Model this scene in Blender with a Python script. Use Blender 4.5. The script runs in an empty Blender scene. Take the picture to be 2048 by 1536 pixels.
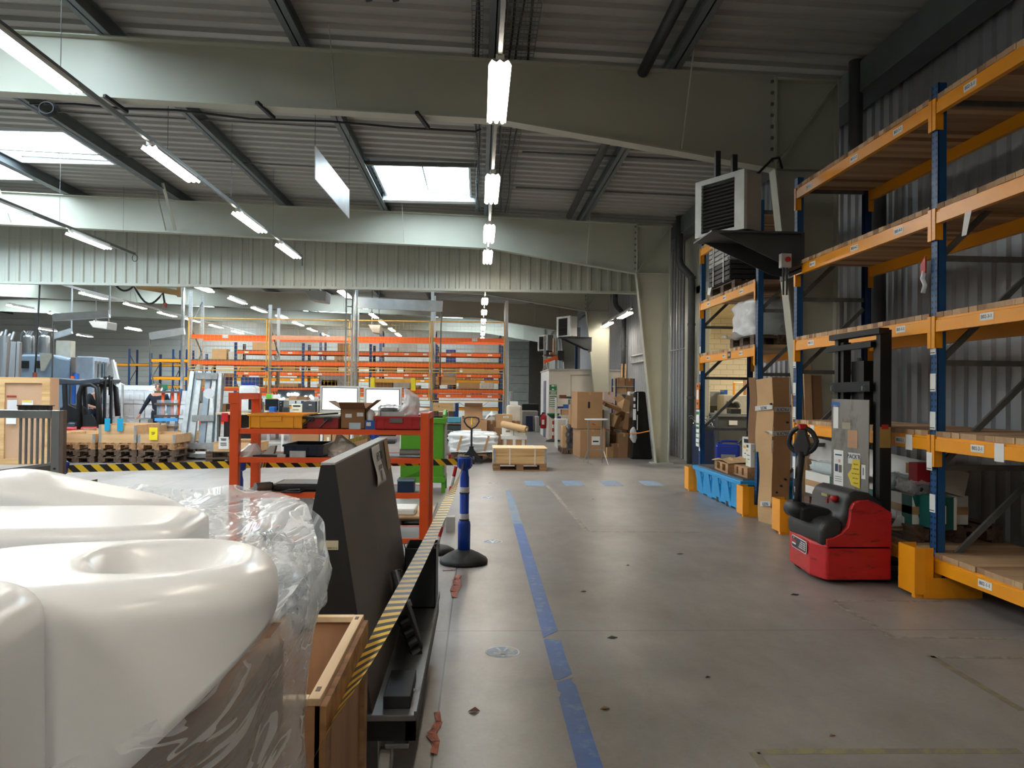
import bpy, bmesh, math, random
from mathutils import Vector, Matrix, Euler, noise
R = math.radians
random.seed(7)
SC = bpy.context.scene
COL = SC.collection

# ------------------------------------------------------------ camera, world, exposure
FPX, CAMH = 1540.0, 1.6
YAW = math.atan((1024-958)/FPX); ROLL = R(.6); PITCH = math.atan(17.7/FPX)
cam_d = bpy.data.cameras.new('camera'); cam = bpy.data.objects.new('camera', cam_d); COL.objects.link(cam)
cam_d.sensor_width = 36.0; cam_d.lens = FPX/2048*36.0; cam_d.clip_start = .05; cam_d.clip_end = 300
_f = Vector((math.sin(YAW)*math.cos(PITCH), math.cos(YAW)*math.cos(PITCH), math.sin(PITCH)))
_q = _f.to_track_quat('-Z', 'Y').to_matrix().to_4x4()
cam.matrix_world = Matrix.Translation((0, 0, CAMH)) @ _q @ Matrix.Rotation(ROLL, 4, 'Z')
SC.camera = cam
SC.view_settings.view_transform = 'Standard'; SC.view_settings.look = 'None'
SC.view_settings.gamma = 1.0; SC.view_settings.use_curve_mapping = False
SC.view_settings.exposure = 0.85
SKY_STRENGTH = 10.0
LAMP_STRENGTH = 24.0
world = bpy.data.worlds.new('overcast_sky'); SC.world = world; world.use_nodes = True
world.node_tree.nodes['Background'].inputs[0].default_value = (.72, .88, 1.0, 1)
world.node_tree.nodes['Background'].inputs[1].default_value = SKY_STRENGTH

def ray(px, py):
    u = (px-1024)/FPX; v = -(py-768)/FPX
    c, s = math.cos(ROLL), math.sin(ROLL)
    u2 = u*c - v*s; v2 = u*s + v*c
    cp, sp = math.cos(PITCH), math.sin(PITCH)
    y = cp - v2*sp; z = sp + v2*cp; x = u2
    cy, sy = math.cos(YAW), math.sin(YAW)
    return Vector((x*cy+y*sy, -x*sy+y*cy, z))
def at(px, py, Y):
    d = ray(px, py); return Vector((0, 0, CAMH)) + d*(Y/d.y)
def atx(px, py, X):
    d = ray(px, py); return Vector((0, 0, CAMH)) + d*(X/d.x)
def fl(px, py, z=0.0):
    d = ray(px, py); return Vector((0, 0, CAMH)) + d*((z-CAMH)/d.z)

# ------------------------------------------------------------ materials
def s2l(c): return tuple(((x/255/12.92) if x/255 <= .04045 else ((x/255+.055)/1.055)**2.4) for x in c)
MATS = {}
def mat(name, col, rough=.6, metal=0.0, var=.12, scale=4.0, stretch=(1,1,1), bump=0.0, bscale=60.0, spec=.5, col2=None, thr=None, emit=0.0, coat=0.0):
    """painted / raw surface: base colour with procedural variation, optional second colour in patches"""
    if name in MATS: return MATS[name]
    m = bpy.data.materials.new(name); m.use_nodes = True; nt = m.node_tree; N = nt.nodes; L = nt.links
    b = N['Principled BSDF']; b.inputs['Roughness'].default_value = rough; b.inputs['Metallic'].default_value = metal
    b.inputs['Specular IOR Level'].default_value = spec
    if coat: b.inputs['Coat Weight'].default_value = coat
    c = s2l(col); tc = N.new('ShaderNodeTexCoord'); mp = N.new('ShaderNodeMapping'); mp.inputs['Scale'].default_value = stretch
    L.new(tc.outputs['Object'], mp.inputs['Vector'])
    nz = N.new('ShaderNodeTexNoise'); nz.inputs['Scale'].default_value = scale; nz.inputs['Detail'].default_value = 5
    L.new(mp.outputs[0], nz.inputs['Vector'])
    rp = N.new('ShaderNodeValToRGB')
    lo = tuple(x*(1-var) for x in c)+(1,); hi = tuple(min(1, x*(1+var)) for x in c)+(1,)
    rp.color_ramp.elements[0].position = .3; rp.color_ramp.elements[0].color = lo
    rp.color_ramp.elements[1].position = .7; rp.color_ramp.elements[1].color = hi
    L.new(nz.outputs[0], rp.inputs[0]); out = rp.outputs[0]
    if col2:
        n2 = N.new('ShaderNodeTexNoise'); n2.inputs['Scale'].default_value = scale*1.7; n2.inputs['Detail'].default_value = 8; n2.inputs['Roughness'].default_value = .65
        mp2 = N.new('ShaderNodeMapping'); mp2.inputs['Location'].default_value = (3, 7, 1); mp2.inputs['Scale'].default_value = stretch
        L.new(tc.outputs['Object'], mp2.inputs['Vector']); L.new(mp2.outputs[0], n2.inputs['Vector'])
        r2 = N.new('ShaderNodeValToRGB'); t = thr if thr else .6
        r2.color_ramp.elements[0].position = t-.04; r2.color_ramp.elements[0].color = (0,0,0,1)
        r2.color_ramp.elements[1].position = t+.08; r2.color_ramp.elements[1].color = (1,1,1,1)
        L.new(n2.outputs[0], r2.inputs[0]); mx = N.new('ShaderNodeMix'); mx.data_type = 'RGBA'
        L.new(r2.outputs[0], mx.inputs[0]); L.new(out, mx.inputs[6]); mx.inputs[7].default_value = s2l(col2)+(1,); out = mx.outputs[2]
    L.new(out, b.inputs['Base Color'])
    if bump:
        n3 = N.new('ShaderNodeTexNoise'); n3.inputs['Scale'].default_value = bscale; n3.inputs['Detail'].default_value = 3
        L.new(mp.outputs[0], n3.inputs['Vector']); bp = N.new('ShaderNodeBump'); bp.inputs['Strength'].default_value = bump; bp.inputs['Distance'].default_value = .01
        L.new(n3.outputs[0], bp.inputs['Height']); L.new(bp.outputs[0], b.inputs['Normal'])
    if emit:
        b.inputs['Emission Color'].default_value = c+(1,); b.inputs['Emission Strength'].default_value = emit
    MATS[name] = m; return m

def math_node(nt, op, a, b=None, c=None):
    n = nt.nodes.new('ShaderNodeMath'); n.operation = op
    for i, v in enumerate((a, b, c)):
        if v is None: continue
        if isinstance(v, (int, float)): n.inputs[i].default_value = v
        else: nt.links.new(v, n.inputs[i])
    return n.outputs[0]

def wood(name, c1, c2, axis=0, ring=18.0, rough=.65, knots=True):
    """sawn timber with grain running along axis"""
    m = bpy.data.materials.new(name); m.use_nodes = True; nt = m.node_tree; N = nt.nodes; L = nt.links; b = N['Principled BSDF']
    b.inputs['Roughness'].default_value = rough
    tc = N.new('ShaderNodeTexCoord'); mp = N.new('ShaderNodeMapping'); s = [ring, ring, ring]; s[axis] = ring*.06
    mp.inputs['Scale'].default_value = s; L.new(tc.outputs['Object'], mp.inputs['Vector'])
    nz = N.new('ShaderNodeTexNoise'); nz.inputs['Scale'].default_value = 1.0; nz.inputs['Detail'].default_value = 6; nz.inputs['Distortion'].default_value = .6
    L.new(mp.outputs[0], nz.inputs['Vector']); rp = N.new('ShaderNodeValToRGB')
    rp.color_ramp.elements[0].position = .32; rp.color_ramp.elements[0].color = s2l(c2)+(1,)
    rp.color_ramp.elements[1].position = .62; rp.color_ramp.elements[1].color = s2l(c1)+(1,)
    L.new(nz.outputs[0], rp.inputs[0]); out = rp.outputs[0]
    if knots:
        v = N.new('ShaderNodeTexVoronoi'); v.inputs['Scale'].default_value = 3.2; L.new(tc.outputs['Object'], v.inputs['Vector'])
        k = math_node(nt, 'LESS_THAN', v.outputs['Distance'], .055); mx = N.new('ShaderNodeMix'); mx.data_type = 'RGBA'
        L.new(k, mx.inputs[0]); L.new(out, mx.inputs[6]); mx.inputs[7].default_value = tuple(x*.35 for x in s2l(c2))+(1,); out = mx.outputs[2]
    L.new(out, b.inputs['Base Color']); bp = N.new('ShaderNodeBump'); bp.inputs['Strength'].default_value = .15; bp.inputs['Distance'].default_value = .005
    L.new(nz.outputs[0], bp.inputs['Height']); L.new(bp.outputs[0], b.inputs['Normal'])
    MATS[name] = m; return m

def emis(name, col, strength):
    m = bpy.data.materials.new(name); m.use_nodes = True; N = m.node_tree.nodes; b = N['Principled BSDF']
    b.inputs['Base Color'].default_value = (.8, .8, .8, 1); b.inputs['Emission Color'].default_value = tuple(col)+(1,); b.inputs['Emission Strength'].default_value = strength
    MATS[name] = m; return m

def film(name, alpha=.35, bump=.6, scale=9.0, col=(.92,.95,.97), stretch=(1,1,1), rough=.12, dist=.02, rot=(0,0,0), distort=2.2, glint=0.0):
    """clear crinkled plastic film"""
    m = bpy.data.materials.new(name); m.use_nodes = True; nt = m.node_tree; N = nt.nodes; L = nt.links
    b = N['Principled BSDF']; b.inputs['Base Color'].default_value = col+(1,); b.inputs['Roughness'].default_value = rough; b.inputs['Specular IOR Level'].default_value = 1.0
    tc = N.new('ShaderNodeTexCoord'); mp = N.new('ShaderNodeMapping'); mp.inputs['Scale'].default_value = stretch; mp.vector_type = 'TEXTURE' if False else 'POINT'
    if rot != (0,0,0):
        m0 = N.new('ShaderNodeMapping'); m0.inputs['Rotation'].default_value = rot; L.new(tc.outputs['Object'], m0.inputs['Vector']); L.new(m0.outputs[0], mp.inputs['Vector'])
    else: L.new(tc.outputs['Object'], mp.inputs['Vector'])
    nz = N.new('ShaderNodeTexNoise'); nz.inputs['Scale'].default_value = scale; nz.inputs['Detail'].default_value = 3; nz.inputs['Distortion'].default_value = distort
    L.new(mp.outputs[0], nz.inputs['Vector'])
    rid = math_node(nt, 'ABSOLUTE', math_node(nt, 'SUBTRACT', nz.outputs[0], .5))
    bp = N.new('ShaderNodeBump'); bp.inputs['Strength'].default_value = bump; bp.inputs['Distance'].default_value = dist
    L.new(rid, bp.inputs['Height']); L.new(bp.outputs[0], b.inputs['Normal'])
    lw = N.new('ShaderNodeLayerWeight'); lw.inputs[0].default_value = .35; L.new(bp.outputs[0], lw.inputs['Normal'])
    tr = N.new('ShaderNodeBsdfTransparent'); tr.inputs[0].default_value = (.97,.98,.99,1); mx = N.new('ShaderNodeMixShader')
    f = math_node(nt, 'ADD', alpha, math_node(nt, 'MULTIPLY', lw.outputs['Facing'], .5))
    if glint: f = math_node(nt, 'ADD', f, math_node(nt, 'MULTIPLY', math_node(nt, 'LESS_THAN', rid, .016), glint))  # specular highlights along the folds, painted as whiter, more opaque lines
    f = math_node(nt, 'MINIMUM', f, .95)
    L.new(f, mx.inputs[0]); L.new(tr.outputs[0], mx.inputs[1]); L.new(b.outputs[0], mx.inputs[2]); L.new(mx.outputs[0], N['Material Output'].inputs[0])
    MATS[name] = m; return m

# ------------------------------------------------------------ mesh builder
WM = {}          # world matrices of empties / parents
def wm(o): return WM.get(o.name, Matrix.Identity(4))
class MB:
    def __init__(s): s.v = []; s.f = []; s.M = Matrix.Identity(4); s.sm = False
    def add(s, vs, fs):
        n = len(s.v); s.v += [s.M @ Vector(p) for p in vs]; s.f += [tuple(i+n for i in f) for f in fs]; return s
    def box(s, x0, y0, z0, x1, y1, z1):
        if x0 > x1: x0, x1 = x1, x0
        if y0 > y1: y0, y1 = y1, y0
        if z0 > z1: z0, z1 = z1, z0
        return s.add([(x0,y0,z0),(x1,y0,z0),(x1,y1,z0),(x0,y1,z0),(x0,y0,z1),(x1,y0,z1),(x1,y1,z1),(x0,y1,z1)],
                     [(0,3,2,1),(4,5,6,7),(0,1,5,4),(1,2,6,5),(2,3,7,6),(3,0,4,7)])
    def cbox(s, c, d, rot=None):
        old = s.M; s.M = old @ Matrix.Translation(c) @ (rot.to_matrix().to_4x4() if rot else Matrix.Identity(4))
        s.box(-d[0]/2,-d[1]/2,-d[2]/2,d[0]/2,d[1]/2,d[2]/2); s.M = old; return s
    def cyl(s, p0, p1, r, n=12, r2=None, cap=True):
        p0 = Vector(p0); p1 = Vector(p1); r2 = r if r2 is None else r2
        d = (p1-p0).normalized(); a = d.orthogonal().normalized(); b = d.cross(a); vs = []
        for p, rr in ((p0, r), (p1, r2)):
            for i in range(n):
                t = 2*math.pi*i/n; vs.append(p + a*math.cos(t)*rr + b*math.sin(t)*rr)
        fs = [(i, (i+1) % n, n+(i+1) % n, n+i) for i in range(n)]
        if cap: fs += [tuple(range(n-1, -1, -1)), tuple(range(n, 2*n))]
        return s.add(vs, fs)
    def bar(s, p0, p1, w, h, up=(0,0,1)):
        """rectangular bar from p0 to p1; w across, h along up"""
        p0 = Vector(p0); p1 = Vector(p1); d = (p1-p0).normalized(); u = Vector(up)
        a = d.cross(u)
        if a.length < 1e-4: a = d.cross(Vector((1,0,0)))
        a.normalize(); u = a.cross(d).normalized(); vs = []
        for p in (p0, p1):
            for i, j in ((-1,-1),(1,-1),(1,1),(-1,1)): vs.append(p + a*(w/2*i) + u*(h/2*j))
        return s.add(vs, [(0,1,2,3),(7,6,5,4),(0,4,5,1),(1,5,6,2),(2,6,7,3),(3,7,4,0)])
    def tube(s, pts, r, n=8, closed=False):
        pts = [Vector(p) for p in pts]; m = len(pts); vs = []; a = None
        for i, p in enumerate(pts):
            if closed: d = pts[(i+1) % m]-pts[i-1]
            else: d = pts[min(i+1, m-1)]-pts[max(i-1, 0)]
            d.normalize()
            if a is None: a = d.orthogonal().normalized()
            else: a = (a - d*a.dot(d)).normalized()
            b = d.cross(a)
            for k in range(n):
                t = 2*math.pi*k/n; vs.append(p + a*math.cos(t)*r + b*math.sin(t)*r)
        fs = []
        for i in range(m if closed else m-1):
            j = (i+1) % m
            for k in range(n): fs.append((i*n+k, i*n+(k+1) % n, j*n+(k+1) % n, j*n+k))
        if not closed: fs += [tuple(range(n-1,-1,-1)), tuple(range((m-1)*n, m*n))]
        return s.add(vs, fs)
    def prism(s, poly, ax, a0, a1):
        """poly: 2D points; ax: extrusion axis 0/1/2 ; other two axes in order"""
        def P(u, v, w):
            return {0: (w,u,v), 1: (u,w,v), 2: (u,v,w)}[ax]
        n = len(poly); vs = [P(u, v, a0) for u, v in poly]+[P(u, v, a1) for u, v in poly]
        fs = [(i, (i+1) % n, n+(i+1) % n, n+i) for i in range(n)]+[tuple(range(n-1,-1,-1)), tuple(range(n, 2*n))]
        return s.add(vs, fs)
    def lathe(s, prof, c=(0,0,0), n=24):
        vs = []; m = len(prof); c = Vector(c)
        for r, z in prof:
            for k in range(n):
                t = 2*math.pi*k/n; vs.append(c+Vector((r*math.cos(t), r*math.sin(t), z)))
        fs = []
        for i in range(m-1):
            for k in range(n): fs.append((i*n+k, i*n+(k+1) % n, (i+1)*n+(k+1) % n, (i+1)*n+k))
        fs += [tuple(range(n-1,-1,-1)), tuple(range((m-1)*n, m*n))]
        return s.add(vs, fs)
    def quad(s, *p): return s.add(p, [tuple(range(len(p)))])
    def grid(s, fn, nu, nv, th=0.0):
        vs = []; fs = []
        for i in range(nu+1):
            for j in range(nv+1): vs.append(Vector(fn(i/nu, j/nv)))
        for i in range(nu):
            for j in range(nv):
                a = i*(nv+1)+j; fs.append((a, a+nv+1, a+nv+2, a+1))
        return s.add(vs, fs)
    def build(s, name, m, parent=None, smooth=False, bevel=0.0, world=False, subsurf=0, solid=0.0, seg=2):
        vs = s.v
        if parent is not None and world:
            inv = wm(parent).inverted(); vs = [inv @ p for p in vs]
        org = None
        if parent is None:
            xs = [p.x for p in vs]; ys = [p.y for p in vs]; zs = [p.z for p in vs]
            org = Vector(((min(xs)+max(xs))/2, (min(ys)+max(ys))/2, min(zs))); vs = [p-org for p in vs]
        me = bpy.data.meshes.new(name); me.from_pydata([tuple(p) for p in vs], [], s.f); me.update()
        bm = bmesh.new(); bm.from_mesh(me); bmesh.ops.recalc_face_normals(bm, faces=bm.faces); bm.to_mesh(me); bm.free()
        if m: me.materials.append(m)
        if smooth:
            for p in me.polygons: p.use_smooth = True
        o = bpy.data.objects.new(name, me); COL.objects.link(o)
        if parent is not None: o.parent = parent; WM[o.name] = wm(parent).copy()
        else: o.location = org; WM[o.name] = Matrix.Translation(org)
        if solid: md = o.modifiers.new('s', 'SOLIDIFY'); md.thickness = solid; md.offset = 0
        if bevel: md = o.modifiers.new('b', 'BEVEL'); md.width = bevel; md.segments = seg; md.limit_method = 'ANGLE'; md.angle_limit = R(35)
        if subsurf: md = o.modifiers.new('u', 'SUBSURF'); md.levels = subsurf; md.render_levels = subsurf
        return o
def tag(o, label=None, cat=None, group=None, kind=None):
    if label: o['label'] = label
    if cat: o['category'] = cat
    if group: o['group'] = group
    if kind: o['kind'] = kind
    return o
def thing(name, label, cat, loc=(0,0,0), rz=0.0, group=None):
    o = bpy.data.objects.new(name, None); COL.objects.link(o); o.empty_display_size = .1
    o.location = loc; o.rotation_euler = (0, 0, rz)
    WM[o.name] = Matrix.Translation(loc) @ Matrix.Rotation(rz, 4, 'Z')
    return tag(o, label, cat, group)
def struct(name, mb, m, smooth=False):
    o = mb.build(name, m, smooth=smooth); o['kind'] = 'structure'; return o
CH = {}
def copy_tree(o, loc=None, rz=None, label=None, group=None, parent=None, rot=None):
    c = o.copy(); COL.objects.link(c)
    if parent is not None: c.parent = parent
    if loc is not None: c.location = loc
    if rz is not None: c.rotation_euler = (0, 0, rz)
    if rot is not None: c.rotation_euler = rot
    if label: c['label'] = label
    if group: c['group'] = group
    if parent is None: WM[c.name] = Matrix.Translation(c.location) @ c.rotation_euler.to_matrix().to_4x4()
    else: WM[c.name] = wm(parent).copy()
    for ch in o.children: copy_tree(ch, parent=c)
    return c
_txt = {}
def text(body, name, m, parent, M, h, world=True, sx=1.0, al='CENTER', ext=.0006, bold=False):
    """lettering: flat on local XY of matrix M, height h"""
    cu = bpy.data.curves.new('t', 'FONT'); cu.body = body; cu.align_x = al; cu.align_y = 'CENTER'; cu.size = h*1.38; cu.extrude = ext
    if bold: cu.offset = h*.018
    cu.resolution_u = 2
    o = bpy.data.objects.new('t', cu); me = bpy.data.meshes.new_from_object(o)
    M = M @ Matrix.Diagonal((sx, 1, 1, 1)); M2 = (wm(parent).inverted() @ M) if (world and parent is not None) else M
    me.transform(M2); me.materials.clear(); me.materials.append(m); me.name = name
    bpy.data.objects.remove(o); bpy.data.curves.remove(cu)
    t = bpy.data.objects.new(name, me); COL.objects.link(t)
    if parent is not None: t.parent = parent
    return t
def frame(o, xd, yd):
    """matrix with x axis xd, y axis yd, at o"""
    x = Vector(xd).normalized(); y = Vector(yd); z = x.cross(y).normalized(); y = z.cross(x)
    M = Matrix.Identity(4)
    for i in range(3): M[i][0] = x[i]; M[i][1] = y[i]; M[i][2] = z[i]; M[i][3] = o[i]
    return M

# common materials
ORANGE = mat('yellow_orange_beam_paint', (238,156,24), .32, var=.06, scale=2, col2=(150,96,30), thr=.74)
BLUE = mat('blue_upright_paint', (14,62,112), .42, var=.08)
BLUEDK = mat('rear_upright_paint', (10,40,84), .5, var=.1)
GREYBR = mat('galvanised_brace', (108,108,104), .5, metal=.4, var=.15, scale=12)
GALV = mat('galvanised_steel', (178,184,186), .38, metal=.75, var=.18, scale=9, bump=.05)
STEEL = mat('brushed_steel', (152,154,155), .35, metal=.8, var=.12, scale=6, stretch=(1,1,.15))
CREAM = mat('cream_steel_paint', (172,172,156), .5, var=.05, scale=1.2)
PURL = mat('grey_purlin_paint', (96,102,104), .5, metal=.2, var=.12, scale=3)
DARK = mat('black_plastic', (24,25,28), .5, var=.2, scale=5)
RUBBER = mat('black_rubber', (28,28,29), .6, var=.15, scale=6, bump=.1, bscale=40)
WHITE = mat('white_paint', (225,226,226), .5, var=.03)
PAPER = mat('white_paper', (224,224,220), .7, var=.03)
INK = mat('black_ink', (18,20,24), .6, var=.05)
INKB = mat('blue_ink', (24,62,104), .6, var=.05)
CARD = mat('brown_cardboard', (166,126,88), .8, var=.07, scale=2.5, bump=.05, bscale=200)
CARD2 = mat('dark_brown_cardboard', (136,100,68), .8, var=.08, scale=2.5)
CARD3 = mat('pale_cardboard', (190,154,110), .8, var=.07, scale=2.5)
CARDW = mat('white_cardboard', (214,212,206), .7, var=.04, scale=3)
TAPEC = mat('packing_tape', (178,140,98), .3, var=.05)
PWOOD = wood('pallet_wood', (176,134,92), (128,92,60), 0, 14)
PWOODD = wood('weathered_shaded_pallet_wood', (104,82,64), (58,42,34), 0, 14)  # colour also darkened for the shade in gaps between stacked pallets
PINE = wood('pine_board', (214,176,124), (184,142,92), 0, 10)
PLY = wood('plywood_panel', (196,158,118), (176,138,100), 2, 5, knots=False)
RED = mat('red_plastic', (176,22,26), .4, var=.07)
ORNG2 = mat('red_orange_rack_paint', (226,84,26), .42, var=.06)
GREEN = mat('green_paint', (74,146,20), .45, var=.06)
FILM = film('stretch_film', .16, .5, 14)
FILMW = film('milky_stretch_film', .42, .5, 16)
FILMB = film('bubble_wrap', .5, .8, 60, col=(.75,.85,.86), rough=.2)
# ------------------------------------------------------------ the setting
def zt(X): return 5.55 + .031*(3.62-X) if X > -24 else 5.55+.031*27.62-.031*(-24-X)   # underside of purlins
FR = [-7.3, 1.05, 9.4, 17.75, 26.1, 34.45, 42.8]
XL, XR, YB, YF = -34.0, 5.12, -9.0, 50.0
def floor_mat():
    m = bpy.data.materials.new('polished_concrete'); m.use_nodes = True; nt = m.node_tree; N = nt.nodes; L = nt.links; b = N['Principled BSDF']
    g = N.new('ShaderNodeNewGeometry'); sp = N.new('ShaderNodeSeparateXYZ'); L.new(g.outputs['Position'], sp.inputs[0]); X, Y = sp.outputs[0], sp.outputs[1]
    def nz(s, d=6, r=.6, st=(1,1,1), dist=0):
        mp = N.new('ShaderNodeMapping'); mp.inputs['Scale'].default_value = st; L.new(g.outputs['Position'], mp.inputs[0])
        n = N.new('ShaderNodeTexNoise'); n.inputs['Scale'].default_value = s; n.inputs['Detail'].default_value = d; n.inputs['Roughness'].default_value = r; n.inputs['Distortion'].default_value = dist
        L.new(mp.outputs[0], n.inputs['Vector']); return n.outputs[0]
    n1 = nz(.55, 8, .6, dist=.4); n2 = nz(3.0, 8, .7, (1,.5,1)); n3 = nz(40, 4, .7)
    s = math_node(nt, 'ADD', math_node(nt, 'MULTIPLY', n1, .5), math_node(nt, 'ADD', math_node(nt, 'MULTIPLY', n2, .38), math_node(nt, 'MULTIPLY', n3, .12)))
    rp = N.new('ShaderNodeValToRGB'); L.new(s, rp.inputs[0]); e = rp.color_ramp.elements
    e[0].position = .34; e[0].color = s2l((104,99,95))+(1,); e[1].position = .66; e[1].color = s2l((150,145,140))+(1,)
    # saw-cut joints
    def line(c, v, w): return math_node(nt, 'LESS_THAN', math_node(nt, 'ABSOLUTE', math_node(nt, 'SUBTRACT', c, v)), w)
    j = line(X, -.185, .005)
    for v in (1.1, 5.19, 9.27, 14.25, 19.2, 24.3): j = math_node(nt, 'MAXIMUM', j, line(Y, v, .004 if v < 10 else .006))
    for v in (-5.2, -10.2, -15.2): j = math_node(nt, 'MAXIMUM', j, line(X, v, .006))
    mx = N.new('ShaderNodeMix'); mx.data_type = 'RGBA'; L.new(j, mx.inputs[0]); L.new(rp.outputs[0], mx.inputs[6]); mx.inputs[7].default_value = s2l((62,58,54))+(1,)
    L.new(mx.outputs[2], b.inputs['Base Color'])
    b.inputs['Roughness'].default_value = .36; b.inputs['Specular IOR Level'].default_value = .45
    return m
struct('floor', MB().box(XL, YB, -.2, 17, YF, 0), floor_mat())

ROOFM = mat('roof_deck_sheet', (160,157,150), .55, metal=.0, var=.06, scale=1.0, stretch=(.3,2,1))
WALLM = mat('wall_cladding_sheet', (158,160,164), .45, metal=.35, var=.06, scale=1.5)
WALLW = mat('lintel_cladding_sheet', (172,174,162), .5, var=.04, scale=1.5)
SIDING = mat('grey_siding', (206,206,198), .6, var=.03, scale=1)
# skylight openings: x0, x1, y0, y1
SKY = [(-9,-7,-2.5,.6), (-2.05,-.25,14.5,17.0), (-9.2,-7.4,13.9,15.8), (-11.7,-9.5,13.2,17.4), (-7.0,-4.6,5.4,8.35), (-16.6,-12.1,13.2,17.4), (-13.5,-10.5,8.0,11.0),  # first opening, unseen behind the viewer, is added for its light
       (-9.6,-7.2,22.0,24.9), (-15.4,-12.6,21.6,24.8), (-4.2,-2.1,22.6,24.8), (-7.0,-4.7,30.6,33.4), (-15.2,-12.6,30.6,33.4), (-2.1,1.6,38.6,41.6), (-11,-8.5,38.6,41.4),
       (-10,-7.4,44,47.5), (-17,-14.5,44.5,48), (-3,-1,44.5,47.5), (-26,-23,38,42), (-22,-19.4,24,28), (-22,-19.4,33,37), (-20,-17.5,14,17), (-16,-13.8,38,41)]  # far-end openings in this row are added to brighten the far wall
def roof():
    mb = MB(); per = .30; prof = []; y = YB
    while y < YF+.3:
        prof += [(y, 0), (y+.12, 0), (y+.145, .05), (y+.275, .05)]; y += per
    def ZX(x): return zt(x)+.24
    for (ya, za), (yb, zb) in zip(prof[:-1], prof[1:]):
        ym = (ya+yb)/2; cuts = sorted([(a, b) for a, b, c, d in SKY if c <= ym <= d]); x = XL; iv = []
        for a, b in cuts: iv.append((x, a)); x = b
        iv.append((x, XR+.2))
        for a, b in iv:
            for p, q in ((a, b),) if not (a < -24 < b) else ((a, -24), (-24, b)):
                mb.add([(p,ya,ZX(p)+za),(q,ya,ZX(q)+za),(q,yb,ZX(q)+zb),(p,yb,ZX(p)+zb)], [(0,1,2,3)])
    return mb
tag(roof().build('ceiling', ROOFM), kind='structure')
struct('ceiling_annex', MB().box(XR+.2, 8, 4.6, 17, 30, 4.8), mat('annex_ceiling_sheet', (214,200,160), .7))
KERB = mat('skylight_kerb', (214,220,222), .5, var=.03)
GLZ = None
def skylight(i, x0, x1, y0, y1):
    z0 = zt((x0+x1)/2)+.2; t = .04; h = .14
    mb = MB()
    mb.box(x0-t, y0-t, z0, x0, y1+t, z0+h); mb.box(x1, y0-t, z0, x1+t, y1+t, z0+h); mb.box(x0, y0-t, z0, x1, y0, z0+h); mb.box(x0, y1, z0, x1, y1+t, z0+h)
    xm = (x0+x1)/2; mb.box(xm-.015, y0, z0+h-.05, xm+.015, y1, z0+h)
    o = tag(mb.build('window_%d' % (i+1), KERB), kind='structure')
    d = bpy.data.lights.new('skylight_portal', 'AREA'); d.shape = 'RECTANGLE'; d.size = x1-x0; d.size_y = y1-y0; d.cycles.is_portal = True
    p = bpy.data.objects.new('skylight_portal', d); COL.objects.link(p); p.location = (xm, (y0+y1)/2, z0+h+.02)
for i, s in enumerate(SKY): skylight(i, *s)

def corr_wall_x(X, y0, y1, z0, z1, per=.215, dep=.035, side=-1):
    """vertical-rib cladding on a plane of constant X"""
    mb = MB(); y = y0; pts = []
    while y < y1:
        for dy, dx in ((0, 0), (per*.38, 0), (per*.48, dep), (per*.90, dep)):
            if y+dy < y1: pts.append((y+dy, dx))
        y += per
    pts.append((y1, pts[-1][1]))
    for (ya, a), (yb, b) in zip(pts[:-1], pts[1:]):
        mb.add([(X+side*a,ya,z0),(X+side*b,yb,z0),(X+side*b,yb,z1),(X+side*a,ya,z1)], [(0,1,2,3)])
    return mb
def corr_wall_y(Y, x0, x1, z0, z1f, per=.25, dep=.035):
    mb = MB(); x = x0; pts = []
    while x < x1:
        for dx, dy in ((0, 0), (per*.55, 0), (per*.65, dep), (per*.90, dep)):
            if x+dx < x1: pts.append((x+dx, dy))
        x += per
    pts.append((x1, pts[-1][1]))
    for (xa, a), (xb, b) in zip(pts[:-1], pts[1:]):
        mb.add([(xa,Y-a,z0),(xb,Y-b,z0),(xb,Y-b,z1f(xb)),(xa,Y-a,z1f(xa))], [(0,1,2,3)])
    return mb
# right wall: nearer part, lintel over the opening into the next room, further part
w = corr_wall_x(XR, YB, 13.9, 0, 5.9); w2 = corr_wall_x(XR, 13.9, 17.4, 4.0, 5.9); w3 = corr_wall_x(XR, 17.4, YF, 0, 5.9)
struct('wall_right', w, WALLM); struct('wall_right_lintel', w2, WALLM); struct('wall_right_far', w3, WALLM)
struct('trim_1', MB().box(XR-.08, 13.75, 0, XR+.14, 13.95, 4.1).box(XR-.08, 17.40, 0, XR+.14, 18.72, 5.6).box(XR-.08, 13.75, 3.95, XR+.14, 17.75, 4.12), CREAM)
tag(corr_wall_y(18.9, XL, 4.4, 4.13, lambda x: zt(x)+.24).build('wall_partition', WALLW), kind='structure')
struct('trim_2', MB().box(XL, 18.85, 4.08, 4.5, 18.97, 4.14), WALLW)
# far wall with horizontal siding, rear wall, left wall
def siding():
    mb = MB(); z = 0
    while z < 6.6:
        mb.add([(XL,YF,z),(XR+.1,YF,z),(XR+.1,YF-.0,z+.36),(XL,YF,z+.36),(XL,YF+.03,z+.37),(XR+.1,YF+.03,z+.37),(XL,YF+.03,z+.40),(XR+.1,YF+.03,z+.40)], [(0,1,2,3),(3,2,5,4),(4,5,7,6)]); z += .40
    mb.box(XL, YF+.05, 0, XR+.2, YF+.2, 6.8); return mb
struct('wall_far', siding(), SIDING)
struct('wall_rear', MB().box(XL, YB-.2, 0, 17, YB, 6.8), SIDING)
struct('wall_left', MB().box(XL-.2, YB, 0, XL, YF, 6.8), SIDING)
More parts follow.
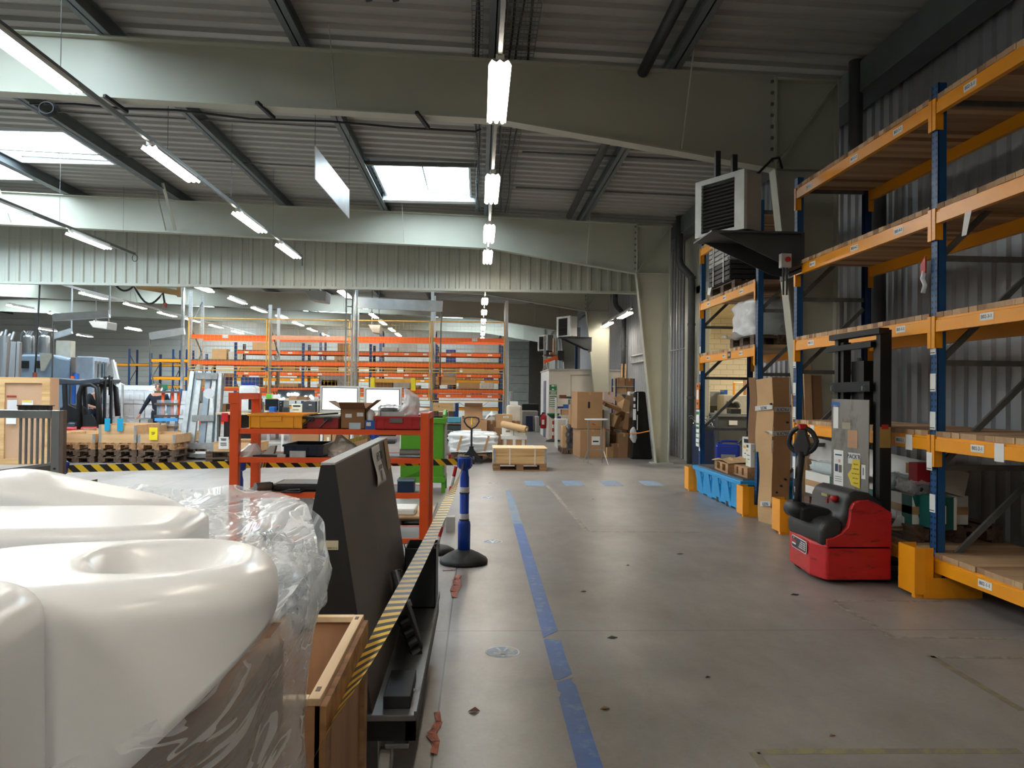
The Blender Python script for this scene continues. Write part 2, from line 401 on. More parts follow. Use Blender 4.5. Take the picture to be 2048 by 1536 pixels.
# the next room on the right, seen through the opening
BRICK = None
def brick_mat():
    m = bpy.data.materials.new('white_painted_block'); m.use_nodes = True; nt = m.node_tree; b = nt.nodes['Principled BSDF']
    tc = nt.nodes.new('ShaderNodeNewGeometry'); sp = nt.nodes.new('ShaderNodeSeparateXYZ'); cb = nt.nodes.new('ShaderNodeCombineXYZ'); nt.links.new(tc.outputs['Position'], sp.inputs[0])
    nt.links.new(math_node(nt, 'ADD', sp.outputs[0], sp.outputs[1]), cb.inputs[0]); nt.links.new(sp.outputs[2], cb.inputs[1])
    br = nt.nodes.new('ShaderNodeTexBrick'); br.inputs['Scale'].default_value = 1; br.inputs['Brick Width'].default_value = .5; br.inputs['Row Height'].default_value = .2; br.inputs['Mortar Size'].default_value = .008
    br.inputs['Color1'].default_value = s2l((226,218,192))+(1,); br.inputs['Color2'].default_value = s2l((220,212,186))+(1,); br.inputs['Mortar'].default_value = s2l((176,168,146))+(1,)
    nt.links.new(cb.outputs[0], br.inputs['Vector']); nt.links.new(br.outputs[0], b.inputs['Base Color']); b.inputs['Roughness'].default_value = .7; return m
BRICK = brick_mat()
struct('wall_annex_far', MB().box(XR+.2, 29.8, 0, 17, 30, 4.8), BRICK)
struct('wall_annex_right', MB().box(16.8, 8, 0, 17, 30, 4.8), BRICK)
struct('wall_annex_near', MB().box(XR+.2, 8, 0, 17, 8.2, 4.8), BRICK)
struct('wall_annex_near_side', MB().box(XR+.16, 8.2, 0, XR+.28, 13.8, 4.8), BRICK)
struct('wall_annex_side', MB().box(XR+.16, 17.8, 0, XR+.28, 30, 4.8), BRICK)

# portal frames: rafter + knee + tapered column
def portal(Y, full=True):
    w = .10; root = thing('portal_frame', LAB[Y], 'steel frame', (4.4, Y, 0), 0, 'portal frames')
    kz = 4.41; xh = .20; xk = 3.62
    def bot(x): return 4.93+.031*(xh-x) if x < xh else 4.93-(4.93-kz)*(x-xh)/(xk-xh)
    mb = MB()   # rafter web + flanges
    for a, b in ((XL+.2, -24), (-24, xh), (xh, xk)):
        mb.add([(a,Y-.006,bot(a)),(b,Y-.006,bot(b)),(b,Y-.006,zt(b)),(a,Y-.006,zt(a)),(a,Y+.006,bot(a)),(b,Y+.006,bot(b)),(b,Y+.006,zt(b)),(a,Y+.006,zt(a))],
               [(0,1,2,3),(7,6,5,4)])
        mb.add([(a,Y-w,bot(a)),(b,Y-w,bot(b)),(b,Y+w,bot(b)),(a,Y+w,bot(a)),(a,Y-w,bot(a)-.015),(b,Y-w,bot(b)-.015),(b,Y+w,bot(b)-.015),(a,Y+w,bot(a)-.015)],
               [(0,1,2,3),(7,6,5,4),(0,4,5,1),(3,2,6,7)])
        mb.add([(a,Y-w,zt(a)),(b,Y-w,zt(b)),(b,Y+w,zt(b)),(a,Y+w,zt(a)),(a,Y-w,zt(a)-.015),(b,Y-w,zt(b)-.015),(b,Y+w,zt(b)-.015),(a,Y+w,zt(a)-.015)],
               [(0,1,2,3),(7,6,5,4),(0,4,5,1),(3,2,6,7)])
    mb.build('rafter', CREAM, root, world=True)
    mb = MB()   # knee block: end plates, diagonal stiffener
    mb.box(xk-.015, Y-w, kz-.02, xk+.015, Y+w, zt(xk)); mb.box(xk+.03, Y-.006, kz, 4.4, Y+.006, zt(4.4)+.0)
    mb.box(xk, Y-w, zt(4.4)-.03, 4.45, Y+w, zt(4.4)-.01); mb.box(xk, Y-w, kz-.015, 4.4, Y+w, kz)
    mb.bar((xk+.02, Y-.05, kz+.02), (4.38, Y-.05, zt(4.4)-.05), .09, .02, up=(0,0,1))
    mb.build('knee', CREAM, root, world=True)
    for k in range(8): MB().cyl((xk-.045, Y-.05, kz+.1+k*.14), (xk-.015, Y-.05, kz+.1+k*.14), .022, 6).build('bolt', PURL, root, world=True)
    c = MB()    # column: inner flange slopes, outer flange vertical
    c.add([(xk,Y-.006,kz),(4.4,Y-.006,kz),(4.4,Y-.006,0),(4.12,Y-.006,0),(xk,Y+.006,kz),(4.4,Y+.006,kz),(4.4,Y+.006,0),(4.12,Y+.006,0)], [(0,1,2,3),(7,6,5,4)])
    c.bar((xk,Y,kz), (4.12,Y,0), .20, .018, up=(1,0,.1)); c.box(4.39, Y-w, 0, 4.41, Y+w, zt(4.4)); c.box(4.0, Y-.15, 0, 4.5, Y+.15, .02)
    c.build('column', CREAM, root, world=True)
    for x in (-6.0 if Y != 17.75 else -7.1, -1.75, 2.45, -10.5, -15):
        # fly braces from the purlin down to the bottom flange
        s = 1 if x > 0 else -1
        m = MB(); m.bar((x, Y-.62, zt(x)+.05), (x, Y-.09, bot(x)+.03), .05, .006, up=(1,0,0)); m.build('fly_brace', CREAM, root, world=True)
    return root
LAB = {-7.3: 'cream steel portal frame behind the viewer', 1.05: 'cream steel portal frame overhead, out of view', 9.4: 'cream steel portal frame nearest, with the unit heater on its column',
       17.75: 'cream steel portal frame in front of the corrugated partition', 26.1: 'cream steel portal frame just beyond the corrugated partition, beside the white office',
       34.45: 'cream steel portal frame in the far hall with a heater behind the white office', 42.8: 'cream steel portal frame furthest away at the end of the far hall'}
for Y in FR: portal(Y)
# purlins run the length of the building
PX = [4.75, 2.35, .15, -2.2, -4.5, -6.85, -9.3, -11.9, -14.4, -16.9, -19.4, -21.9, -24.4, -27, -29.5, -32]
for i, x in enumerate(PX):
    z = zt(x); mb = MB()
    if x > 4: mb.box(x-.12, YB+.05, z-.18, x+.22, YF-.05, z+.2)
    else:
        mb.box(x-.08, YB+.05, z, x+.08, YF-.05, z+.012); mb.box(x-.008, YB+.05, z, x+.008, YF-.05, z+.22); mb.box(x-.05, YB+.05, z+.208, x+.05, YF-.05, z+.22)
    o = mb.build('purlin', PURL)
    tag(o, 'dark grey eaves beam along the top of the right wall' if x > 4 else 'grey steel purlin running away under the corrugated roof', 'roof beam', None if x > 4 else 'roof purlins')
# ------------------------------------------------------------ ceiling lamps
LAMP = emis('fluorescent_tube', (1.0, .91, .78), LAMP_STRENGTH)
LAMPW = mat('lamp_housing_white', (226,222,214), .35, var=.02)
def make_lamp(detail=True):
    r = thing('ceiling_light', 'lamp', 'ceiling light', (0,0,0)); L2 = .76
    MB().box(-.04, -L2, .02, .04, L2, .07).build('housing', LAMPW, r)
    rf = MB(); pr = [(-.105,-.03),(-.075,.018),(-.035,-.005),(0,.018),(.035,-.005),(.075,.018),(.105,-.03)]
    for (a, za), (b, zb) in zip(pr[:-1], pr[1:]):
        rf.add([(a,-L2,za),(b,-L2,zb),(b,L2,zb),(a,L2,za)], [(0,1,2,3)])
    rf.build('reflector', LAMPW, r, solid=.002)
    for x in (-.068, 0, .068):
        if detail: MB().cyl((x,-L2+.02,-.022), (x,L2-.02,-.022), .022, 10).build('tube', LAMP, r)
    return r
LT = make_lamp()
CL = 'ceiling lights hung over the aisles'
rows = {   # X, z, [near-end..centres], description of the row
 'aisle': (.16, 4.62, [4.3, 7.75, 11.4, 14.6, 17.1, 22.0, 25.4, 28.9, 32.4, 35.9, 39.4, 42.9, 46]),
 'second': (None, 4.62, [7.2, 10.5, 14.0, 16.8]), 'third': (None, 4.62, [13.2, 16.05]),
}
first = [True]
def put_lamp(x, y, z, label, group=None):
    if first[0]: first[0] = False; o = LT; o.location = (x, y, z); o['label'] = label; WM[o.name] = Matrix.Translation((x, y, z))
    else: o = copy_tree(LT, (x, y, z), 0, label)
    o['group'] = group or CL; return o
o_names = ['nearest', 'second', 'third', 'fourth', 'fifth', 'sixth', 'seventh', 'eighth', 'ninth', 'tenth', 'eleventh', 'twelfth', 'thirteenth', 'fourteenth', 'fifteenth']
XB = at(347, 331, 10.5).x; XC = at(180, 485, 16.05).x
ys = rows['aisle'][2]
for i, y in enumerate(ys[1:]): put_lamp(.16, y, 4.62, '%s fluorescent light in the row straight over the aisle' % o_names[i])
for i, y in enumerate(rows['second'][2]): put_lamp(XB, y, 4.62, '%s fluorescent light of the row left of the hanging white panel' % o_names[i])
for i, y in enumerate(rows['third'][2]): put_lamp(XC, y, 4.62, '%s fluorescent light of the short row at upper left, before the partition' % o_names[i])
# unseen lights behind and left of the viewer, added to light the same hall
for x in (.16, XB): 
    for y in (-2, 1.6, 4.2) if x < 0 else (1.2,-2.4): put_lamp(x, y, 4.62, 'fluorescent light overhead behind the viewer', 'lights behind the viewer')
for y in (1.5, 5.5, 9.5): put_lamp(XC, y, 4.62, 'fluorescent light out of view to the left', 'lights out of view')
def row_px(pts, name, z=4.55):
    for i, (px, py) in enumerate(pts):
        d = ray(px, py); t = (z-CAMH)/d.z; put_lamp(d.x*t, d.y*t, z, '%s fluorescent light of the %s' % (o_names[i], name))
row_px([(188,591),(271,611),(335,628),(388,640),(433,652),(476,664)], 'far-hall row that starts upper left of the tall orange rack')
row_px([(405,576),(476,601),(519,619),(565,634),(597,647),(625,659),(650,669)], 'far-hall row over the left of the tall orange rack')
row_px([(690,588),(725,611),(748,631),(766,645),(784,659),(797,669)], 'far-hall row beside the central mast')
row_px([(43,614),(121,629),(205,646),(267,658)], 'far-hall row at the far left')
row_px([(95,659),(170,671)], 'lowest far-hall row at the left edge')
for x in (-2.6, 2.6):
    for y in (-6, -2.5): put_lamp(x, y, 4.62, 'fluorescent light overhead behind the viewer', 'lights behind the viewer')  # unseen lamps, added to light surfaces facing the viewer
# lighting tracks
TRK = mat('track_rail_grey', (120,122,120), .4, metal=.5)
def track(x, y0, y1, label, z=4.71):
    mb = MB().box(x-.02, y0, z-.03, x+.02, y1, z+.03)
    r = thing('lighting_track', label, 'lighting rail', (x, y0, z-.03)); mb.build('rail', TRK if z != 4.64 else WHITE, r, world=True)
    y = y0+.5
    while y < y1:
        if abs(y-9.4) > .3: MB().cyl((x, y, z), (x, y, zt(x)+.22), .004, 5).build('hanger_wire', TRK, r, world=True)
        y += 2.6
    return r
track(.16, 2, 18.2, 'grey lighting rail over the aisle lights'); t = track(XB, 2, 18.0, 'grey lighting rail over the row left of the hanging panel')
MB().tube([(XB,18,4.7),(XB,18.05,4.66),(XB,18.05,4.5)], .012).build('cable_end', DARK, t, world=True)
t = track(XC, 4, 18.1, 'grey lighting rail over the short row at the upper left')
MB().tube([(XC+.06*math.sin(a), 18.1, 4.62+.08*math.cos(a)) for a in [k*math.pi/6 for k in range(12)]], .008, closed=True).build('cable_loop', DARK, t, world=True)
track(.16, 19, 47, 'grey lighting rail over the aisle in the far hall')
_d = ray(188,591); _t = (4.55-CAMH)/_d.z; track(_d.x*_t, 19.2, 46, 'pale lighting rail over the far-hall lights at upper left', 4.64)
# ------------------------------------------------------------ pallet racking
def perf_mat(name, col, hole=(6,10,18)):
    """upright paint with rows of teardrop punchings down the front"""
    m = bpy.data.materials.new(name); m.use_nodes = True; nt = m.node_tree; b = nt.nodes['Principled BSDF']; b.inputs['Roughness'].default_value = .42
    tc = nt.nodes.new('ShaderNodeTexCoord'); sp = nt.nodes.new('ShaderNodeSeparateXYZ'); nt.links.new(tc.outputs['Object'], sp.inputs[0])
    zz = math_node(nt, 'ABSOLUTE', math_node(nt, 'SUBTRACT', math_node(nt, 'FRACT', math_node(nt, 'MULTIPLY', sp.outputs[2], 20.0)), .5))
    hole_z = math_node(nt, 'SUBTRACT', .26, zz)
    xx = math_node(nt, 'ABSOLUTE', math_node(nt, 'SUBTRACT', math_node(nt, 'ABSOLUTE', sp.outputs[0]), .024))
    hole_x = math_node(nt, 'LESS_THAN', xx, math_node(nt, 'MULTIPLY', math_node(nt, 'MAXIMUM', hole_z, 0.0), .060))
    mx = nt.nodes.new('ShaderNodeMix'); mx.data_type = 'RGBA'; nt.links.new(hole_x, mx.inputs[0]); mx.inputs[6].default_value = s2l(col)+(1,); mx.inputs[7].default_value = s2l(hole)+(1,)
    nt.links.new(mx.outputs[2], b.inputs['Base Color']); MATS[name] = m; return m
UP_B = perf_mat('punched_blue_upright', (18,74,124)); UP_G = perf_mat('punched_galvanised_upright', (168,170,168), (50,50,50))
def deck_mat():
    m = bpy.data.materials.new('timber_deck'); m.use_nodes = True; nt = m.node_tree; b = nt.nodes['Principled BSDF']; b.inputs['Roughness'].default_value = .75
    tc = nt.nodes.new('ShaderNodeTexCoord'); sp = nt.nodes.new('ShaderNodeSeparateXYZ'); nt.links.new(tc.outputs['Object'], sp.inputs[0])
    wn = nt.nodes.new('ShaderNodeTexWhiteNoise'); wn.noise_dimensions = '1D'; nt.links.new(math_node(nt, 'FLOOR', math_node(nt, 'MULTIPLY', sp.outputs[0], 10.0)), wn.inputs['W'])
    rp = nt.nodes.new('ShaderNodeValToRGB'); nt.links.new(wn.outputs[0], rp.inputs[0]); rp.color_ramp.elements[0].color = s2l((146,106,74))+(1,); rp.color_ramp.elements[1].color = s2l((222,186,142))+(1,)
    nz = nt.nodes.new('ShaderNodeTexNoise'); mp = nt.nodes.new('ShaderNodeMapping'); mp.inputs['Scale'].default_value = (30, 1.5, 10); nt.links.new(tc.outputs['Object'], mp.inputs[0]); nt.links.new(mp.outputs[0], nz.inputs['Vector']); nz.inputs['Scale'].default_value = 1; nz.inputs['Detail'].default_value = 5
    mx = nt.nodes.new('ShaderNodeMix'); mx.data_type = 'RGBA'; mx.blend_type = 'MULTIPLY'; mx.inputs[0].default_value = .35; nt.links.new(rp.outputs[0], mx.inputs[6]); nt.links.new(nz.outputs[0], mx.inputs[7])
    nt.links.new(mx.outputs[2], b.inputs['Base Color']); return m
DECKM = deck_mat()
def rack(name, label, loc, rz, posts, levels, depth, h, up_front=UP_B, up_back=BLUEDK, beam=ORANGE, deck=True, labels=None, bh=.115, brace=True, group=None, deck_h=.042, rear_beam=True, conn_h=.245, skip=(), fine=True, pdet=1.0):
    """local x along the row, local y into the rack, z up. posts: list of x; levels: list of beam-top heights (or per-bay lists)"""
    r = thing(name, label, 'storage rack', loc, rz, group); pw, pd = .095, .07
    for x in posts:
        m = MB(); m.box(-pw/2, 0, 0, pw/2, .006, h); m.box(-pw/2, 0, 0, -pw/2+.006, pd, h); m.box(pw/2-.006, 0, 0, pw/2, pd, h)
        m.box(-pw/2-.02, -.01, 0, pw/2+.02, pd+.02, .008)
        o = m.build('upright', up_front, r); o.location = (x, 0, 0)
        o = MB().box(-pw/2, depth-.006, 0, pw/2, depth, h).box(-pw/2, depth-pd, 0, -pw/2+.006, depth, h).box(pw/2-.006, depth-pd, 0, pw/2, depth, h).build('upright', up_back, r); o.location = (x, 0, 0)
        if brace:
            z = .18; k = 0
            while z+.75 < h:
                MB().bar((x, pd, z), (x, depth-pd, z), .03, .045).build('brace', GREYBR, r)
                a, b = (pd, depth-pd)
                MB().bar((x, a, z+.03), (x, b, z+.75), .03, .045).build('brace', GREYBR, r)
                z += .85; k += 1
            MB().bar((x, pd, h-.15), (x, depth-pd, h-.15), .03, .045).build('brace', GREYBR, r)
    for bi, (xa, xb) in enumerate(zip(posts[:-1], posts[1:])):
        lv = levels[bi] if isinstance(levels[0], (list, tuple)) else levels
        for z in lv:
            a, b = xa+pw/2+.003, xb-pw/2-.003
            for y0, s in ((-.02, 1),)+(((depth+.02, -1),) if rear_beam else ()):
                m = MB().prism([(y0, z-bh), (y0, z-.022), (y0+s*.012, z-.018), (y0+s*.012, z), (y0+s*.045, z), (y0+s*.045, z-bh)], 0, a, b)
                if s == 1: bo = m.build('beam', beam, r)
                else: bo = m.build('beam', beam, r)
                if fine or s == 1:
                    for xe, q in ((xa+pw/2, -1), (xb-pw/2, 1)):
                        c = MB().box(xe-.0 if q < 0 else xe-.004, y0-s*.004, z-conn_h, xe+.004 if q < 0 else xe, y0+s*.06, z+.012)
                        if s == 1: c.box(xe+.004*(-q)-(.046 if q < 0 else 0), -.026, z-conn_h, xe+.004*(-q)+(0 if q < 0 else .046), -.02, z+.012)
                        c.build('beam_connector', beam, bo)
            if deck:
                m = MB(); n = max(1, int((b-a)/.1)); w = (b-a)/n
                if fine:
                    for k in range(n):
                        d = random.uniform(-.006, .004); m.box(a+k*w+.0015, -.012+d, z, a+(k+1)*w-.0015, depth, z+deck_h)
                else: m.box(a, 0, z, b, depth, z+deck_h)
                m.build('timber_deck', DECKM, r)
    return r
def place_label(root, x, y, z, txt, w=.15, h=.055, rzM=None, tall=False, seed=0):
    """white shelf label on a beam face in the rack's local frame"""
    lab = MB().box(x-w/2, y-.002, z-h/2, x+w/2, y, z+h/2).build('shelf_label', PAPER, root)
    if txt: text(txt, 'lettering', INK, lab, frame((x, y-.0025, z), (1,0,0), (0,0,1)), h*.5, world=False)
    return lab
# the racks stand along the right wall facing the aisle: local x -> -world Y , local y -> +world X
LV = [.31, 1.284, 2.243, 3.116, 4.01]
FX = 3.67
rB = rack('pallet_rack', 'tall blue and orange-yellow pallet rack along the right wall beside the red stacker', (FX+.02, 8.85, 0), -math.pi/2, [0, 2.75, 5.5], LV, .88, 4.15)
yb = -.02
def rl(Y): return 8.85-Y
for txt, Y, z in [('B03-5-1', 8.45, 3.95), ('B03-5-2', 7.42, 3.95), ('B03-5-3', 6.62, 3.95), ('B02-5-1', 5.62, 3.95), ('B03-4-1', 8.35, 3.06), ('B03-4-2', 7.40, 3.06), ('B03-4-3', 6.60, 3.06),
                  ('B03-3-1', 8.38, 2.19), ('B03-3-3', 6.56, 2.19), ('B02-3-1', 5.42, 2.19), ('B03-2-1', 8.52, 1.225), ('B03-2-3', 6.56, 1.225), ('B02-2-1', 5.52, 1.225), ('B02-1-1', 5.43, .25)]:
    place_label(rB, rl(Y), yb, z, txt)
for Y, z in [(8.33, 1.215), (6.42, 1.215), (5.28, 1.215)]: place_label(rB, rl(Y), yb-.001, z, None, .1, .13)
for Y in (8.85, 6.1):
    for z in (2.02, 1.72, 1.41, 1.08, .74) if Y < 7 else (2.0, 1.68, 1.40, .82):
        s = place_label(rB, rl(Y)-.01, -.028 if .98 < z < 1.2 else -.001, z, None, .075, .145)
        MB().box(rl(Y)-.045, -.0300 if .98 < z < 1.2 else -.004, z-.062, rl(Y)+.02, -.0302 if .98 < z < 1.2 else -.0042, z-.055).build('printed_line', INK, s)
rC = rack('pallet_rack', 'blue and orange-yellow pallet rack by the wall opening with the blue spill bin under it', (FX+.02, 12.72, 0), -math.pi/2, [0, 2.62], [2.243, 3.116, 4.03], .88, 4.2)
for txt, Y, z in [('B04-3-1', 12.2, 2.19), ('B04-3-2', 11.4, 2.19), ('B04-3-3', 10.66, 2.19), ('B04-4-1', 12.2, 3.06), ('B04-4-2', 11.4, 3.06), ('B04-4-3', 10.66, 3.06), ('B04-5-1', 12.1, 3.97)]:
    place_label(rC, 12.72-Y, yb, z, txt)
pl = MB().box(12.72-11.24, yb-.003, 2.14, 12.72-11.1, yb, 2.24).build('row_plate', INK, rC); text('B04', 'lettering', PAPER, pl, frame((12.72-11.17, yb-.004, 2.19), (1,0,0), (0,0,1)), .045, world=False)
for z in (2.35, 2.0, 1.75, 1.15, .9, .72): place_label(rC, 0, -.001, z, None, .06, .11)
# notices hung on the far post of that rack
nt_ = thing('orange_notice', 'orange and white safety notice on the rack post by the wall opening', 'sign', (FX-.02, 12.72, 1.4)); OB = mat('orange_notice_print', (226,126,50), .5)
MB().box(FX-.02, 12.64, 1.37, FX-.012, 12.80, 1.79).build('panel', OB, nt_, world=True)
for z in (1.44, 1.73): MB().box(FX-.021, 12.69, z, FX-.0215, 12.75, z+.03).build('symbol', INK, nt_, world=True)
MB().box(FX-.021, 12.66, 1.52, FX-.0215, 12.78, 1.68).build('text_panel', PAPER, nt_, world=True)
gn = thing('green_notice', 'white and green first aid notice under the orange one on the rack post', 'sign', (FX-.02, 12.72, .7)); GN = mat('green_sign_print', (22,116,66), .5)
MB().box(FX-.02, 12.62, .74, FX-.012, 12.80, 1.35).build('panel', PAPER, gn, world=True)
for z, h in ((1.27, .05), (1.10, .03), (1.03, .04), (.95, .02), (.87, .02), (.79, .02)): MB().box(FX-.021, 12.63, z, FX-.0215, 12.79, z+h).build('green_band', GN, gn, world=True)
# post protectors bolted to the floor
def guard(Y, label):
    r = thing('post_protector', label, 'rack protector', (FX-.08, Y, 0), 0, 'yellow rack protectors')
    m = MB(); m.prism([(-.10,-.10),(.11,-.13),(.14,-.13),(.14,-.12),(-.09,-.09),(-.09,.09),(.12,.09),(.12,.10),(-.10,.10)], 2, .02, .40)
    m.M = Matrix.Translation((FX-.06, Y, 0)); m2 = MB(); m2.M = m.M
    m2.prism([(-.13,-.12),(-.05,-.13),(.02,-.125),(.02,-.118),(-.045,-.122),(-.12,-.112),(-.12,.112),(-.045,.122),(.02,.118),(.02,.125),(-.05,.13),(-.13,.12)], 2, .03, .40)
    m2.build('guard', ORANGE, r, world=True)
    f = MB(); f.M = m.M; f.prism([(-.06,.0),(.42,.0),(.42,.05),(.30,.16),(-.06,.16)], 1, -.127, -.121); f.box(-.12, -.11, 0, -.06, -.06, .03); f.box(-.06,-.125,0,.0,.125,.008)
    f.box(.3,-.13,0,.36,-.06,.02); f.build('base_flange', ORANGE, r, world=True); return r
guard(6.12, 'yellow post protector at the foot of the nearest blue rack post')
guard(8.87, 'yellow post protector behind the red stacker, by the standing cardboard')
guard(10.12, 'yellow post protector at the near end of the blue spill bin')
guard(12.74, 'yellow post protector at the far end of the blue spill bin')
# a strip of paper hanging and a red tag
tag(MB().box(FX+.02, 5.60, 3.0, FX+.03, 5.63, 3.02).add([(FX-.01,5.66,3.0),(FX-.01,5.58,3.0),(FX-.03,5.61,2.82),(FX-.03,5.67,2.82)], [(0,1,2,3)]).build('paper_strip', PAPER, solid=.002), 'small white paper strip hanging under the fourth level beam at the right edge', 'paper')
t = thing('red_tag', 'red tag with crumpled film hanging on the nearest blue rack post', 'tag', (FX+.01, 6.2, 2.6)); MB().prism([(6.16,2.76),(6.23,2.7),(6.23,2.62),(6.16,2.62)], 0, FX-.02, FX-.01).build('tag', RED, t, world=True)
MB().tube([(FX-.015,6.18,2.64),(FX-.02,6.2,2.58),(FX-.015,6.17,2.52),(FX-.02,6.19,2.46)], .018, 6).build('film_scrap', FILMW, t, world=True, smooth=True)

# ------------------------------------------------------------ pallets and cartons
def pallet(label, loc, rz=0, L=1.2, W=.8, m=None, group=None, name='pallet'):
    m = m or PWOOD; r = thing(name, label, 'pallet', loc, rz, group)
    t = MB()
    for k in range(5): y = -W/2 + k*(W-.1)/4; t.box(-L/2, y, .122, L/2, y+.1, .144)
    t.build('deck_boards', m, r)
    s = MB()
    for x in (-L/2, -.0725, L/2-.145): s.box(x, -W/2, .1, x+.145, W/2, .122)
    s.build('stringer_boards', m, r)
    for x in (-L/2, -.0725, L/2-.145):
        for y in (-W/2, -.0725, W/2-.145): MB().box(x, y, .022, x+.145, y+.145, .1).build('block', m, r)
    b = MB()
    for y in (-W/2, -.0725, W/2-.1): b.box(-L/2, y, 0, L/2, y+.1 if y > -W/2 else y+.1, .022)
    b.build('base_boards', m, r); return r
def carton(label, c, size, rz=0, m=None, open_=False, tape=True, lab=0, rot=None, name='carton', group=None, cat='box'):
    """cardboard box; c = centre of base"""
    m = m or CARD; r = thing(name, label, cat, c, rz, group)
    if rot: r.rotation_euler = rot; WM[r.name] = Matrix.Translation(c) @ Euler(rot).to_matrix().to_4x4()
    x, y, z = size[0]/2, size[1]/2, size[2]
    if open_:
        b = MB(); t = .006
        b.box(-x,-y,0,x,y,t); b.box(-x,-y,0,-x+t,y,z); b.box(x-t,-y,0,x,y,z); b.box(-x,-y,0,x,-y+t,z); b.box(-x,y-t,0,x,y,z); b.build('body', m, r)
        for k, (p, q, d) in enumerate([((-x,-y,z),(x,-y,z),(0,-1,.5)), ((-x,y,z),(x,y,z),(0,1,.4)), ((-x,-y,z),(-x,y,z),(-1,0,.6)), ((x,-y,z),(x,y,z),(1,0,.8))]):
            d = Vector(d).normalized()*y*.8; p = Vector(p); q = Vector(q); MB().quad(p, q, q+d, p+d).build('flap', m, r, solid=.005)
    else:
        MB().box(-x,-y,0,x,y,z).build('body', m, r, bevel=.004)
        if tape:
            w = .025; t = MB()
            if x >= y: t.box(-x-.001,-w,z-.08,-x,w,z); t.box(-x,-w,z,x,w,z+.001); t.box(x,-w,z-.08,x+.001,w,z)
            else: t.box(-w,-y-.001,z-.08,w,-y,z); t.box(-w,-y,z,w,y,z+.001); t.box(-w,y,z-.08,w,y+.001,z)
            t.build('tape', TAPEC, r)
    if lab:
        l = MB().box(-x*.1,-y-.002,z*.45,x*.55,-y-.0005,z*.75).build('address_label', PAPER, r)
        MB().box(0,-y-.003,z*.55,x*.45,-y-.002,z*.6).build('printed_line', INK, l)
    return r
def wrap_load(label, loc, size, seed=1, mt=None, amp=.04, name='wrapped_load', top_m=None, inner=None, rz=0):
    """film-wrapped goods: inner blocks under a crinkled skin"""
    r = thing(name, label, 'wrapped goods', loc, rz); x, y, z = size[0]/2, size[1]/2, size[2]
    MB().box(-x*.9,-y*.9,0,x*.9,y*.9,z*.93).build('goods', inner or CARDW, r, bevel=.02)
    def skin(u, v):
        a = u*2*math.pi; ca, sa = math.cos(a), math.sin(a); k = 1/max(abs(ca), abs(sa)); k = k*.93 if k > 1.35 else k
        zz = z*v if v < .85 else z*(.85+.15*math.sin((v-.85)/.15*math.pi/2)); s = 1 if v < .85 else 1-((v-.85)/.15)**2*.97
        n = noise.noise(Vector((ca*3+seed, sa*3, v*6)))*amp
        return ((ca*k*x+ca*n)*s, (sa*k*y+sa*n)*s, zz+n*.4)
    MB().grid(skin, 48, 20).build('stretch_film', mt or FILM, r, smooth=True); return r

# load on the opening rack: upper shelf with a stack of trays, middle shelf with a wrapped pallet
RACKX = FX+.47
pallet('red-brown pallet under the strapped tray stack on the rack by the wall opening', (RACKX, 11.75, 3.162), math.pi/2, m=PWOODD)
TR1 = mat('black_tray', (44,44,46), .45, var=.1); TR2 = mat('grey_tray', (168,168,164), .5, var=.06)
def tray(z, m, lab):
    r = thing('plastic_tray', lab, 'tray', (RACKX-.08, 11.72, z), math.pi/2, 'strapped plastic trays')
    b = MB(); b.box(-.5,-.36,0,.5,.36,.012); b.box(-.52,-.38,.012,-.5,.38,.072); b.box(.5,-.38,.012,.52,.38,.072); b.box(-.52,-.38,.012,.52,-.36,.072); b.box(-.52,.36,.012,.52,.38,.072); b.build('tray_body', m, r, bevel=.006)
    for x in (-.53, -.14): 
        MB().lathe([(.001,0),(.035,.002),(.001,.004)], (0,0,0), 10)
        g = MB(); g.M = Matrix.Translation((-.46 if x < -.5 else .3, .381, .036)) @ Matrix.Diagonal((2.2,1,1,1)) @ Matrix.Rotation(R(-90), 4, 'X'); g.lathe([(.02,0),(.018,.003)], (0,0,0), 12); g.build('handle_slot', INK, r)
for k in range(9): tray(3.31+k*.074, TR1 if k < 4 else TR2, ('black' if k < 4 else 'grey')+' strapped plastic tray, %s up in the stack on the rack by the opening' % o_names[k].replace('nearest', 'lowest'))
t = thing('strap', 'pale strap round the stack of plastic trays', 'strap', (RACKX-.08, 11.6, 3.3)); 
for y in (11.45, 11.95): MB().box(RACKX-.475, y, 3.3, RACKX-.47, y+.035, 3.985).box(RACKX-.475, y, 3.98, RACKX+.3, y+.035, 3.985).build('band', CARDW, t, world=True)
tag(MB().add([(FX+.03,12.35,3.34),(FX+.03,12.12,3.36),(FX+.01,12.18,3.20),(FX+.015,12.32,3.22)], [(0,1,2,3)]).build('torn_paper', PAPER, solid=.003), 'torn white paper on the edge of the pallet under the tray stack', 'paper')
pallet('brown pallet under the film-wrapped load on the middle shelf by the opening', (RACKX, 10.85, 2.289), math.pi/2, L=1.0, m=PWOODD)
wrap_load('film wrapped load on a pallet on the middle shelf of the rack by the opening', (RACKX, 10.85, 2.433), (.8, .95, .56), 3, FILMW, .05, inner=mat('grey_goods', (150,152,150), .6), rz=0)
tag(MB().grid(lambda u, v: (FX+.15-.25*u, 10.5+.9*v, 2.44+.03*math.sin(9*v)+.02*math.sin(7*u+3*v)), 8, 16).build('loose_film', FILMW, smooth=True), 'loose film skirt spreading under the wrapped load on the middle shelf', 'plastic film')
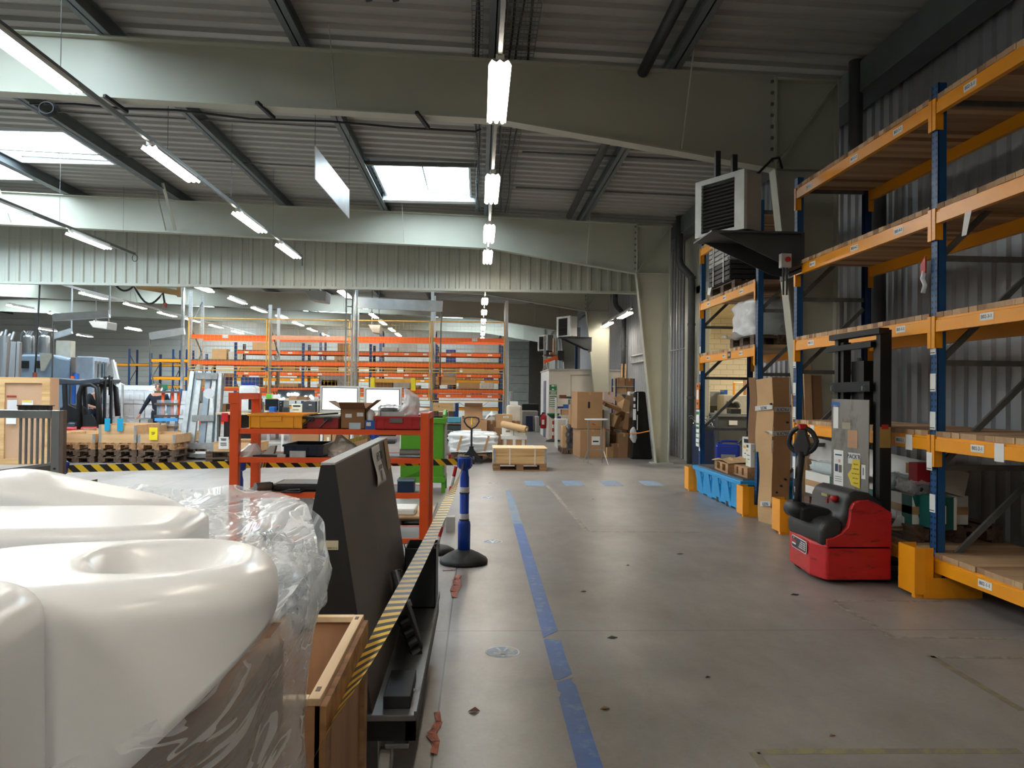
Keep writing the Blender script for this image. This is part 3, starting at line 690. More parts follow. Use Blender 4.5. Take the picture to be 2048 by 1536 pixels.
# ------------------------------------------------------------ helper: extents of a box seen between two picture corners at a given distance
def ext(x0, y0, x1, y1, Y, dep):
    a = at(x0, y1, Y); b = at(x1, y0, Y)
    return (a.x, Y, a.z, b.x, Y+dep, b.z)
def ebox(name, label, cat, e, m, group=None, bevel=.0):
    return tag(MB().box(*e).build(name, m, bevel=bevel), label, cat, group)
def ecarton(label, x0, y0, x1, y1, Y, dep, m=None, lab=0, rz=0, name='carton', group=None, base=None, open_=False, tape=True):
    e = ext(x0, y0, x1, y1, Y, dep); z0 = e[2] if base is None else base
    return carton(label, ((e[0]+e[3])/2, Y+dep/2, z0), (e[3]-e[0], dep, e[5]-z0), rz, m, open_, tape, lab, name=name, group=group)

# ------------------------------------------------------------ red pedestrian stacker
REDP = mat('scuffed_red_paint', (186,30,32), .42, var=.12, scale=3, stretch=(1,1,3), col2=(84,28,26), thr=.60)
BLKP = mat('textured_black_cover', (40,40,41), .5, var=.15, scale=5, bump=.15, bscale=220)
MAST = mat('black_mast_steel', (20,20,22), .45, metal=.3, var=.15)
st = thing('pedestrian_stacker', 'red and black electric pedestrian stacker parked against the pallet rack', 'forklift', (3.2, 6.8, 0))
Y0, Y1 = 6.43, 7.19
m = MB(); m.prism([(2.95,Y1),(2.90,6.62),(2.965,Y0),(3.53,Y0),(3.53,Y1)], 2, .035, .34); 
m.build('lower_body', REDP, st, world=True, bevel=.02, seg=3)
def sidepanel(y0, y1): return MB().prism([(2.965,.30),(2.965,.385),(3.03,.40),(3.10,.44),(3.15,.49),(3.168,.56),(3.175,.64),(3.20,.69),(3.24,.712),(3.34,.715),(3.43,.675),(3.53,.61),(3.53,.30)], 1, y0, y1)
sidepanel(Y0, Y0+.05).build('side_panel', REDP, st, world=True, bevel=.008); sidepanel(Y1-.05, Y1).build('side_panel', REDP, st, world=True, bevel=.008)
m = MB().prism([(2.925,.33),(2.925,.47),(2.95,.52),(3.0,.54),(3.10,.55),(3.13,.60),(3.14,.70),(3.17,.765),(3.24,.79),(3.36,.77),(3.46,.70),(3.5,.62),(3.5,.33)], 1, Y0+.045, Y1-.045)
m.build('cover', BLKP, st, world=True, bevel=.035, seg=4, smooth=True)
m = MB().prism([(2.925,.32),(2.92,.44),(2.94,.50),(3.0,.535),(3.12,.54),(3.12,.32)], 1, Y0+.02, Y1-.02); m.build('front_pad', BLKP, st, world=True, bevel=.04, seg=4, smooth=True)
for x, y in ((3.0,7.05),(3.25,6.55)): MB().cyl((x-.03 if x > 3.1 else x, y-.03, .045), (x-.03 if x > 3.1 else x, y+.04, .045), .044, 16).build('wheel', RUBBER, st, world=True)
# rating plate with its lines of print
PLT = mat('dark_plate', (36,38,50), .4, var=.03); PR = mat('plate_red', (178,44,52), .5)
pm = frame((2.893, 6.85, .235), (-.02/.57+.1*0, -1, 0), (0, 0, 1)); pm = frame((2.9085, 6.86, .26), (-.087, -1, -.0), (0, 0, 1))
m = MB(); m.M = pm; w, h = .2, .055
m.prism([(-w,-h+.015),(-w+.015,-h),(w-.02,-h),(w,-h+.02),(w,h-.015),(w-.015,h),(-w+.015,h),(-w,h-.015)], 2, -.002, .004); rim = m.build('rating_plate', WHITE, st, world=True)
m = MB(); m.M = pm; w, h = .194, .049; m.prism([(-w,-h+.015),(-w+.015,-h),(w-.02,-h),(w,-h+.02),(w,h-.015),(w-.015,h),(-w+.015,h),(-w,h-.015)], 2, .004, .005); m.build('plate_face', PLT, rim, world=True)
def plbar(x0, x1, y0, y1, mm):
    q = MB(); q.M = pm; q.box(x0, y0, .005, x1, y1, .0056); q.build('printed_line', mm, rim, world=True)
plbar(-.18,-.08,.0,.022,PR); plbar(-.18,-.08,-.022,-.008,PAPER); plbar(-.145,-.13,.03,.044,PAPER)
for k in range(4):
    y = .032-k*.018; plbar(.05-k*.018, .105, y-.005, y+.003, PAPER); plbar(.115, .18, y-.005, y+.003, PAPER)
plbar(.0,.18,-.044,-.036,PR)
# tiller
t = MB(); t.tube([(2.86,6.80,.60),(2.855,6.80,.72),(2.875,6.80,.9),(2.90,6.80,1.10)], .036, 14); t.cyl((2.85,6.70,.585),(2.85,6.90,.585), .075, 20)
t.build('tiller_arm', DARK, st, world=True, smooth=True)
m = MB().prism([(2.84,.50),(2.84,.62),(2.93,.64),(3.12,.60),(3.16,.52),(3.0,.48)], 1, 6.68, 6.92); m.build('tiller_base', DARK, st, world=True, bevel=.03, seg=3)
h = MB(); HR = Matrix.Rotation(R(50), 4, 'Z'); hm = Matrix.Translation((2.905, 6.80, 1.18)) @ HR; h.M = hm
lo = [(0, .125*math.sin(a)*(1.0 if math.cos(a) < 0 else .92), .02+.115*math.cos(a)) for a in [k*2*math.pi/20 for k in range(20)]]
h.tube(lo, .022, 8, closed=True); h.M = Matrix.Identity(4)
hd = h.build('tiller_grip', DARK, st, world=True, smooth=True)
m = MB().prism([(-.055,-.12),(.055,-.12),(.075,-.02),(.05,.06),(.035,.125),(-.035,.125),(-.05,.06),(-.075,-.02)], 0, -.03, .03); m.M = Matrix.Identity(4)
m.v = [HR @ p+Vector((2.905,6.80,1.18)) for p in m.v]; m.build('tiller_head', BLKP, hd, world=True, bevel=.02, seg=3)
MB().prism([(6.765,1.30),(6.765,1.325),(6.785,1.345),(6.83,1.35),(6.84,1.325),(6.84,1.30)], 0, 2.87, 2.945).build('belly_button', RED, hd, world=True, bevel=.01)
mm = frame((2.822, 6.79, .83), (0,.0,1), (0,1,0)); MB().box(2.821, 6.765, .74, 2.823, 6.82, .96)
for k, (z, w) in enumerate(((.86,.12),(.74,.05))): MB().box(2.829, 6.775, z, 2.8305, 6.80, z+w).build('lettering_strip', PAPER, st, world=True)
MB().box(2.822, 6.775, .68, 2.824, 6.81, .71).build('blue_sticker', mat('sky_blue_plastic', (70,150,210), .4), st, world=True)
MB().cyl((3.13,6.62,.70),(3.085,6.60,.715), .035, 14, r2=.022).build('emergency_button', RED, st, world=True, smooth=True)
MB().box(3.085, 6.69, .655, 3.10, 6.705, .70).build('key', RED, st, world=True)
MB().box(3.118, 6.76, .70, 3.128, 6.88, .725).build('model_plate', mat('gilt_plate', (176,160,112), .5), st, world=True)
# mast: channels, crossheads, lift chain, guard
for y, x in ((6.53,3.50),(7.10,3.40)):
    MB().box(x-.045, y-.035, .05, x+.055, y+.035, 2.18).build('mast_channel', MAST, st, world=True)
    s = 1 if y < 6.8 else -1; MB().box(x-.03, y+s*.05, .3, x+.04, y+s*.11, 2.10).build('inner_channel', MAST, st, world=True)
MB().bar((3.36,7.17,2.15),(3.48,6.48,2.17), .10, .05).build('crosshead', MAST, st, world=True)
MB().bar((3.33,7.20,2.04),(3.45,6.60,2.06), .06, .05).build('crosshead', MAST, st, world=True)
MB().bar((3.33,7.14,1.68),(3.44,6.62,1.69), .03, .09).build('cross_bar', MAST, st, world=True)
MB().cyl((3.47,6.86,.3),(3.47,6.86,1.95), .035, 12).build('lift_cylinder', MAST, st, world=True)
MB().box(3.44,6.75,1.35,3.56,6.98,1.92).build('carriage', MAST, st, world=True)
for y, x in ((7.08,3.325),(6.67,3.415)): MB().tube([(x-.012,y,1.70),(x-.03,y,1.69),(x-.03,y,1.655),(x-.012,y,1.65)], .006, 6).build('hook', GALV, st, world=True)
GUARD = mat('scratched_clear_guard', (128,124,118), .35, var=.18, scale=3, stretch=(1,1,.5), col2=(92,86,80), thr=.56)
g = MB().add([(3.335,7.14,.70),(3.425,6.62,.64),(3.425,6.62,1.57),(3.335,7.14,1.575)], [(0,1,2,3)]).build('guard_panel', GUARD, st, world=True, solid=.008)
gd = Vector((.09,-.52,0)).normalized()
def onguard(s, z, w, h, mm, name, d=.006):
    p = Vector((3.335,7.14,z))+gd*s; n = Vector((-1,-.17,0)).normalized(); q = MB(); q.M = frame(p+n*d, gd, (0,0,1)); q.box(0,0,0,w,h,.001)
    return q.build(name, mm, g, world=True), frame(p+n*(d+.0015), gd, (0,0,1))
onguard(.03, 1.30, .075, .22, PAPER, 'white_note'); onguard(.0, 1.50, .12, .045, mat('blue_tape', (40,96,176), .5), 'blue_tape')
onguard(.24, 1.135, .14, .16, mat('peach_tape', (182,140,104), .6), 'tape_patch'); onguard(.16, 1.30, .12, .06, mat('faded_tape', (158,148,126), .6), 'tape_patch')
doc, dm = onguard(.04, .72, .14, .38, PAPER, 'instruction_sheet')
for a, b, w, h, mmm in ((.02,.18,.045,.07,mat('photo_blue', (44,48,90), .5)),(.075,.175,.045,.07,mat('photo_olive', (96,92,76), .5)),(.02,.33,.10,.012,INKB),(.03,.27,.025,.025,CARDW),(.07,.265,.03,.03,mat('pinkish_print', (196,150,150), .6)),(.02,.13,.10,.006,GREYBR),(.02,.11,.10,.006,GREYBR),(.02,.09,.10,.006,GREYBR)):
    q = MB(); q.M = dm; q.box(a, b, 0, a+w, b+h, .0008); q.build('printed_block', mmm, doc, world=True)
lb, lm = onguard(.25, .99, .17, .10, CARDW, 'tape_label'); text("PACK'R", 'lettering', INKB, lb, lm @ Matrix.Translation((.08, .065, .001)), .04)
YEL = mat('yellow_note_paper', (226,200,60), .6, var=.05)
q = MB(); q.M = frame(Vector((3.335,7.14,.80))+gd*.25+Vector((-.0095,-.0015,0)), gd, (0,0,1)); q.prism([(0,.09),(.05,0),(.17,-.02),(.17,.23),(.07,.23),(.05,.14)], 2, 0, .001); yn = q.build('yellow_note', YEL, g, world=True)
for k, (a, b) in enumerate(((.08,.15),(.07,.15),(.06,.16),(.07,.15),(.08,.15))):
    z = .19-k*.042; w = MB(); w.M = q.M; w.tube([(a+(b-a)*i/8, z+.006*math.sin(i*2.3+k), .002) for i in range(9)], .0018, 4); w.build('handwriting', INK, yn, world=True)
nb, nm = onguard(.435, .87, .055, .125, PAPER, 'number_plate'); text('1', 'lettering', INK, nb, nm @ Matrix.Translation((.027, .062, .001)), .07)
vs_ = MB().box(3.452,6.494,1.16,3.55,6.4945,1.34).build('side_sticker', mat('sticker_gold', (150,120,60), .5), st, world=True)
MB().box(3.47,6.4935,1.32,3.53,6.494,1.36).build('red_mark', RED, vs_, world=True)
for s_ in (6.62, 7.0): MB().box(3.5, s_-.09, .05, 4.5, s_+.09, .10).build('fork', MAST, st, world=True)

# ------------------------------------------------------------ goods on the lowest deck behind the stacker
ZD = .352
TEAL = mat('teal_print', (10,84,78), .5, var=.05)
pallet('grey weathered pallet on the lowest rack deck under the white and teal cartons', (4.12, 7.55, ZD), math.pi/2, L=2.2, m=PWOODD)
Z1 = ZD+.146
def tealbox(label, c, size, rz=0):
    r = carton(label, c, size, rz, CARDW, tape=False); x, y, z = size[0]/2, size[1]/2, size[2]
    MB().box(-x-.002,-y*1.002,0,-x,-y+.16,z).build('teal_band', TEAL, r); MB().prism([(-x,z),(-x+.12,z),(-x+.2,0),(-x+.08,0)], 1, -y-.002, -y-.0005).build('teal_band', TEAL, r)
    MB().box(-x-.002,-y,z*.35,-x-.001,y,z*.62).build('brown_tape', TAPEC, r); MB().box(-x,-y-.003,z*.35,x,-y-.002,z*.62).build('brown_tape', TAPEC, r)
    MB().box(-x-.004,-y+.25,z*.05,-x-.002,-y+.40,z*.33).build('address_label', PAPER, r); return r
tealbox('white carton with teal band and brown tape, nearest of the two behind the stacker mast', (4.0, 6.82, Z1), (.5, .62, .25))
tealbox('white carton with teal corner left of the stacker console', (4.0, 8.30, Z1), (.5, .78, .25))
tealbox('white and teal carton hidden behind the stacker mast', (4.0, 7.5, Z1), (.5, .66, .22))
r = carton('teal carton with white label at the near end of the lowest deck goods', (3.89, 6.37, Z1), (.18, .24, .27), 0, TEAL, tape=False)
MB().box(-.06,-.122,.05,.0,-.1201,.2).build('address_label', PAPER, r); MB().box(.065,-.122,0,.09,-.1201,.27).build('white_edge', CARDW, r)
r = thing('long_white_carton', 'long white carton lying tilted over the bubble-wrapped parcels on the lowest deck', 'box', (4.0, 7.98, .79)); r.rotation_euler = (R(2), R(24), 0); WM[r.name] = Matrix.Translation((4.0,7.98,.79)) @ Euler((R(2),R(24),0)).to_matrix().to_4x4()
MB().box(-.06,-1.18,0,.06,1.12,.27).build('body', CARDW, r, bevel=.004); MB().box(-.061,-1.0,.02,-.0601,-.8,.1).build('printed_block', PAPER, r)
r = carton('red flat carton with gold label leaning at the end of the long white carton', (3.86, 6.56, .79), (.16, .12, .24), R(4), mat('red_print_card', (150,26,34), .5), tape=False)
MB().box(-.072,-.0,.14,-.0705,.11,.23).build('gold_label', mat('gold_label', (172,132,70), .5), r)
carton('tilted grey carton at the near right of the lowest deck goods', (3.97, 6.33, .79), (.22, .06, .21), 0, mat('grey_card', (150,144,134), .7), tape=False, rot=(R(-4), R(16), 0))
def parcel(name, label, c, size, mt, inner, seed=1, rot=(0,0,0), cat='parcel'):
    r = thing(name, label, cat, c); r.rotation_euler = rot; WM[r.name] = Matrix.Translation(c) @ Euler(rot).to_matrix().to_4x4(); x, y, z = size[0]/2, size[1]/2, size[2]
    MB().box(-x*.8,-y*.9,.01,x*.8,y*.9,z*.8).build('contents', inner, r, bevel=.02)
    def f(u, v):
        a = u*2*math.pi; b = v*math.pi; sx = abs(math.cos(a))**.5*math.copysign(1, math.cos(a)); sy = abs(math.sin(a))**.5*math.copysign(1, math.sin(a)); q = math.sin(b)**.45
        n = 1+.18*noise.noise(Vector((sx*2.5+seed, sy*2.5, b*2)))+.1*noise.noise(Vector((sx*7+seed, sy*7, b*6)))
        return (x*sx*q*n, y*sy*q*n, max(0, z*.5*(1-math.copysign(abs(math.cos(b))**.6, math.cos(b)))*n))
    MB().grid(f, 32, 16).build('wrapping', mt, r, smooth=True); return r
parcel('wrapped_parcel', 'pale blue bubble-wrapped parcel left of the stacker guard panel', (3.86, 8.15, Z1+.25), (.24, .95, .13), FILMB, mat('pale_blue_foam', (150,190,196), .6), 3)
parcel('wrapped_parcel', 'clear wrapped parcel right of the stacker mast', (3.86, 7.0, Z1+.25), (.24, .42, .14), FILMB, mat('pale_blue_foam2', (120,160,170), .6), 5)
parcel('plastic_bag', 'clear bag with dark parts on the teal-banded carton', (3.86, 6.62, Z1+.25), (.26, .34, .13), FILM, DARK, 8, cat='bag')
t = tag(MB().grid(lambda u, v: (3.74-.05*math.sin(3*u), 6.9-.3*u, Z1-.02+.05*v+.05*math.sin(u*9)*v-.03*math.sin(u*3)), 10, 5).build('loose_film', FILMW, smooth=True, solid=.003), 'scrap of loose film hanging at the carton foot behind the stacker', 'plastic film')
# planks leaning against the nearest column, behind the rack post
for i, (x0, x1, z1, mm_, lb_) in enumerate([(3.80,3.93,1.62,PINE,'pale board leaning on the nearest column behind the rack end, shortest'),(3.94,4.03,1.98,PLY,'reddish plank leaning on the nearest column behind the rack end, tallest'),(4.04,4.16,1.85,CARD2,'dark brown plank leaning on the nearest column, rightmost')]):
    tag(MB().add([(x0,9.0,0),(x1,9.0,0),(x1,9.03,0),(x0,9.03,0),(x0,9.2,z1),(x1,9.2,z1),(x1,9.23,z1),(x0,9.23,z1)], [(0,1,2,3),(4,5,6,7),(0,1,5,4),(1,2,6,5),(2,3,7,6),(3,0,4,7)]).build('wooden_board', mm_), lb_, 'board')

# ------------------------------------------------------------ tall folded cardboard
cd = thing('cardboard_sheet', 'tall folded brown cardboard taped up and standing between the two racks', 'cardboard', (3.6, 9.5, 0))
pts = {'flap': [at(1498,800,9.86).xy, at(1513,800,9.74).xy], 'strip': [at(1513,800,9.74).xy, at(1546,800,9.42).xy], 'main': [at(1546,800,9.42).xy, at(1580,800,9.47).xy]}
def cpanel(a, b, z0, z1, name, mm_, bow=0, zt2=None):
    def f(u, v):
        p = a.lerp(b, u); z = z0+(z1-z0)*v; k = .012*math.sin(v*7+u)+bow*math.sin(v*math.pi); return (p.x-k, p.y-k*.3+.0*u, z+(0 if zt2 is None else zt2*u*v))
    return MB().grid(f, 3, 16).build(name, mm_, cd, world=True, solid=.006)
cpanel(*pts['flap'], .98, 1.83, 'flap', CARD2, 0); cpanel(pts['strip'][0], pts['strip'][1], .88, 1.80, 'side_panel', CARD3, .0, .03)  # paler strip, darker flap: light on the folds put into card colours
a_, b_ = pts['strip']; cpanel(a_.lerp(b_, .18), b_+Vector((.01,-.0)), .0, .90, 'side_panel', CARD3, .0); cpanel(*pts['main'], 0, 1.83, 'main_panel', CARD, .0)
TP = mat('printed_parcel_tape', (196,196,192), .35, var=.04)
def ctape(z, parts_, rot=0, wd=.06):
    ob = None
    for (key, u0, u1, dz) in parts_:
        a, b = pts[key]; p = a.lerp(b, u0); q = a.lerp(b, u1); n = Vector((-1, -.15)).normalized()*.018 if key == 'strip' else Vector((-.1,-1)).normalized()*.022
        k = .012*math.sin(z/1.83*7)
        w = MB().quad((p.x+n.x-k,p.y+n.y,z),(q.x+n.x-k,q.y+n.y,z+dz),(q.x+n.x-k,q.y+n.y,z+dz+wd),(p.x+n.x-k,p.y+n.y,z+wd)).build('printed_tape', TP, cd, world=True)
        d = Vector((q.x-p.x, q.y-p.y, dz)); c = Vector(((p.x+q.x)/2+n.x-k, (p.y+q.y)/2+n.y, z+dz/2+wd/2)); nn = Vector((n.x, n.y, 0)).normalized()*.002
        text("PACK'R", 'lettering', INKB, w, frame(c+nn, -d, (0,0,-1)), .042, sx=.62 if key == 'strip' else .9)
ctape(1.40, [('strip',-.05,1,.03),('main',0,1.0,.0)]); ctape(1.10, [('strip',.25,1,.0),('main',0,1.0,.01)]); ctape(.20, [('strip',.4,1,.03),('main',0,.5,-.01)])
for px, py in ((1542,808),(1553,820),(1575,845),(1571,959),(1562,972),(1553,985)):
    p = at(px, py, 9.42); MB().cyl((p.x+.005, 9.448, p.z), (p.x+.005, 9.418, p.z), .013, 12).build('punched_hole', INK, cd, world=True)

# ------------------------------------------------------------ blue spill bin with goods
SKYB = mat('sky_blue_polyethylene', (34,146,206), .4, var=.05)
sb = thing('spill_containment_bin', 'bright blue spill containment bin with grey grating under the rack by the opening', 'bin', (3.95, 11.4, 0))
MB().box(3.54,10.28,.375,4.42,12.62,.44).build('rim', SKYB, sb, world=True, bevel=.012)
MB().box(3.60,10.34,.03,4.36,12.56,.38).build('tank', SKYB, sb, world=True)
y = 10.36
for k in range(5):
    w = .32; m = MB().add([(3.545,y+.03,.38),(3.545,y+w,.38),(3.61,y+w-.02,.0),(3.61,y+.05,.0),(3.66,y+.02,.38),(3.66,y+w+.01,.38),(3.66,y+w,.0),(3.66,y+.04,.0)], [(0,1,2,3),(4,5,6,7),(0,4,7,3),(1,5,6,2),(0,1,5,4),(3,2,6,7)])
    m.build('rib', SKYB, sb, world=True, bevel=.008); 
    y += .45
for k in range(4): MB().box(3.555, 10.36+.32+k*.45+.05, .30, 3.60, 10.36+.32+k*.45+.09, .38).build('rib_gusset', SKYB, sb, world=True)
for k in (1, 2): MB().box(3.598, 10.38+.45*k+.12, 0.0, 3.602, 10.38+.45*k+.22, .09).build('fork_slot', INK, sb, world=True)
gm = MB()
gm.box(3.60,10.34,.438,4.38,12.56,.452)
for k in range(26): gm.box(3.61,10.36+k*.085,.452,4.37,10.40+k*.085,.458)
gm.build('grating', mat('grey_grating', (92,92,90), .6), sb, world=True)
GZ = .459
# jerrycan
JB = mat('blue_jerrycan', (22,54,160), .35, var=.05)
j = thing('jerrycan', 'royal blue jerrycan with grey label on the blue spill bin', 'canister', (4.0, 12.2, GZ), R(-20)); 
MB().box(-.19,-.15,0,.19,.15,.36).build('body', JB, j, bevel=.04, seg=3); MB().tube([(-.10,0,.35),(-.10,0,.40),(.02,0,.41),(.14,0,.40),(.14,0,.35)], .018, 8).build('handle', JB, j); MB().cyl((-.15,0,.35),(-.15,0,.385), .03, 12).build('cap', JB, j)
MB().box(-.10,-.153,.05,.12,-.151,.2).build('label_sticker', mat('grey_label', (150,152,150), .6), j)
pallet('small half pallet with torn cardboard on the blue spill bin', (3.86, 11.4, GZ), math.pi/2+R(-4), L=.8, W=.44)
tag(MB().grid(lambda u, v: (3.62+.46*u, 11.0+.82*v, GZ+.15+.02*math.sin(5*v+2*u)+.03*abs(math.sin(8*u+3*v))*v), 8, 10).build('torn_cardboard', CARD3, solid=.006), 'torn brown cardboard on the half pallet on the spill bin', 'cardboard')
pallet('small half pallet under the white labelled boxes on the spill bin', (3.95, 10.75, GZ), math.pi/2, L=.6, W=.5)
def doc_box(label, c, size, rz):
    r = carton(label, c, size, rz, CARDW, tape=False); x, y, z = size[0]/2, size[1]/2, size[2]
    for k, (a, b, h, mm_) in enumerate(((-.1,.7,.12,INK),(.2,.8,.08,mat('amber_print', (226,170,50), .5)),(-.6,.6,.03,INK),(-.6,.5,.03,INK),(.1,.7,.2,mat('lime_print', (196,210,150), .5)))):
        MB().box(-x-.0015, a*y if a < b else b*y, z*(.82-k*.17), -x-.0005, b*y, z*(.82-k*.17)+z*h).build('printed_block', mm_, r)
        if k in (1, 4): MB().box(a*x, -y-.0015, z*(.82-k*.17), b*x, -y-.0005, z*(.82-k*.17)+z*h).build('printed_block', mm_, r)
    return r
doc_box('tall white printed carton standing behind the half pallets on the spill bin', (4.0, 11.1, GZ+.0), (.22, .42, .52), R(10)) if False else doc_box('tall white printed carton standing on the spill bin behind the half pallet', (4.22, 11.62, GZ), (.2, .42, .50), R(6))
doc_box('narrow white printed carton leaning at the near end of the spill bin', (3.80, 10.62, GZ+.146), (.06, .24, .32), R(-4))
parcel('plastic_bag', 'crumpled clear bag between the white cartons on the spill bin', (3.95, 10.5, GZ+.146), (.2, .2, .3), FILMW, CARDW, 4, cat='bag')

# ------------------------------------------------------------ unit heaters on the columns
HM = mat('heater_grey_panel', (168,168,164), .5, var=.04); HD = mat('heater_dark_coil', (26,24,23), .6); BRK = mat('dark_bracket_steel', (70,72,74), .5, metal=.3)
def heater(label):
    r = thing('unit_heater', label, 'heater', (3.0, 8.6, 3.50))
    q = MB(); Mx = Matrix.Translation((3.01, 8.62, 3.50)) @ Matrix.Rotation(math.atan2(.6, -.36), 4, 'Z'); q.M = Mx
    q.box(0,-.27,0,.70,.0,.66); q.build('cabinet', HM, r, world=True)
    f = MB(); f.M = Mx
    f.box(-.02,0,-.01,.12,.05,.67); f.box(.62,0,-.01,.72,.05,.67); f.box(.1,0,.61,.64,.05,.67); f.box(.1,0,-.01,.64,.05,.03); f.build('front_frame', mat('heater_light_frame', (196,204,202), .45), r, world=True)
    c = MB(); c.M = Mx; c.box(.12,.005,.03,.62,.02,.61); c.build('coil', HD, r, world=True)
    l = MB(); l.M = Mx
    for k in range(13): l.bar((.12,.04,.06+k*.043),(.62,.04,.06+k*.043), .04, .004, up=(0,.5,1))
    l.build('louvres', mat('louvre_dark', (52,48,46), .4, metal=.4), r, world=True)
    return r
h1 = heater('large grey unit heater with black louvres on the nearest column above the racks')
b1 = thing('heater_bracket', 'dark steel bracket shelf under the large unit heater', 'bracket', (3.4, 9.1, 3.2))
MB().box(2.62,8.62,3.455,3.66,9.35,3.475).build('shelf_plate', BRK, b1, world=True)
for y in (8.70, 9.27): MB().prism([(2.72,3.455),(3.70,3.455),(3.72,3.05),(3.55,3.08)], 1, y-.006, y+.006).build('gusset', BRK, b1, world=True)
MB().box(3.68,8.68,3.0,3.72,9.3,3.48).build('back_plate', BRK, b1, world=True)
sw = thing('isolator_switch', 'grey and red isolator switch box under the heater bracket', 'switch', (3.52,8.6,3.12)); 
MB().box(3.42,8.60,3.06,3.54,8.68,3.22).build('switch_box', HM, sw, world=True, bevel=.006); MB().cyl((3.49,8.60,3.15),(3.49,8.575,3.15), .03, 16).build('rotary_knob', RED, sw, world=True)
for x in (3.46,3.50): MB().cyl((x,8.64,2.75),(x,8.64,3.07), .012, 8).build('conduit', DARK, sw, world=True)
tag(MB().tube([(3.05,8.9,4.1),(3.3,9.0,4.25),(3.5,9.1,4.45),(3.62,9.2,4.5),(3.7,9.3,4.4)], .015, 8).build('power_cable', DARK, smooth=True), 'black cable running from the large heater to the rafter knee', 'cable')
tag(MB().box(2.78,9.0,4.1,2.84,9.06,4.5).box(3.0,9.05,4.1,3.06,9.12,4.48).build('heater_hanger', DARK), 'dark hanger straps above the large unit heater', 'bracket')
m = MB()
for k in range(14): m.box(3.56+k*.028, 8.62-.0, 2.995+k*.012, 3.58+k*.028, 8.66, 3.01+k*.012) if k % 2 else None
m.bar((3.52,8.64,2.98),(3.95,8.64,3.16), .05, .004, up=(0,1,0)); m.bar((3.52,8.64,3.02),(3.95,8.64,3.20), .05, .004, up=(0,1,0)); tag(m.build('cable_ladder', BRK), 'short slotted cable ladder from the isolator to the rack post', 'cable tray')
for Yf, lab in ((26.1, 'smaller looking grey unit heater on the column beside the white office'), (34.45, 'far grey unit heater on the column behind the white office')):
    o = copy_tree(h1, (3.0, 8.6+Yf-9.4, 3.50), 0, lab)
    o = copy_tree(b1, (3.4, 9.1+Yf-9.4, 3.2), 0, 'steel bracket under the '+lab.split('unit')[0].replace('smaller looking ', '')+'heater on the '+('column beside the white office' if Yf < 30 else 'far column'))
# downpipes on the right wall by each frame
def downpipe(Y, label):
    r = thing('downpipe', label, 'pipe', (4.75, Y, 0)); X = 4.62
    MB().tube([(4.92,Y-.2,0),(4.92,Y-.2,4.2),(4.90,Y-.2,4.35),(4.66,Y-.2,4.6),(4.62,Y-.2,4.75),(4.62,Y-.2,5.75)], .085, 16).build('pipe', mat('grey_pvc', (74,76,78), .5), r, world=True, smooth=True)
    for z in (1.5, 3.2, 4.3): MB().cyl((4.92,Y-.2,z),(4.92,Y-.2,z+.06), .095, 16).build('coupling', mat('grey_pvc', (74,76,78), .5), r, world=True)
downpipe(9.5, 'dark grey downpipe beside the nearest column'); downpipe(17.9, 'dark grey downpipe beside the column at the partition'); downpipe(26.3, 'grey downpipe beside the column by the white office')
# conduits on the wall beyond the partition column
cg = 'conduits on the right wall'
for k in range(6):
    yy = 18.7+k*.28; tag(MB().cyl((5.07,yy,0),(5.07,yy,5.3), .018, 8).build('conduit_pipe', HM), 'thin vertical conduit on the right wall behind the partition column', 'conduit', cg)
tag(MB().tube([(5.065,18.5,2.75),(5.065,20.4,2.75),(5.065,20.5,2.8),(5.065,20.5,5.2)], .018, 8).build('pipe_run', HM, smooth=True), 'pipe that runs along and then up the right wall behind the partition column', 'pipe')
for z, lab in ((2.62,'lower'),(2.85,'upper')): tag(MB().tube([(5.06,20.6,z),(5.06,25.4,z)], .03, 8).build('pipe_run', HM, smooth=True), '%s of two horizontal pipes on the right wall above the carton pile' % lab, 'pipe')
# ------------------------------------------------------------ machines in the next room, through the opening
MG = mat('machine_grey', (120,124,122), .5, var=.06); MGD = mat('machine_dark_grey', (78,80,78), .5, var=.08); MC = mat('machine_cream', (176,172,158), .5)
r = thing('machine_cabinet', 'light grey flat machine cabinet seen through the wall opening at left', 'machine', at(1420, 860, 19)); e = ext(1402,783,1443,812,19,.8)
MB().box(*e).build('panel', mat('machine_light_grey', (140,142,146), .5), r, world=True, bevel=.01); e = ext(1408,812,1440,880,19,.7); MB().box(e[0],e[1],0,e[3],e[4],e[5]).build('base', MGD, r, world=True)
r = thing('milling_machine', 'cream machine tool with a hose seen through the wall opening', 'machine', at(1470, 860, 18.5)); e = ext(1447,790,1496,832,18.5,.7)
MB().box(*e).build('head', MC, r, world=True, bevel=.03); e = ext(1455,803,1480,815,18.45,.1); MB().box(*e).build('recess', DARK, r, world=True); e = ext(1450,832,1490,880,18.5,.7); MB().box(e[0],e[1],0,e[3],e[4],e[5]).build('column', MGD, r, world=True)
p = at(1478,812,18.4); MB().tube([p+Vector((.12*math.cos(a)-.1,-.05,.12*math.sin(a))) for a in (0,.5,1,1.5,2,2.4)], .03, 8).build('hose', HM, r, world=True)
r = thing('lathe', 'dark grey lathe body with a white plate seen through the wall opening', 'machine', at(1470, 900, 17.2)); e = ext(1436,830,1512,892,16.95,.7)
MB().box(e[0],e[1],0,e[3],e[4],e[5]).build('bed', MGD, r, world=True, bevel=.02); e = ext(1434,828,1505,833,16.9,.78); MB().box(*e).build('tray', MG, r, world=True); e = ext(1458,841,1475,850,16.93,.01); MB().box(*e).build('data_plate', PAPER, r, world=True)
e = ext(1462,818,1482,832,16.93,.3); MB().box(*e).build('tool_post', DARK, r, world=True); e = ext(1437,822,1450,832,16.93,.3); MB().box(*e).build('vice', GALV, r, world=True)
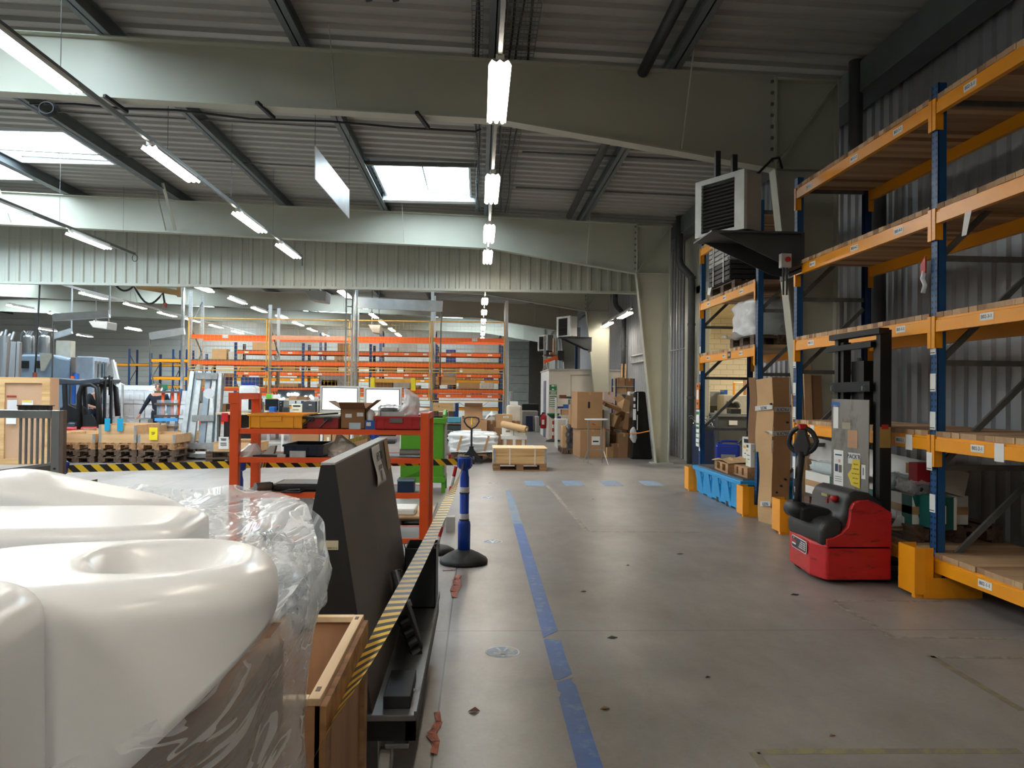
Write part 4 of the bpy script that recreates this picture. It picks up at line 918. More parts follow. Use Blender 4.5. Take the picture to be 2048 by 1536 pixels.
r = thing('waste_bin', 'dark blue bin with metal swarf seen through the wall opening', 'bin', at(1418, 900, 16.8)); e = ext(1399,852,1430,912,16.3,.6); MB().box(e[0],e[1],0,e[3],e[4],e[5]).build('body', mat('dark_blue_bin', (18,36,72), .5), r, world=True, bevel=.03)
sw_ = MB()
for k in range(60):
    p = Vector((random.uniform(e[0],e[3]), random.uniform(e[1],e[4]), e[5]+random.uniform(0,.14))); q = p+Vector((random.uniform(-.15,.15), random.uniform(-.1,.1), random.uniform(-.03,.08))); sw_.tube([p,(p+q)/2+Vector((0,0,.04)),q], .008, 4)
o = sw_.build('metal_swarf', GALV, r, world=True); o['kind'] = 'stuff'
ebox('blue_crate', 'small blue crate on top of the machines seen through the wall opening', 'crate', ext(1448,780,1455,789,18.6,.3), mat('blue_plastic', (30,90,170), .4))
r = thing('safety_gate', 'yellow guard post with a thin rail in the next room', 'barrier', at(1468,800,21)); a = at(1468,765,21); b = at(1490,768,21); MB().cyl((a.x,a.y,0),(a.x,a.y,a.z), .03, 8).build('post', ORANGE, r, world=True); MB().cyl(a,(b.x,b.y,a.z), .012, 6).build('rail', ORANGE, r, world=True)
ebox('door_frame_post', 'brown wooden frame standing in the next room', 'frame', (lambda e:(e[0],e[1],0,e[3],e[4],e[5]))(ext(1488,757,1493,880,20,.1)), PLY)
ebox('red_notice', 'small red notice on the rear rack post near the opening', 'sign', ext(1523,732,1527,750,10.6,.01), RED)
A = bpy.data.lights.new('annex_lamp', 'AREA'); A.shape = 'RECTANGLE'; A.size = 1.5; A.size_y = .3; A.energy = 160; A.color = (1,.87,.66)
for x, y in ((9,15),(8.5,21),(12,25)):
    r = copy_tree(LT, (x, y, 4.35), 0, 'fluorescent light in the next room', 'lights in the next room')
    ao = bpy.data.objects.new('annex_lamp', A); COL.objects.link(ao); ao.location = (x, y, 4.28)
# ------------------------------------------------------------ striped barrier tape
def tape_mat(name, c1, c2, slant=1.0, per=.1):
    m = bpy.data.materials.new(name); m.use_nodes = True; nt = m.node_tree; b = nt.nodes['Principled BSDF']; b.inputs['Roughness'].default_value = .45
    uv = nt.nodes.new('ShaderNodeUVMap'); sp = nt.nodes.new('ShaderNodeSeparateXYZ'); nt.links.new(uv.outputs[0], sp.inputs[0])
    v = math_node(nt, 'FRACT', math_node(nt, 'DIVIDE', math_node(nt, 'ADD', sp.outputs[0], math_node(nt, 'MULTIPLY', sp.outputs[1], slant)), per))
    mx = nt.nodes.new('ShaderNodeMix'); mx.data_type = 'RGBA'; nt.links.new(math_node(nt, 'GREATER_THAN', v, .5), mx.inputs[0]); mx.inputs[6].default_value = s2l(c1)+(1,); mx.inputs[7].default_value = s2l(c2)+(1,)
    nt.links.new(mx.outputs[2], b.inputs['Base Color']); return m
TAPEM = tape_mat('black_yellow_stripes', (240,206,40), (26,26,28), -1.0, .125)
TAPE2 = tape_mat('black_yellow_stripes_straight', (226,186,70), (58,52,44), .15, .082)
def ribbon(name, pts, w, wdir, m, label, n=60, parent=None):
    """flat band along pts (polyline), width direction wdir(t)"""
    pts = [Vector(p) for p in pts]; L = [0]
    for a, b in zip(pts[:-1], pts[1:]): L.append(L[-1]+(b-a).length)
    def P(t):
        s = t*L[-1]
        for i in range(len(L)-1):
            if s <= L[i+1] or i == len(L)-2: return pts[i].lerp(pts[i+1], (s-L[i])/(L[i+1]-L[i]))
    vs = []; uvs = []
    for i in range(n+1):
        t = i/n; p = P(t); d = Vector(wdir(t)).normalized()
        vs += [p-d*w/2, p+d*w/2]; uvs += [(t*L[-1], 0), (t*L[-1], w)]
    fs = [(2*i, 2*i+2, 2*i+3, 2*i+1) for i in range(n)]
    org = vs[0].copy(); me = bpy.data.meshes.new(name); me.from_pydata([tuple(v-org) for v in vs], [], fs)
    ul = me.uv_layers.new(name='UVMap')
    for lp in me.loops: ul.data[lp.index].uv = uvs[lp.vertex_index]
    me.materials.append(m); o = bpy.data.objects.new(name, me); COL.objects.link(o); o.location = org
    for p in me.polygons: p.use_smooth = True
    if label: tag(o, label, 'barrier tape')
    return o
PB = mat('blue_post_plastic', (18,66,168), .35, var=.06); REFL = mat('white_reflective_band', (206,210,214), .35)
def barrier_post(label, x, y):
    r = thing('barrier_post', label, 'barrier post', (x, y, 0))
    b = MB(); prof = [(.225,0),(.23,.02),(.215,.045),(.15,.085),(.085,.115),(.06,.125)]; n = 40; vs = []
    for rr, z in prof:
        for k in range(n):
            a = 2*math.pi*k/n; q = rr*(1-.05*max(0, math.cos(a*6))**6*(1 if z < .07 else .3)); vs.append((q*math.cos(a), q*math.sin(a), z))
    fs = [(i*n+k, i*n+(k+1) % n, (i+1)*n+(k+1) % n, (i+1)*n+k) for i in range(len(prof)-1) for k in range(n)]+[tuple(range(n-1,-1,-1)), tuple(range((len(prof)-1)*n, len(prof)*n))]
    b.add(vs, fs); b.build('rubber_base', RUBBER, r, smooth=True)
    MB().lathe([(.058,.12),(.06,.36),(.056,.385),(.043,.40),(.043,.80),(.035,.84),(.033,.90)], (0,0,0), 28).build('post_tube', PB, r, smooth=True)
    for z in (.41, .66): MB().lathe([(.045,z),(.0455,z+.001),(.0455,z+.05),(.045,z+.051)], (0,0,0), 28).build('reflective_band', REFL, r, smooth=True); MB().lathe([(.043,z-.012),(.048,z-.008),(.048,z-.002),(.043,z)], (0,0,0), 28).build('ring', DARK, r)
    MB().lathe([(.040,.875),(.062,.89),(.066,.92),(.066,.985),(.058,.99)], (0,0,0), 28).build('tape_head', PB, r, bevel=.004); MB().lathe([(.05,.985),(.056,.99),(.05,1.0),(.001,1.003)], (0,0,0), 24).build('head_cap', DARK, r, smooth=True)
    for a in (0, 90, 180, 270): q = MB(); q.M = Matrix.Rotation(R(a+30), 4, 'Z'); q.box(.058,-.02,.90,.072,.02,.975); q.build('tape_clip', PB, r, bevel=.003)
    return r
p1 = fl(928,1112); barrier_post('blue barrier post nearest, standing alone on the open floor', -.125, 7.27)
p2 = at(477,940,6.98); barrier_post('blue barrier post behind the left leg of the small orange rack', p2.x, p2.y)
p3 = at(748,880,11.7); barrier_post('blue barrier post further back behind the dark slanted board', p3.x, p3.y)
lend = at(126,938,6.6); p4 = at(119,938,6.6); barrier_post('blue barrier post hidden behind the corner of the steel frame at the left', p4.x, p4.y)
ribbon('barrier_tape', [(-.17,7.27,.945),(p2.x+.06,p2.y,.935)], .062, lambda t: (0,0,1), TAPEM, 'black and yellow barrier tape stretched between the two blue posts')
ribbon('barrier_tape', [(p2.x-.06,p2.y,.935), lend], .062, lambda t: (0,.05,1), TAPEM, 'black and yellow barrier tape running left past the stacked pallets')
ribbon('barrier_tape', [(p3.x-.06,p3.y-.03,.93), at(650,896,9.4), at(522,930,6.85)], .06, lambda t: (.2*t,0,1), TAPE2, 'thin striped tape sloping down from the furthest blue post behind the rack')
e0 = Vector((-.135,7.21,.93)); e1 = at(606,1556,1.78)
def wd(t):
    a = R(85) if t < .05 else (R(85)*(1-min(1,(t-.05)/.25)) if t < .3 else (0 if t < .74 else R(62)*min(1,(t-.74)/.22)**1.4)); return (math.cos(a), 0, math.sin(a))
path = []
for i in range(41):
    t = i/40; p = e0.lerp(e1, t); p.z -= .05*math.sin(math.pi*t); path.append(p)
ribbon('barrier_tape', path, .072, wd, TAPE2, 'twisted black and yellow tape running from the nearest blue post down to the wrapped pallet', n=160)
# red and white pole leaning by the post
r = thing('warning_pole', 'red and white striped warning pole with black foot behind the nearest blue post', 'pole', (-.4,7.75,0))
a, b = Vector((-.40,7.72,.06)), Vector((-.22,7.72,.86)); n = 8
for k in range(n): MB().cyl(a.lerp(b,k/n), a.lerp(b,(k+1)/n), .018, 12).build('stripe_segment', RED if k % 2 else WHITE, r, world=True)
MB().lathe([(.17,0),(.175,.03),(.12,.06),(.03,.085)], (-.40,7.72,0), 28).build('rubber_foot', RUBBER, r, world=True, smooth=True)

# ------------------------------------------------------------ trolley with the slanted board
TM = mat('worn_trolley_deck', (104,106,108), .4, metal=.5, var=.15, scale=3, col2=(70,66,62), thr=.6)
BRD = mat('dark_grey_board', (76,70,64), .55, var=.12, scale=2, col2=(96,90,84), thr=.62)
tr = thing('flat_trolley', 'low dark steel platform trolley carrying the slanted board', 'trolley', (-.6,4.0,0))
MB().box(-1.0,3.1,.285,-.235,4.95,.31).build('platform', TM, tr, world=True, bevel=.004)
m = MB(); m.box(-1.0,3.12,.20,-.24,3.16,.285); m.box(-1.0,4.89,.20,-.24,4.93,.285); m.box(-.28,3.12,.20,-.24,4.93,.285); m.box(-1.0,3.12,.20,-.96,4.93,.285); m.build('frame', MAST, tr, world=True)
MB().box(-.245,3.1,.30,-.235,4.95,.325).build('edge_lip', TM, tr, world=True)
for x, y in ((-.37,3.24),(-.9,3.24),(-.34,4.75),(-.9,4.75)):
    c = thing('caster', None, None, (0,0,0)); bpy.data.objects.remove(c)
    q = MB().prism([(-.05,.20),(.07,.20),(.03,.10),(.0,.05),(-.03,.05),(-.035,.12)], 0, x-.03, x-.024); q.prism([(-.05,.20),(.07,.20),(.03,.10),(.0,.05),(-.03,.05),(-.035,.12)], 0, x+.024, x+.03); q.box(x-.05,-.06,.19,x+.05,.08,.20)
    q.v = [p+Vector((0,y,0)) for p in q.v]; cf = q.build('caster_fork', GALV, tr, world=True)
    MB().cyl((x-.022,y-.01,.062),(x+.022,y-.01,.062), .062, 24).build('caster_wheel', HM, cf, world=True, bevel=.006)
q = MB().prism([(3.11,.19),(3.13,.165),(3.16,.15),(3.2,.155),(3.2,.17),(3.16,.17)], 0, -.36, -.27); q.build('brake_pedal', GALV, tr, world=True)
bd = thing('slanted_board', 'dark grey slanted board on an A-frame standing on the low trolley', 'board', (-.6,4.0,.312))
bl = [(-.412,.312),(-.573,1.305)]; Y0b, Y1b = 3.12, 4.86
def bq(o0, o1, y0, y1): return MB().add([(bl[0][0]+o0,y0,bl[0][1]),(bl[0][0]+o1,y0,bl[0][1]),(bl[1][0]+o1,y0,bl[1][1]),(bl[1][0]+o0,y0,bl[1][1]),(bl[0][0]+o0,y1,bl[0][1]),(bl[0][0]+o1,y1,bl[0][1]),(bl[1][0]+o1,y1,bl[1][1]),(bl[1][0]+o0,y1,bl[1][1])], [(0,1,2,3),(7,6,5,4),(0,4,5,1),(1,5,6,2),(2,6,7,3),(3,7,4,0)])
bq(-.018, 0, Y0b, Y1b).build('board_face', BRD, bd, world=True)
MB().prism([(-.630,1.30),(-.574,1.303),(-.414,.314),(-.80,.314)], 1, Y0b-.004, Y0b+.022).build('end_panel', mat('matt_black_panel', (20,20,22), .6, var=.1), bd, world=True)
MB().prism([(-.630,1.30),(-.590,1.303),(-.434,.314),(-.80,.314)], 1, Y1b-.03, Y1b).build('end_panel', MAST, bd, world=True)
MB().box(-.63,Y0b,1.303,-.573,Y1b,1.312).build('top_cap', mat('pale_edge', (176,176,172), .5), bd, world=True)
MB().add([(-.64,Y0b+.05,1.29),(-.63,Y0b+.05,1.30),(-.80,Y0b+.05,.314),(-.81,Y0b+.05,.314),(-.64,Y1b,1.29),(-.63,Y1b,1.30),(-.80,Y1b,.314),(-.81,Y1b,.314)], [(0,1,2,3),(4,5,6,7),(0,3,7,4),(1,2,6,5),(0,1,5,4)]).build('rear_face', BRD, bd, world=True)
s_ = MB().box(-.628,Y0b-.008,.965,-.555,Y0b-.005,1.002).build('barcode_sticker', mat('cream_label', (196,188,160), .5), bd, world=True); text('3HK13-G', 'lettering', INK, s_, frame((-.578,Y0b-.0085,.972),(1,0,0),(0,0,1)), .007, ext=.0002)
MB().tube([(-.612,Y0b-.004,.945),(-.62,Y0b-.025,.93),(-.622,Y0b-.04,.87),(-.626,Y0b-.04,.82),(-.632,Y0b-.02,.78),(-.634,Y0b-.004,.76)], .008, 6).build('strap_handle', DARK, bd, world=True)
def onboard(y, z, w, h, d=.003):
    """matrix on the slanted face; origin lower near corner"""
    f = (z-bl[0][1])/(bl[1][1]-bl[0][1]); x = bl[0][0]+(bl[1][0]-bl[0][0])*f; up = Vector((bl[1][0]-bl[0][0],0,bl[1][1]-bl[0][1])).normalized(); n = Vector((0,1,0)).cross(up).normalized()
    return frame(Vector((x,y,z))+n*d, (0,1,0), up)
sh = thing('paper_sheet', 'long white printed sheet hanging over the top of the slanted board', 'paper', (-.55,4.2,1.0)); M_ = onboard(4.08, 1.095, .2, .3, .006)
q = MB(); q.M = M_
q.grid(lambda u, v: (.30*u+.01*(1-v), .21*v, .006+.010*math.sin(v*5+u)*(1-v)), 4, 10); q.build('sheet', PAPER, sh, world=True, solid=.001, smooth=True)
text('AP1708', 'lettering', INK, sh, M_ @ Matrix.Translation((.15,.15,.020)), .05, sx=1.1)
for a, b, w, h in ((.10,.10,.14,.03),(.15,.02,.05,.07)):
    q = MB(); q.M = M_; q.box(a*.9, b*.8, .016, (a+w)*.9, (b+h)*.8, .017); q.build('printed_block', GREYBR, sh, world=True)
t = thing('brown_paper', 'strip of brown paper hanging at the far top corner of the slanted board', 'paper', (-.55,4.7,1.1)); q = MB(); q.M = onboard(4.66,1.13,.1,.17,.004); q.box(0,0,0,.14,.175,.003); q.build('strip', CARD3, t, world=True)
# things on the trolley
bb = thing('black_box', 'flat black box lying on the near end of the low trolley', 'box', (-.3,3.3,.312)); MB().box(-.375,3.16,.312,-.265,3.46,.362).build('box_body', mat('black_matt_box', (24,26,32), .6, var=.08), bb, world=True, bevel=.003); MB().cyl((-.262,3.28,.34),(-.256,3.28,.34), .008, 8).build('screw', GALV, bb, world=True)
bk = thing('metal_bin', 'dark open square bin at the far end of the low trolley', 'bin', (-.33,4.75,.312)); m = MB(); t = .006
m.box(-.43,4.62,.312,-.245,4.90,.32); m.box(-.43,4.62,.312,-.43+t,4.90,.665); m.box(-.245-t,4.62,.312,-.245,4.90,.665); m.box(-.43,4.62,.312,-.245,4.62+t,.665); m.box(-.43,4.90-t,.312,-.245,4.90,.665); m.build('bin_body', mat('dark_grey_bin', (44,46,50), .4, metal=.2), bk, world=True)
for x in (-.425,-.25): MB().tube([(x,4.63,.66),(x-.01,4.62,.69),(x+.01,4.62,.70)], .004, 5).build('wire_hook', GALV, bk, world=True)
def gear(label, y):
    r = thing('toothed_disc', label, 'wheel part', (-.45,y,.42)); q = MB(); q.M = Matrix.Translation((-.425,y,.455)) @ Matrix.Rotation(R(82), 4, 'Y') @ Matrix.Rotation(R(10), 4, 'Z'); n = 48; vs = []
    for z in (-.018,.018):
        for k in range(n): a = 2*math.pi*k/n; rr = .145 if (k//2) % 2 else .128; vs.append((rr*math.cos(a), rr*math.sin(a), z))
    q.add(vs, [(k,(k+1) % n,n+(k+1) % n,n+k) for k in range(n)]+[tuple(range(n-1,-1,-1)), tuple(range(n,2*n))]); q.build('disc', RUBBER, r, world=True, bevel=.003)
    h = MB(); h.M = q.M; h.cyl((0,0,-.03),(0,0,.03), .05, 20); h.build('hub', DARK, r, world=True); return r
gear('black toothed disc leaning on the slanted board, nearer of two', 4.30); gear('black toothed disc leaning on the slanted board, further of two', 4.37)
pl_ = thing('plastic_plate', 'black square plastic plate with lobed edge leaning on the slanted board', 'plate', (-.35,3.95,.312)); q = MB(); q.M = Matrix.Translation((-.355,3.98,.475)) @ Matrix.Rotation(R(-18), 4, 'Y') @ Matrix.Rotation(R(16), 4, 'X') @ Matrix.Rotation(R(8), 4, 'Z')
q.prism([(-.19,-.12),(-.12,-.155),(.15,-.155),(.2,-.12),(.2,.13),(.16,.165),(-.14,.165),(-.19,.12)], 0, -.02, .02); q.build('plate_body', RUBBER, pl_, world=True, bevel=.012)
for k in range(5): h = MB(); h.M = q.M; h.cyl((-.045,-.2,-.12+k*.06),(.0,-.185,-.12+k*.06), .026, 12); h.build('lobe', DARK, pl_, world=True)
h = MB(); h.M = q.M; h.box(.02,-.02,.03,.035,.0,.06); h.build('clip', GALV, pl_, world=True)

# ------------------------------------------------------------ wooden crate in the foreground
CRT = wood('crate_plywood', (182,140,104), (154,112,80), 2, 6, knots=False); RIM = wood('crate_rim_pine', (222,196,160), (200,168,128), 1, 12)
cr = thing('wooden_crate', 'open plywood crate with pale pine rim beside the wrapped pallet', 'crate', (-.8,2.4,0)); xa, xb, ya, yb_, zc = -1.25, -.405, 2.03, 2.79, .80
MB().box(xa,ya,.0,xb,ya+.012,zc-.02).build('side_panel', CRT, cr, world=True); MB().box(xa,yb_-.012,.0,xb,yb_,zc-.02).build('side_panel', CRT, cr, world=True)
MB().box(xb-.012,ya,.0,xb,yb_,zc-.02).build('side_panel', CRT, cr, world=True); MB().box(xa,ya,.0,xa+.012,yb_,zc-.02).build('side_panel', CRT, cr, world=True); MB().box(xa,ya,.06,xb,yb_,.08).build('base_panel', CRT, cr, world=True)
for a in ((xb-.03,ya,xb+.002,yb_),(xa-.002,ya,xa+.03,yb_),(xa+.03,ya-.002,xb-.03,ya+.03),(xa+.03,yb_-.03,xb-.03,yb_+.002)): MB().box(a[0],a[1],zc-.02,a[2],a[3],zc).build('rim', RIM, cr, world=True, bevel=.002)
for y in (ya+.0, yb_-.075): MB().box(xb,y,0,xb+.018,y+.075,zc-.02).build('batten', PWOOD, cr, world=True, bevel=.002)
MB().prism([(ya+.075,zc-.10),(ya+.075,zc-.02),(yb_-.075,zc-.02),(yb_-.075,zc-.09)], 0, xb, xb+.018).build('batten', PWOOD, cr, world=True); MB().box(xb,ya+.075,0,xb+.018,yb_-.075,.08).build('batten', PWOOD, cr, world=True)
for y in (ya+.05, yb_-.06): MB().box(xb-.022,y,zc-.001,xb-.010,y+.03,zc+.001).build('joint_mark', PWOODD, cr, world=True)

# ------------------------------------------------------------ wrapped pallet of white moulded shells
def shell_mat():
    m = bpy.data.materials.new('milky_polyethylene'); m.use_nodes = True; b = m.node_tree.nodes['Principled BSDF']; b.inputs['Base Color'].default_value = s2l((240,242,244))+(1,)
    b.inputs['Roughness'].default_value = .30; b.inputs['Subsurface Weight'].default_value = .25; b.inputs['Subsurface Radius'].default_value = (.05,.05,.05); b.inputs['Subsurface Scale'].default_value = .3; b.inputs['Coat Weight'].default_value = .25; b.inputs['Coat Roughness'].default_value = .15
    return m
SHL = shell_mat()
def shell(label, cx, cy, a, b, ztop, wall, rot=0, ex=4.0, tilt=(0,0), dish=None, cr_=.045, taper=.04, bumps=(), shallow=0.0):
    """moulded tub: superellipse plan, rounded shoulder, optional dished recess"""
    r = thing('plastic_shell', label, 'plastic moulding', (cx, cy, ztop-wall), rot); n = 96
    prof = [(k/14*(1-cr_/min(a,b)), 0.0) for k in range(0, 15)]
    q0 = 1-cr_/min(a,b)
    for k in range(1, 9): t = k/8*math.pi/2; prof.append((q0+(1-q0)*math.sin(t), -cr_*(1-math.cos(t))))
    for k in range(1, 9): prof.append((1+taper*k/8, -cr_-(wall-cr_)*k/8))
    vs = []
    for i, (rr, dz) in enumerate(prof):
        for k in range(n):
            t = 2*math.pi*k/n; c, s = math.cos(t), math.sin(t); m = (abs(c)**ex+abs(s)**ex)**(-1/ex); x, y = a*rr*c*m, b*rr*s*m
            z = wall+dz+tilt[0]*x+tilt[1]*y
            if dish:
                dx, dy, da, db, dd = dish; e = ((abs((x-dx)/da))**3+(abs((y-dy)/db))**3)**(1/3)
                z -= dd*(1 if e < .55 else (0 if e > 1.05 else .5+.5*math.cos((e-.55)/.5*math.pi)))
            for (bx, by, br, bh) in bumps:
                e = math.hypot((x-bx)/br, (y-by)/br); z += bh*math.exp(-e*e)
            if shallow and dz < -cr_:
                f = min(1, max(0, (x/a+1)/2)); z = z + (-dz-cr_)*shallow*f**1.2
            vs.append((x, y, z))
    m_ = len(prof); fs = [(i*n+k, i*n+(k+1) % n, (i+1)*n+(k+1) % n, (i+1)*n+k) for i in range(1, m_-1) for k in range(n)]
    ci = len(vs); vs.append(tuple(Vector(vs[0])))
    fs += [(ci, n+k, n+(k+1) % n) for k in range(n)]
    mb = MB().add(vs, fs); mb.build('shell_body', SHL, r, smooth=True, solid=.006); return r
shell('large white moulded shell with a dished hollow in the foreground of the wrapped pallet', -.595, 1.235, .27, .20, 1.33, .50, R(14), 3.2, (.0,.0), (.10,.01,.12,.12,.055), .05, .0, shallow=.95)
shell('white moulded shell standing at the lower left corner of the picture', -.70, .90, .17, .15, 1.352, .52, R(10), 3.4, (0,.0), None, .045, .05)
shell('low white moulded shell behind the dished one', -.86, 1.56, .30, .12, 1.345, .45, R(4), 5.5, (.0,.05), None, .022, .05)
shell('rearmost and highest white moulded shell of the wrapped pallet', -.90, 1.80, .235, .10, 1.375, .45, R(-3), 3.6, (-.17,.0), None, .04, .05, ((-.12,0,.08,.012),))
shell('white moulded shell top just left of the highest one, at the picture edge', -1.36, 1.80, .22, .10, 1.372, .45, R(2), 3.6, (.03,0), None, .04, .05)
shell('small white moulded shell edge at the left between the larger shells', -1.02, 1.32, .24, .10, 1.325, .45, R(2), 3.0, (0,0), None, .04, .05)
pallet('pale wooden pallet under the wrapped white shells', (-.85,1.40,0), 0, L=.98, W=.98)
tag(MB().box(-1.28,1.12,.146,-.45,1.84,1.02).build('carton', CARD2, bevel=.01), 'brown cardboard container under film inside the foreground wrapped pallet', 'box')
def lerp_path(P, t):
    n = len(P)-1; i = min(int(t*n), n-1); a = t*n-i; a_, b_ = Vector(P[i]), Vector(P[i+1])
    p0 = Vector(P[max(i-1,0)]); p3 = Vector(P[min(i+2,n)])
    return .5*((2*a_)+(b_-p0)*a+(2*p0-5*a_+4*b_-p3)*a*a+(3*a_-p0-3*b_+p3)*a**3)
TOPP = [(-1.42,1.70,1.30),(-1.30,1.93,1.345),(-.95,1.955,1.35),(-.60,1.95,1.352),(-.45,1.90,1.345),(-.375,1.76,1.315),(-.325,1.58,1.262),(-.335,1.42,1.225),(-.36,1.22,1.185),(-.45,1.06,1.15),(-.58,.92,1.13),(-.76,.78,1.10),(-1.10,.70,1.10),(-1.35,.90,1.10),(-1.42,1.25,1.15),(-1.42,1.70,1.30)]
def sleeve(u, v):
    p = lerp_path(TOPP, u); c = Vector((-.88,1.38,0)); d = (p-c); d.z = 0; d.normalize()
    z = p.z*(1-v)+.12*v; n = noise.noise(Vector((p.x*4+3, p.y*4, z*3)))*.028+noise.noise(Vector((p.x*9, p.y*9+z*5, z*4)))*.008
    pinch = -.025*math.sin(min(1, v*2.2)*math.pi)+.02*math.exp(-((v-.04)/.05)**2)
    return (p.x+d.x*(n+pinch), p.y+d.y*(n+pinch), z+.4*n*(1-v))
FILMF = film('foreground_stretch_film', .10, .9, 3.2, stretch=(.5,1.2,3.2), rough=.09, dist=.05, rot=(0,R(38),0), distort=.9, glint=.35)
FILMT = film('crumpled_stretch_film', .16, .9, 6.5, rough=.08, dist=.04, distort=1.2, glint=.4)
wr = thing('stretch_wrap', 'clear crinkled stretch film wrapped around the foreground pallet of white shells', 'plastic film', (-.85,1.4,.1))
MB().grid(sleeve, 180, 60).build('film_sleeve', FILMF, wr, world=True, smooth=True)
def cap(u, v):   # sheet drawn over the back right corner
    A = lerp_path(TOPP, .12+.42*u); B = Vector((-.98,1.70,1.33)).lerp(Vector((-.46,1.30,1.20)), u); p = A.lerp(B, v)
    n = noise.noise(Vector((p.x*7, p.y*7, 4)))*.022+abs(noise.noise(Vector((p.x*14, p.y*14, 1))))*.014; return (p.x, p.y, p.z+n-.03*math.sin(v*math.pi))
MB().grid(cap, 90, 40).build('film_sheet', FILMT, wr, world=True, smooth=True)
def gather(u, v):
    a = u*2*math.pi; b = v*math.pi; rr = 1+.25*noise.noise(Vector((math.cos(a)*2, math.sin(a)*2, b*2)))+.12*noise.noise(Vector((math.cos(a)*6, math.sin(a)*6, b*6)))
    return (-.350+.045*math.sin(b)*math.cos(a)*rr, 1.57+.08*math.sin(b)*math.sin(a)*rr, 1.205+.085*math.cos(b)*rr)
MB().grid(gather, 48, 32).build('film_bunch', FILMT, wr, world=True, smooth=True)
def gather2(u, v):
    a = u*2*math.pi; b = v*math.pi; rr = 1+.3*noise.noise(Vector((math.cos(a)*2+4, math.sin(a)*2, b*2)))+.15*noise.noise(Vector((math.cos(a)*7, math.sin(a)*7, b*7)))
    return (-.42+.09*math.sin(b)*math.cos(a)*rr, 1.55+.16*math.sin(b)*math.sin(a)*rr, 1.235+.07*math.cos(b)*rr)
MB().grid(gather2, 60, 40).build('film_bunch', FILMT, wr, world=True, smooth=True)

# ------------------------------------------------------------ floor markings
BT = mat('worn_blue_floor_tape', (40,84,150), .5, var=.18, scale=6, col2=(82,112,150), thr=.58)
BT2 = mat('faded_blue_floor_tape', (96,128,162), .55, var=.15, scale=5, col2=(130,134,138), thr=.5)
def strip(name, label, poly, m, z=.0015, cat='floor marking', group=None):
    return tag(MB().prism(poly, 2, .0004, z).build(name, m), label, cat, group)
xl, xr = .437, .548
strip('floor_tape', 'nearest length of blue floor tape, running off the bottom edge', [(xl,2.9),(xr,2.9),(xr,4.22),(xr-.02,4.30),(xr,4.335),(xl+.01,4.27),(xl+.005,4.15),(xl+.02,4.12),(xl,4.05)], BT)
strip('floor_tape', 'short torn piece of blue floor tape between two gaps', [(xl,4.31),(xl+.03,4.30),(xr,4.39),(xr-.005,4.70),(xr,4.98),(xl+.02,5.02),(xl,5.0)], BT)
strip('floor_tape', 'long middle length of blue floor tape', [(xl,5.03),(xl+.03,5.08),(xr,5.18),(xr,9.4),(xl,9.4)], BT)
strip('floor_tape', 'far faded end of the blue floor tape', [(xl,9.41),(xr,9.41),(xr,11.2),(xr-.02,12.7),(xl+.02,12.6),(xl,11.2)], BT2)
for i, px in enumerate((1068,1145,1221,1300)):
    p = fl(px, 966); strip('floor_square', 'faded blue square marking on the far floor, %s from the left' % o_names[i].replace('nearest', 'first'), [(p.x-.17,p.y-.45),(p.x+.17,p.y-.45),(p.x+.17,p.y+.35),(p.x-.17,p.y+.35)], BT2)
DB = mat('worn_blue_decal', (70,104,136), .45, var=.2, scale=9, col2=(150,146,140), thr=.52); DW = mat('worn_white_decal', (196,200,204), .5, var=.05)
def decal(x, y, label, z=0):
    r = thing('pedestrian_decal', label, 'floor sticker', (x, y, 0)); rr = .105
    MB().cyl((0,0,.0004),(0,0,.0015), rr, 40).build('white_rim', DW, r); MB().cyl((0,0,.0015),(0,0,.0019), rr*.93, 40).build('blue_disc', DB, r)
    f = MB().bar((-.0,-.055,.0021),(0,.0,.0021), .028, .0004); f.cyl((0,-.075,.0019),(0,-.075,.0023), .012, 12)
    for s in (-1,1): f.bar((0,-.01,.0021),(s*.035,.075,.0021), .016, .0004); f.bar((0,-.05,.0021),(s*.055,-.015,.0021), .013, .0004)
    f.build('walking_figure', DW, r); return r
for (px, py), lab in (((1005,1304),'nearest round blue pedestrian sticker on the floor'),((985,1083),'second round pedestrian sticker on the floor, right of the post base'),((977,995),'third faded pedestrian sticker further along the aisle'),((987,966),'large worn round sticker outline far along the aisle')):
    p = fl(px, py); decal(p.x, p.y, lab)
OT = mat('torn_orange_tape', (168,98,78), .7, var=.2, scale=20, bump=.3)
def torn(label, pts, w):
    m = MB(); n = len(pts)
    for i in range(n-1):
        a, b = Vector(pts[i]).to_3d(), Vector(pts[i+1]).to_3d(); wa = w*random.uniform(.6,1.2); d = (b-a).orthogonal(); d = Vector((-(b-a).y,(b-a).x,0)).normalized()*wa/2
        m.add([a-d+Vector((0,0,.002)), a+d+Vector((0,0,.006)), b+d*.8+Vector((0,0,.003)), b-d*.9+Vector((0,0,.01))], [(0,1,2,3)])
    return tag(m.build('torn_tape', OT, solid=.001), label, 'floor tape')
torn('torn reddish tape remnant on the floor just below the nearest barrier post', [(-.16,6.75),(-.175,6.6),(-.165,6.4),(-.18,6.2),(-.17,6.02)], .07)
torn('crumpled reddish tape scraps on the floor beside the trolley', [fl(874,1425).xy, fl(878,1445).xy, fl(870,1460).xy, fl(862,1470).xy, fl(872,1485).xy, fl(868,1510).xy], .05)
torn('thin reddish tape line on the floor behind the trolley', [fl(885,1142).xy, fl(905,1141).xy, fl(912,1140).xy], .02)
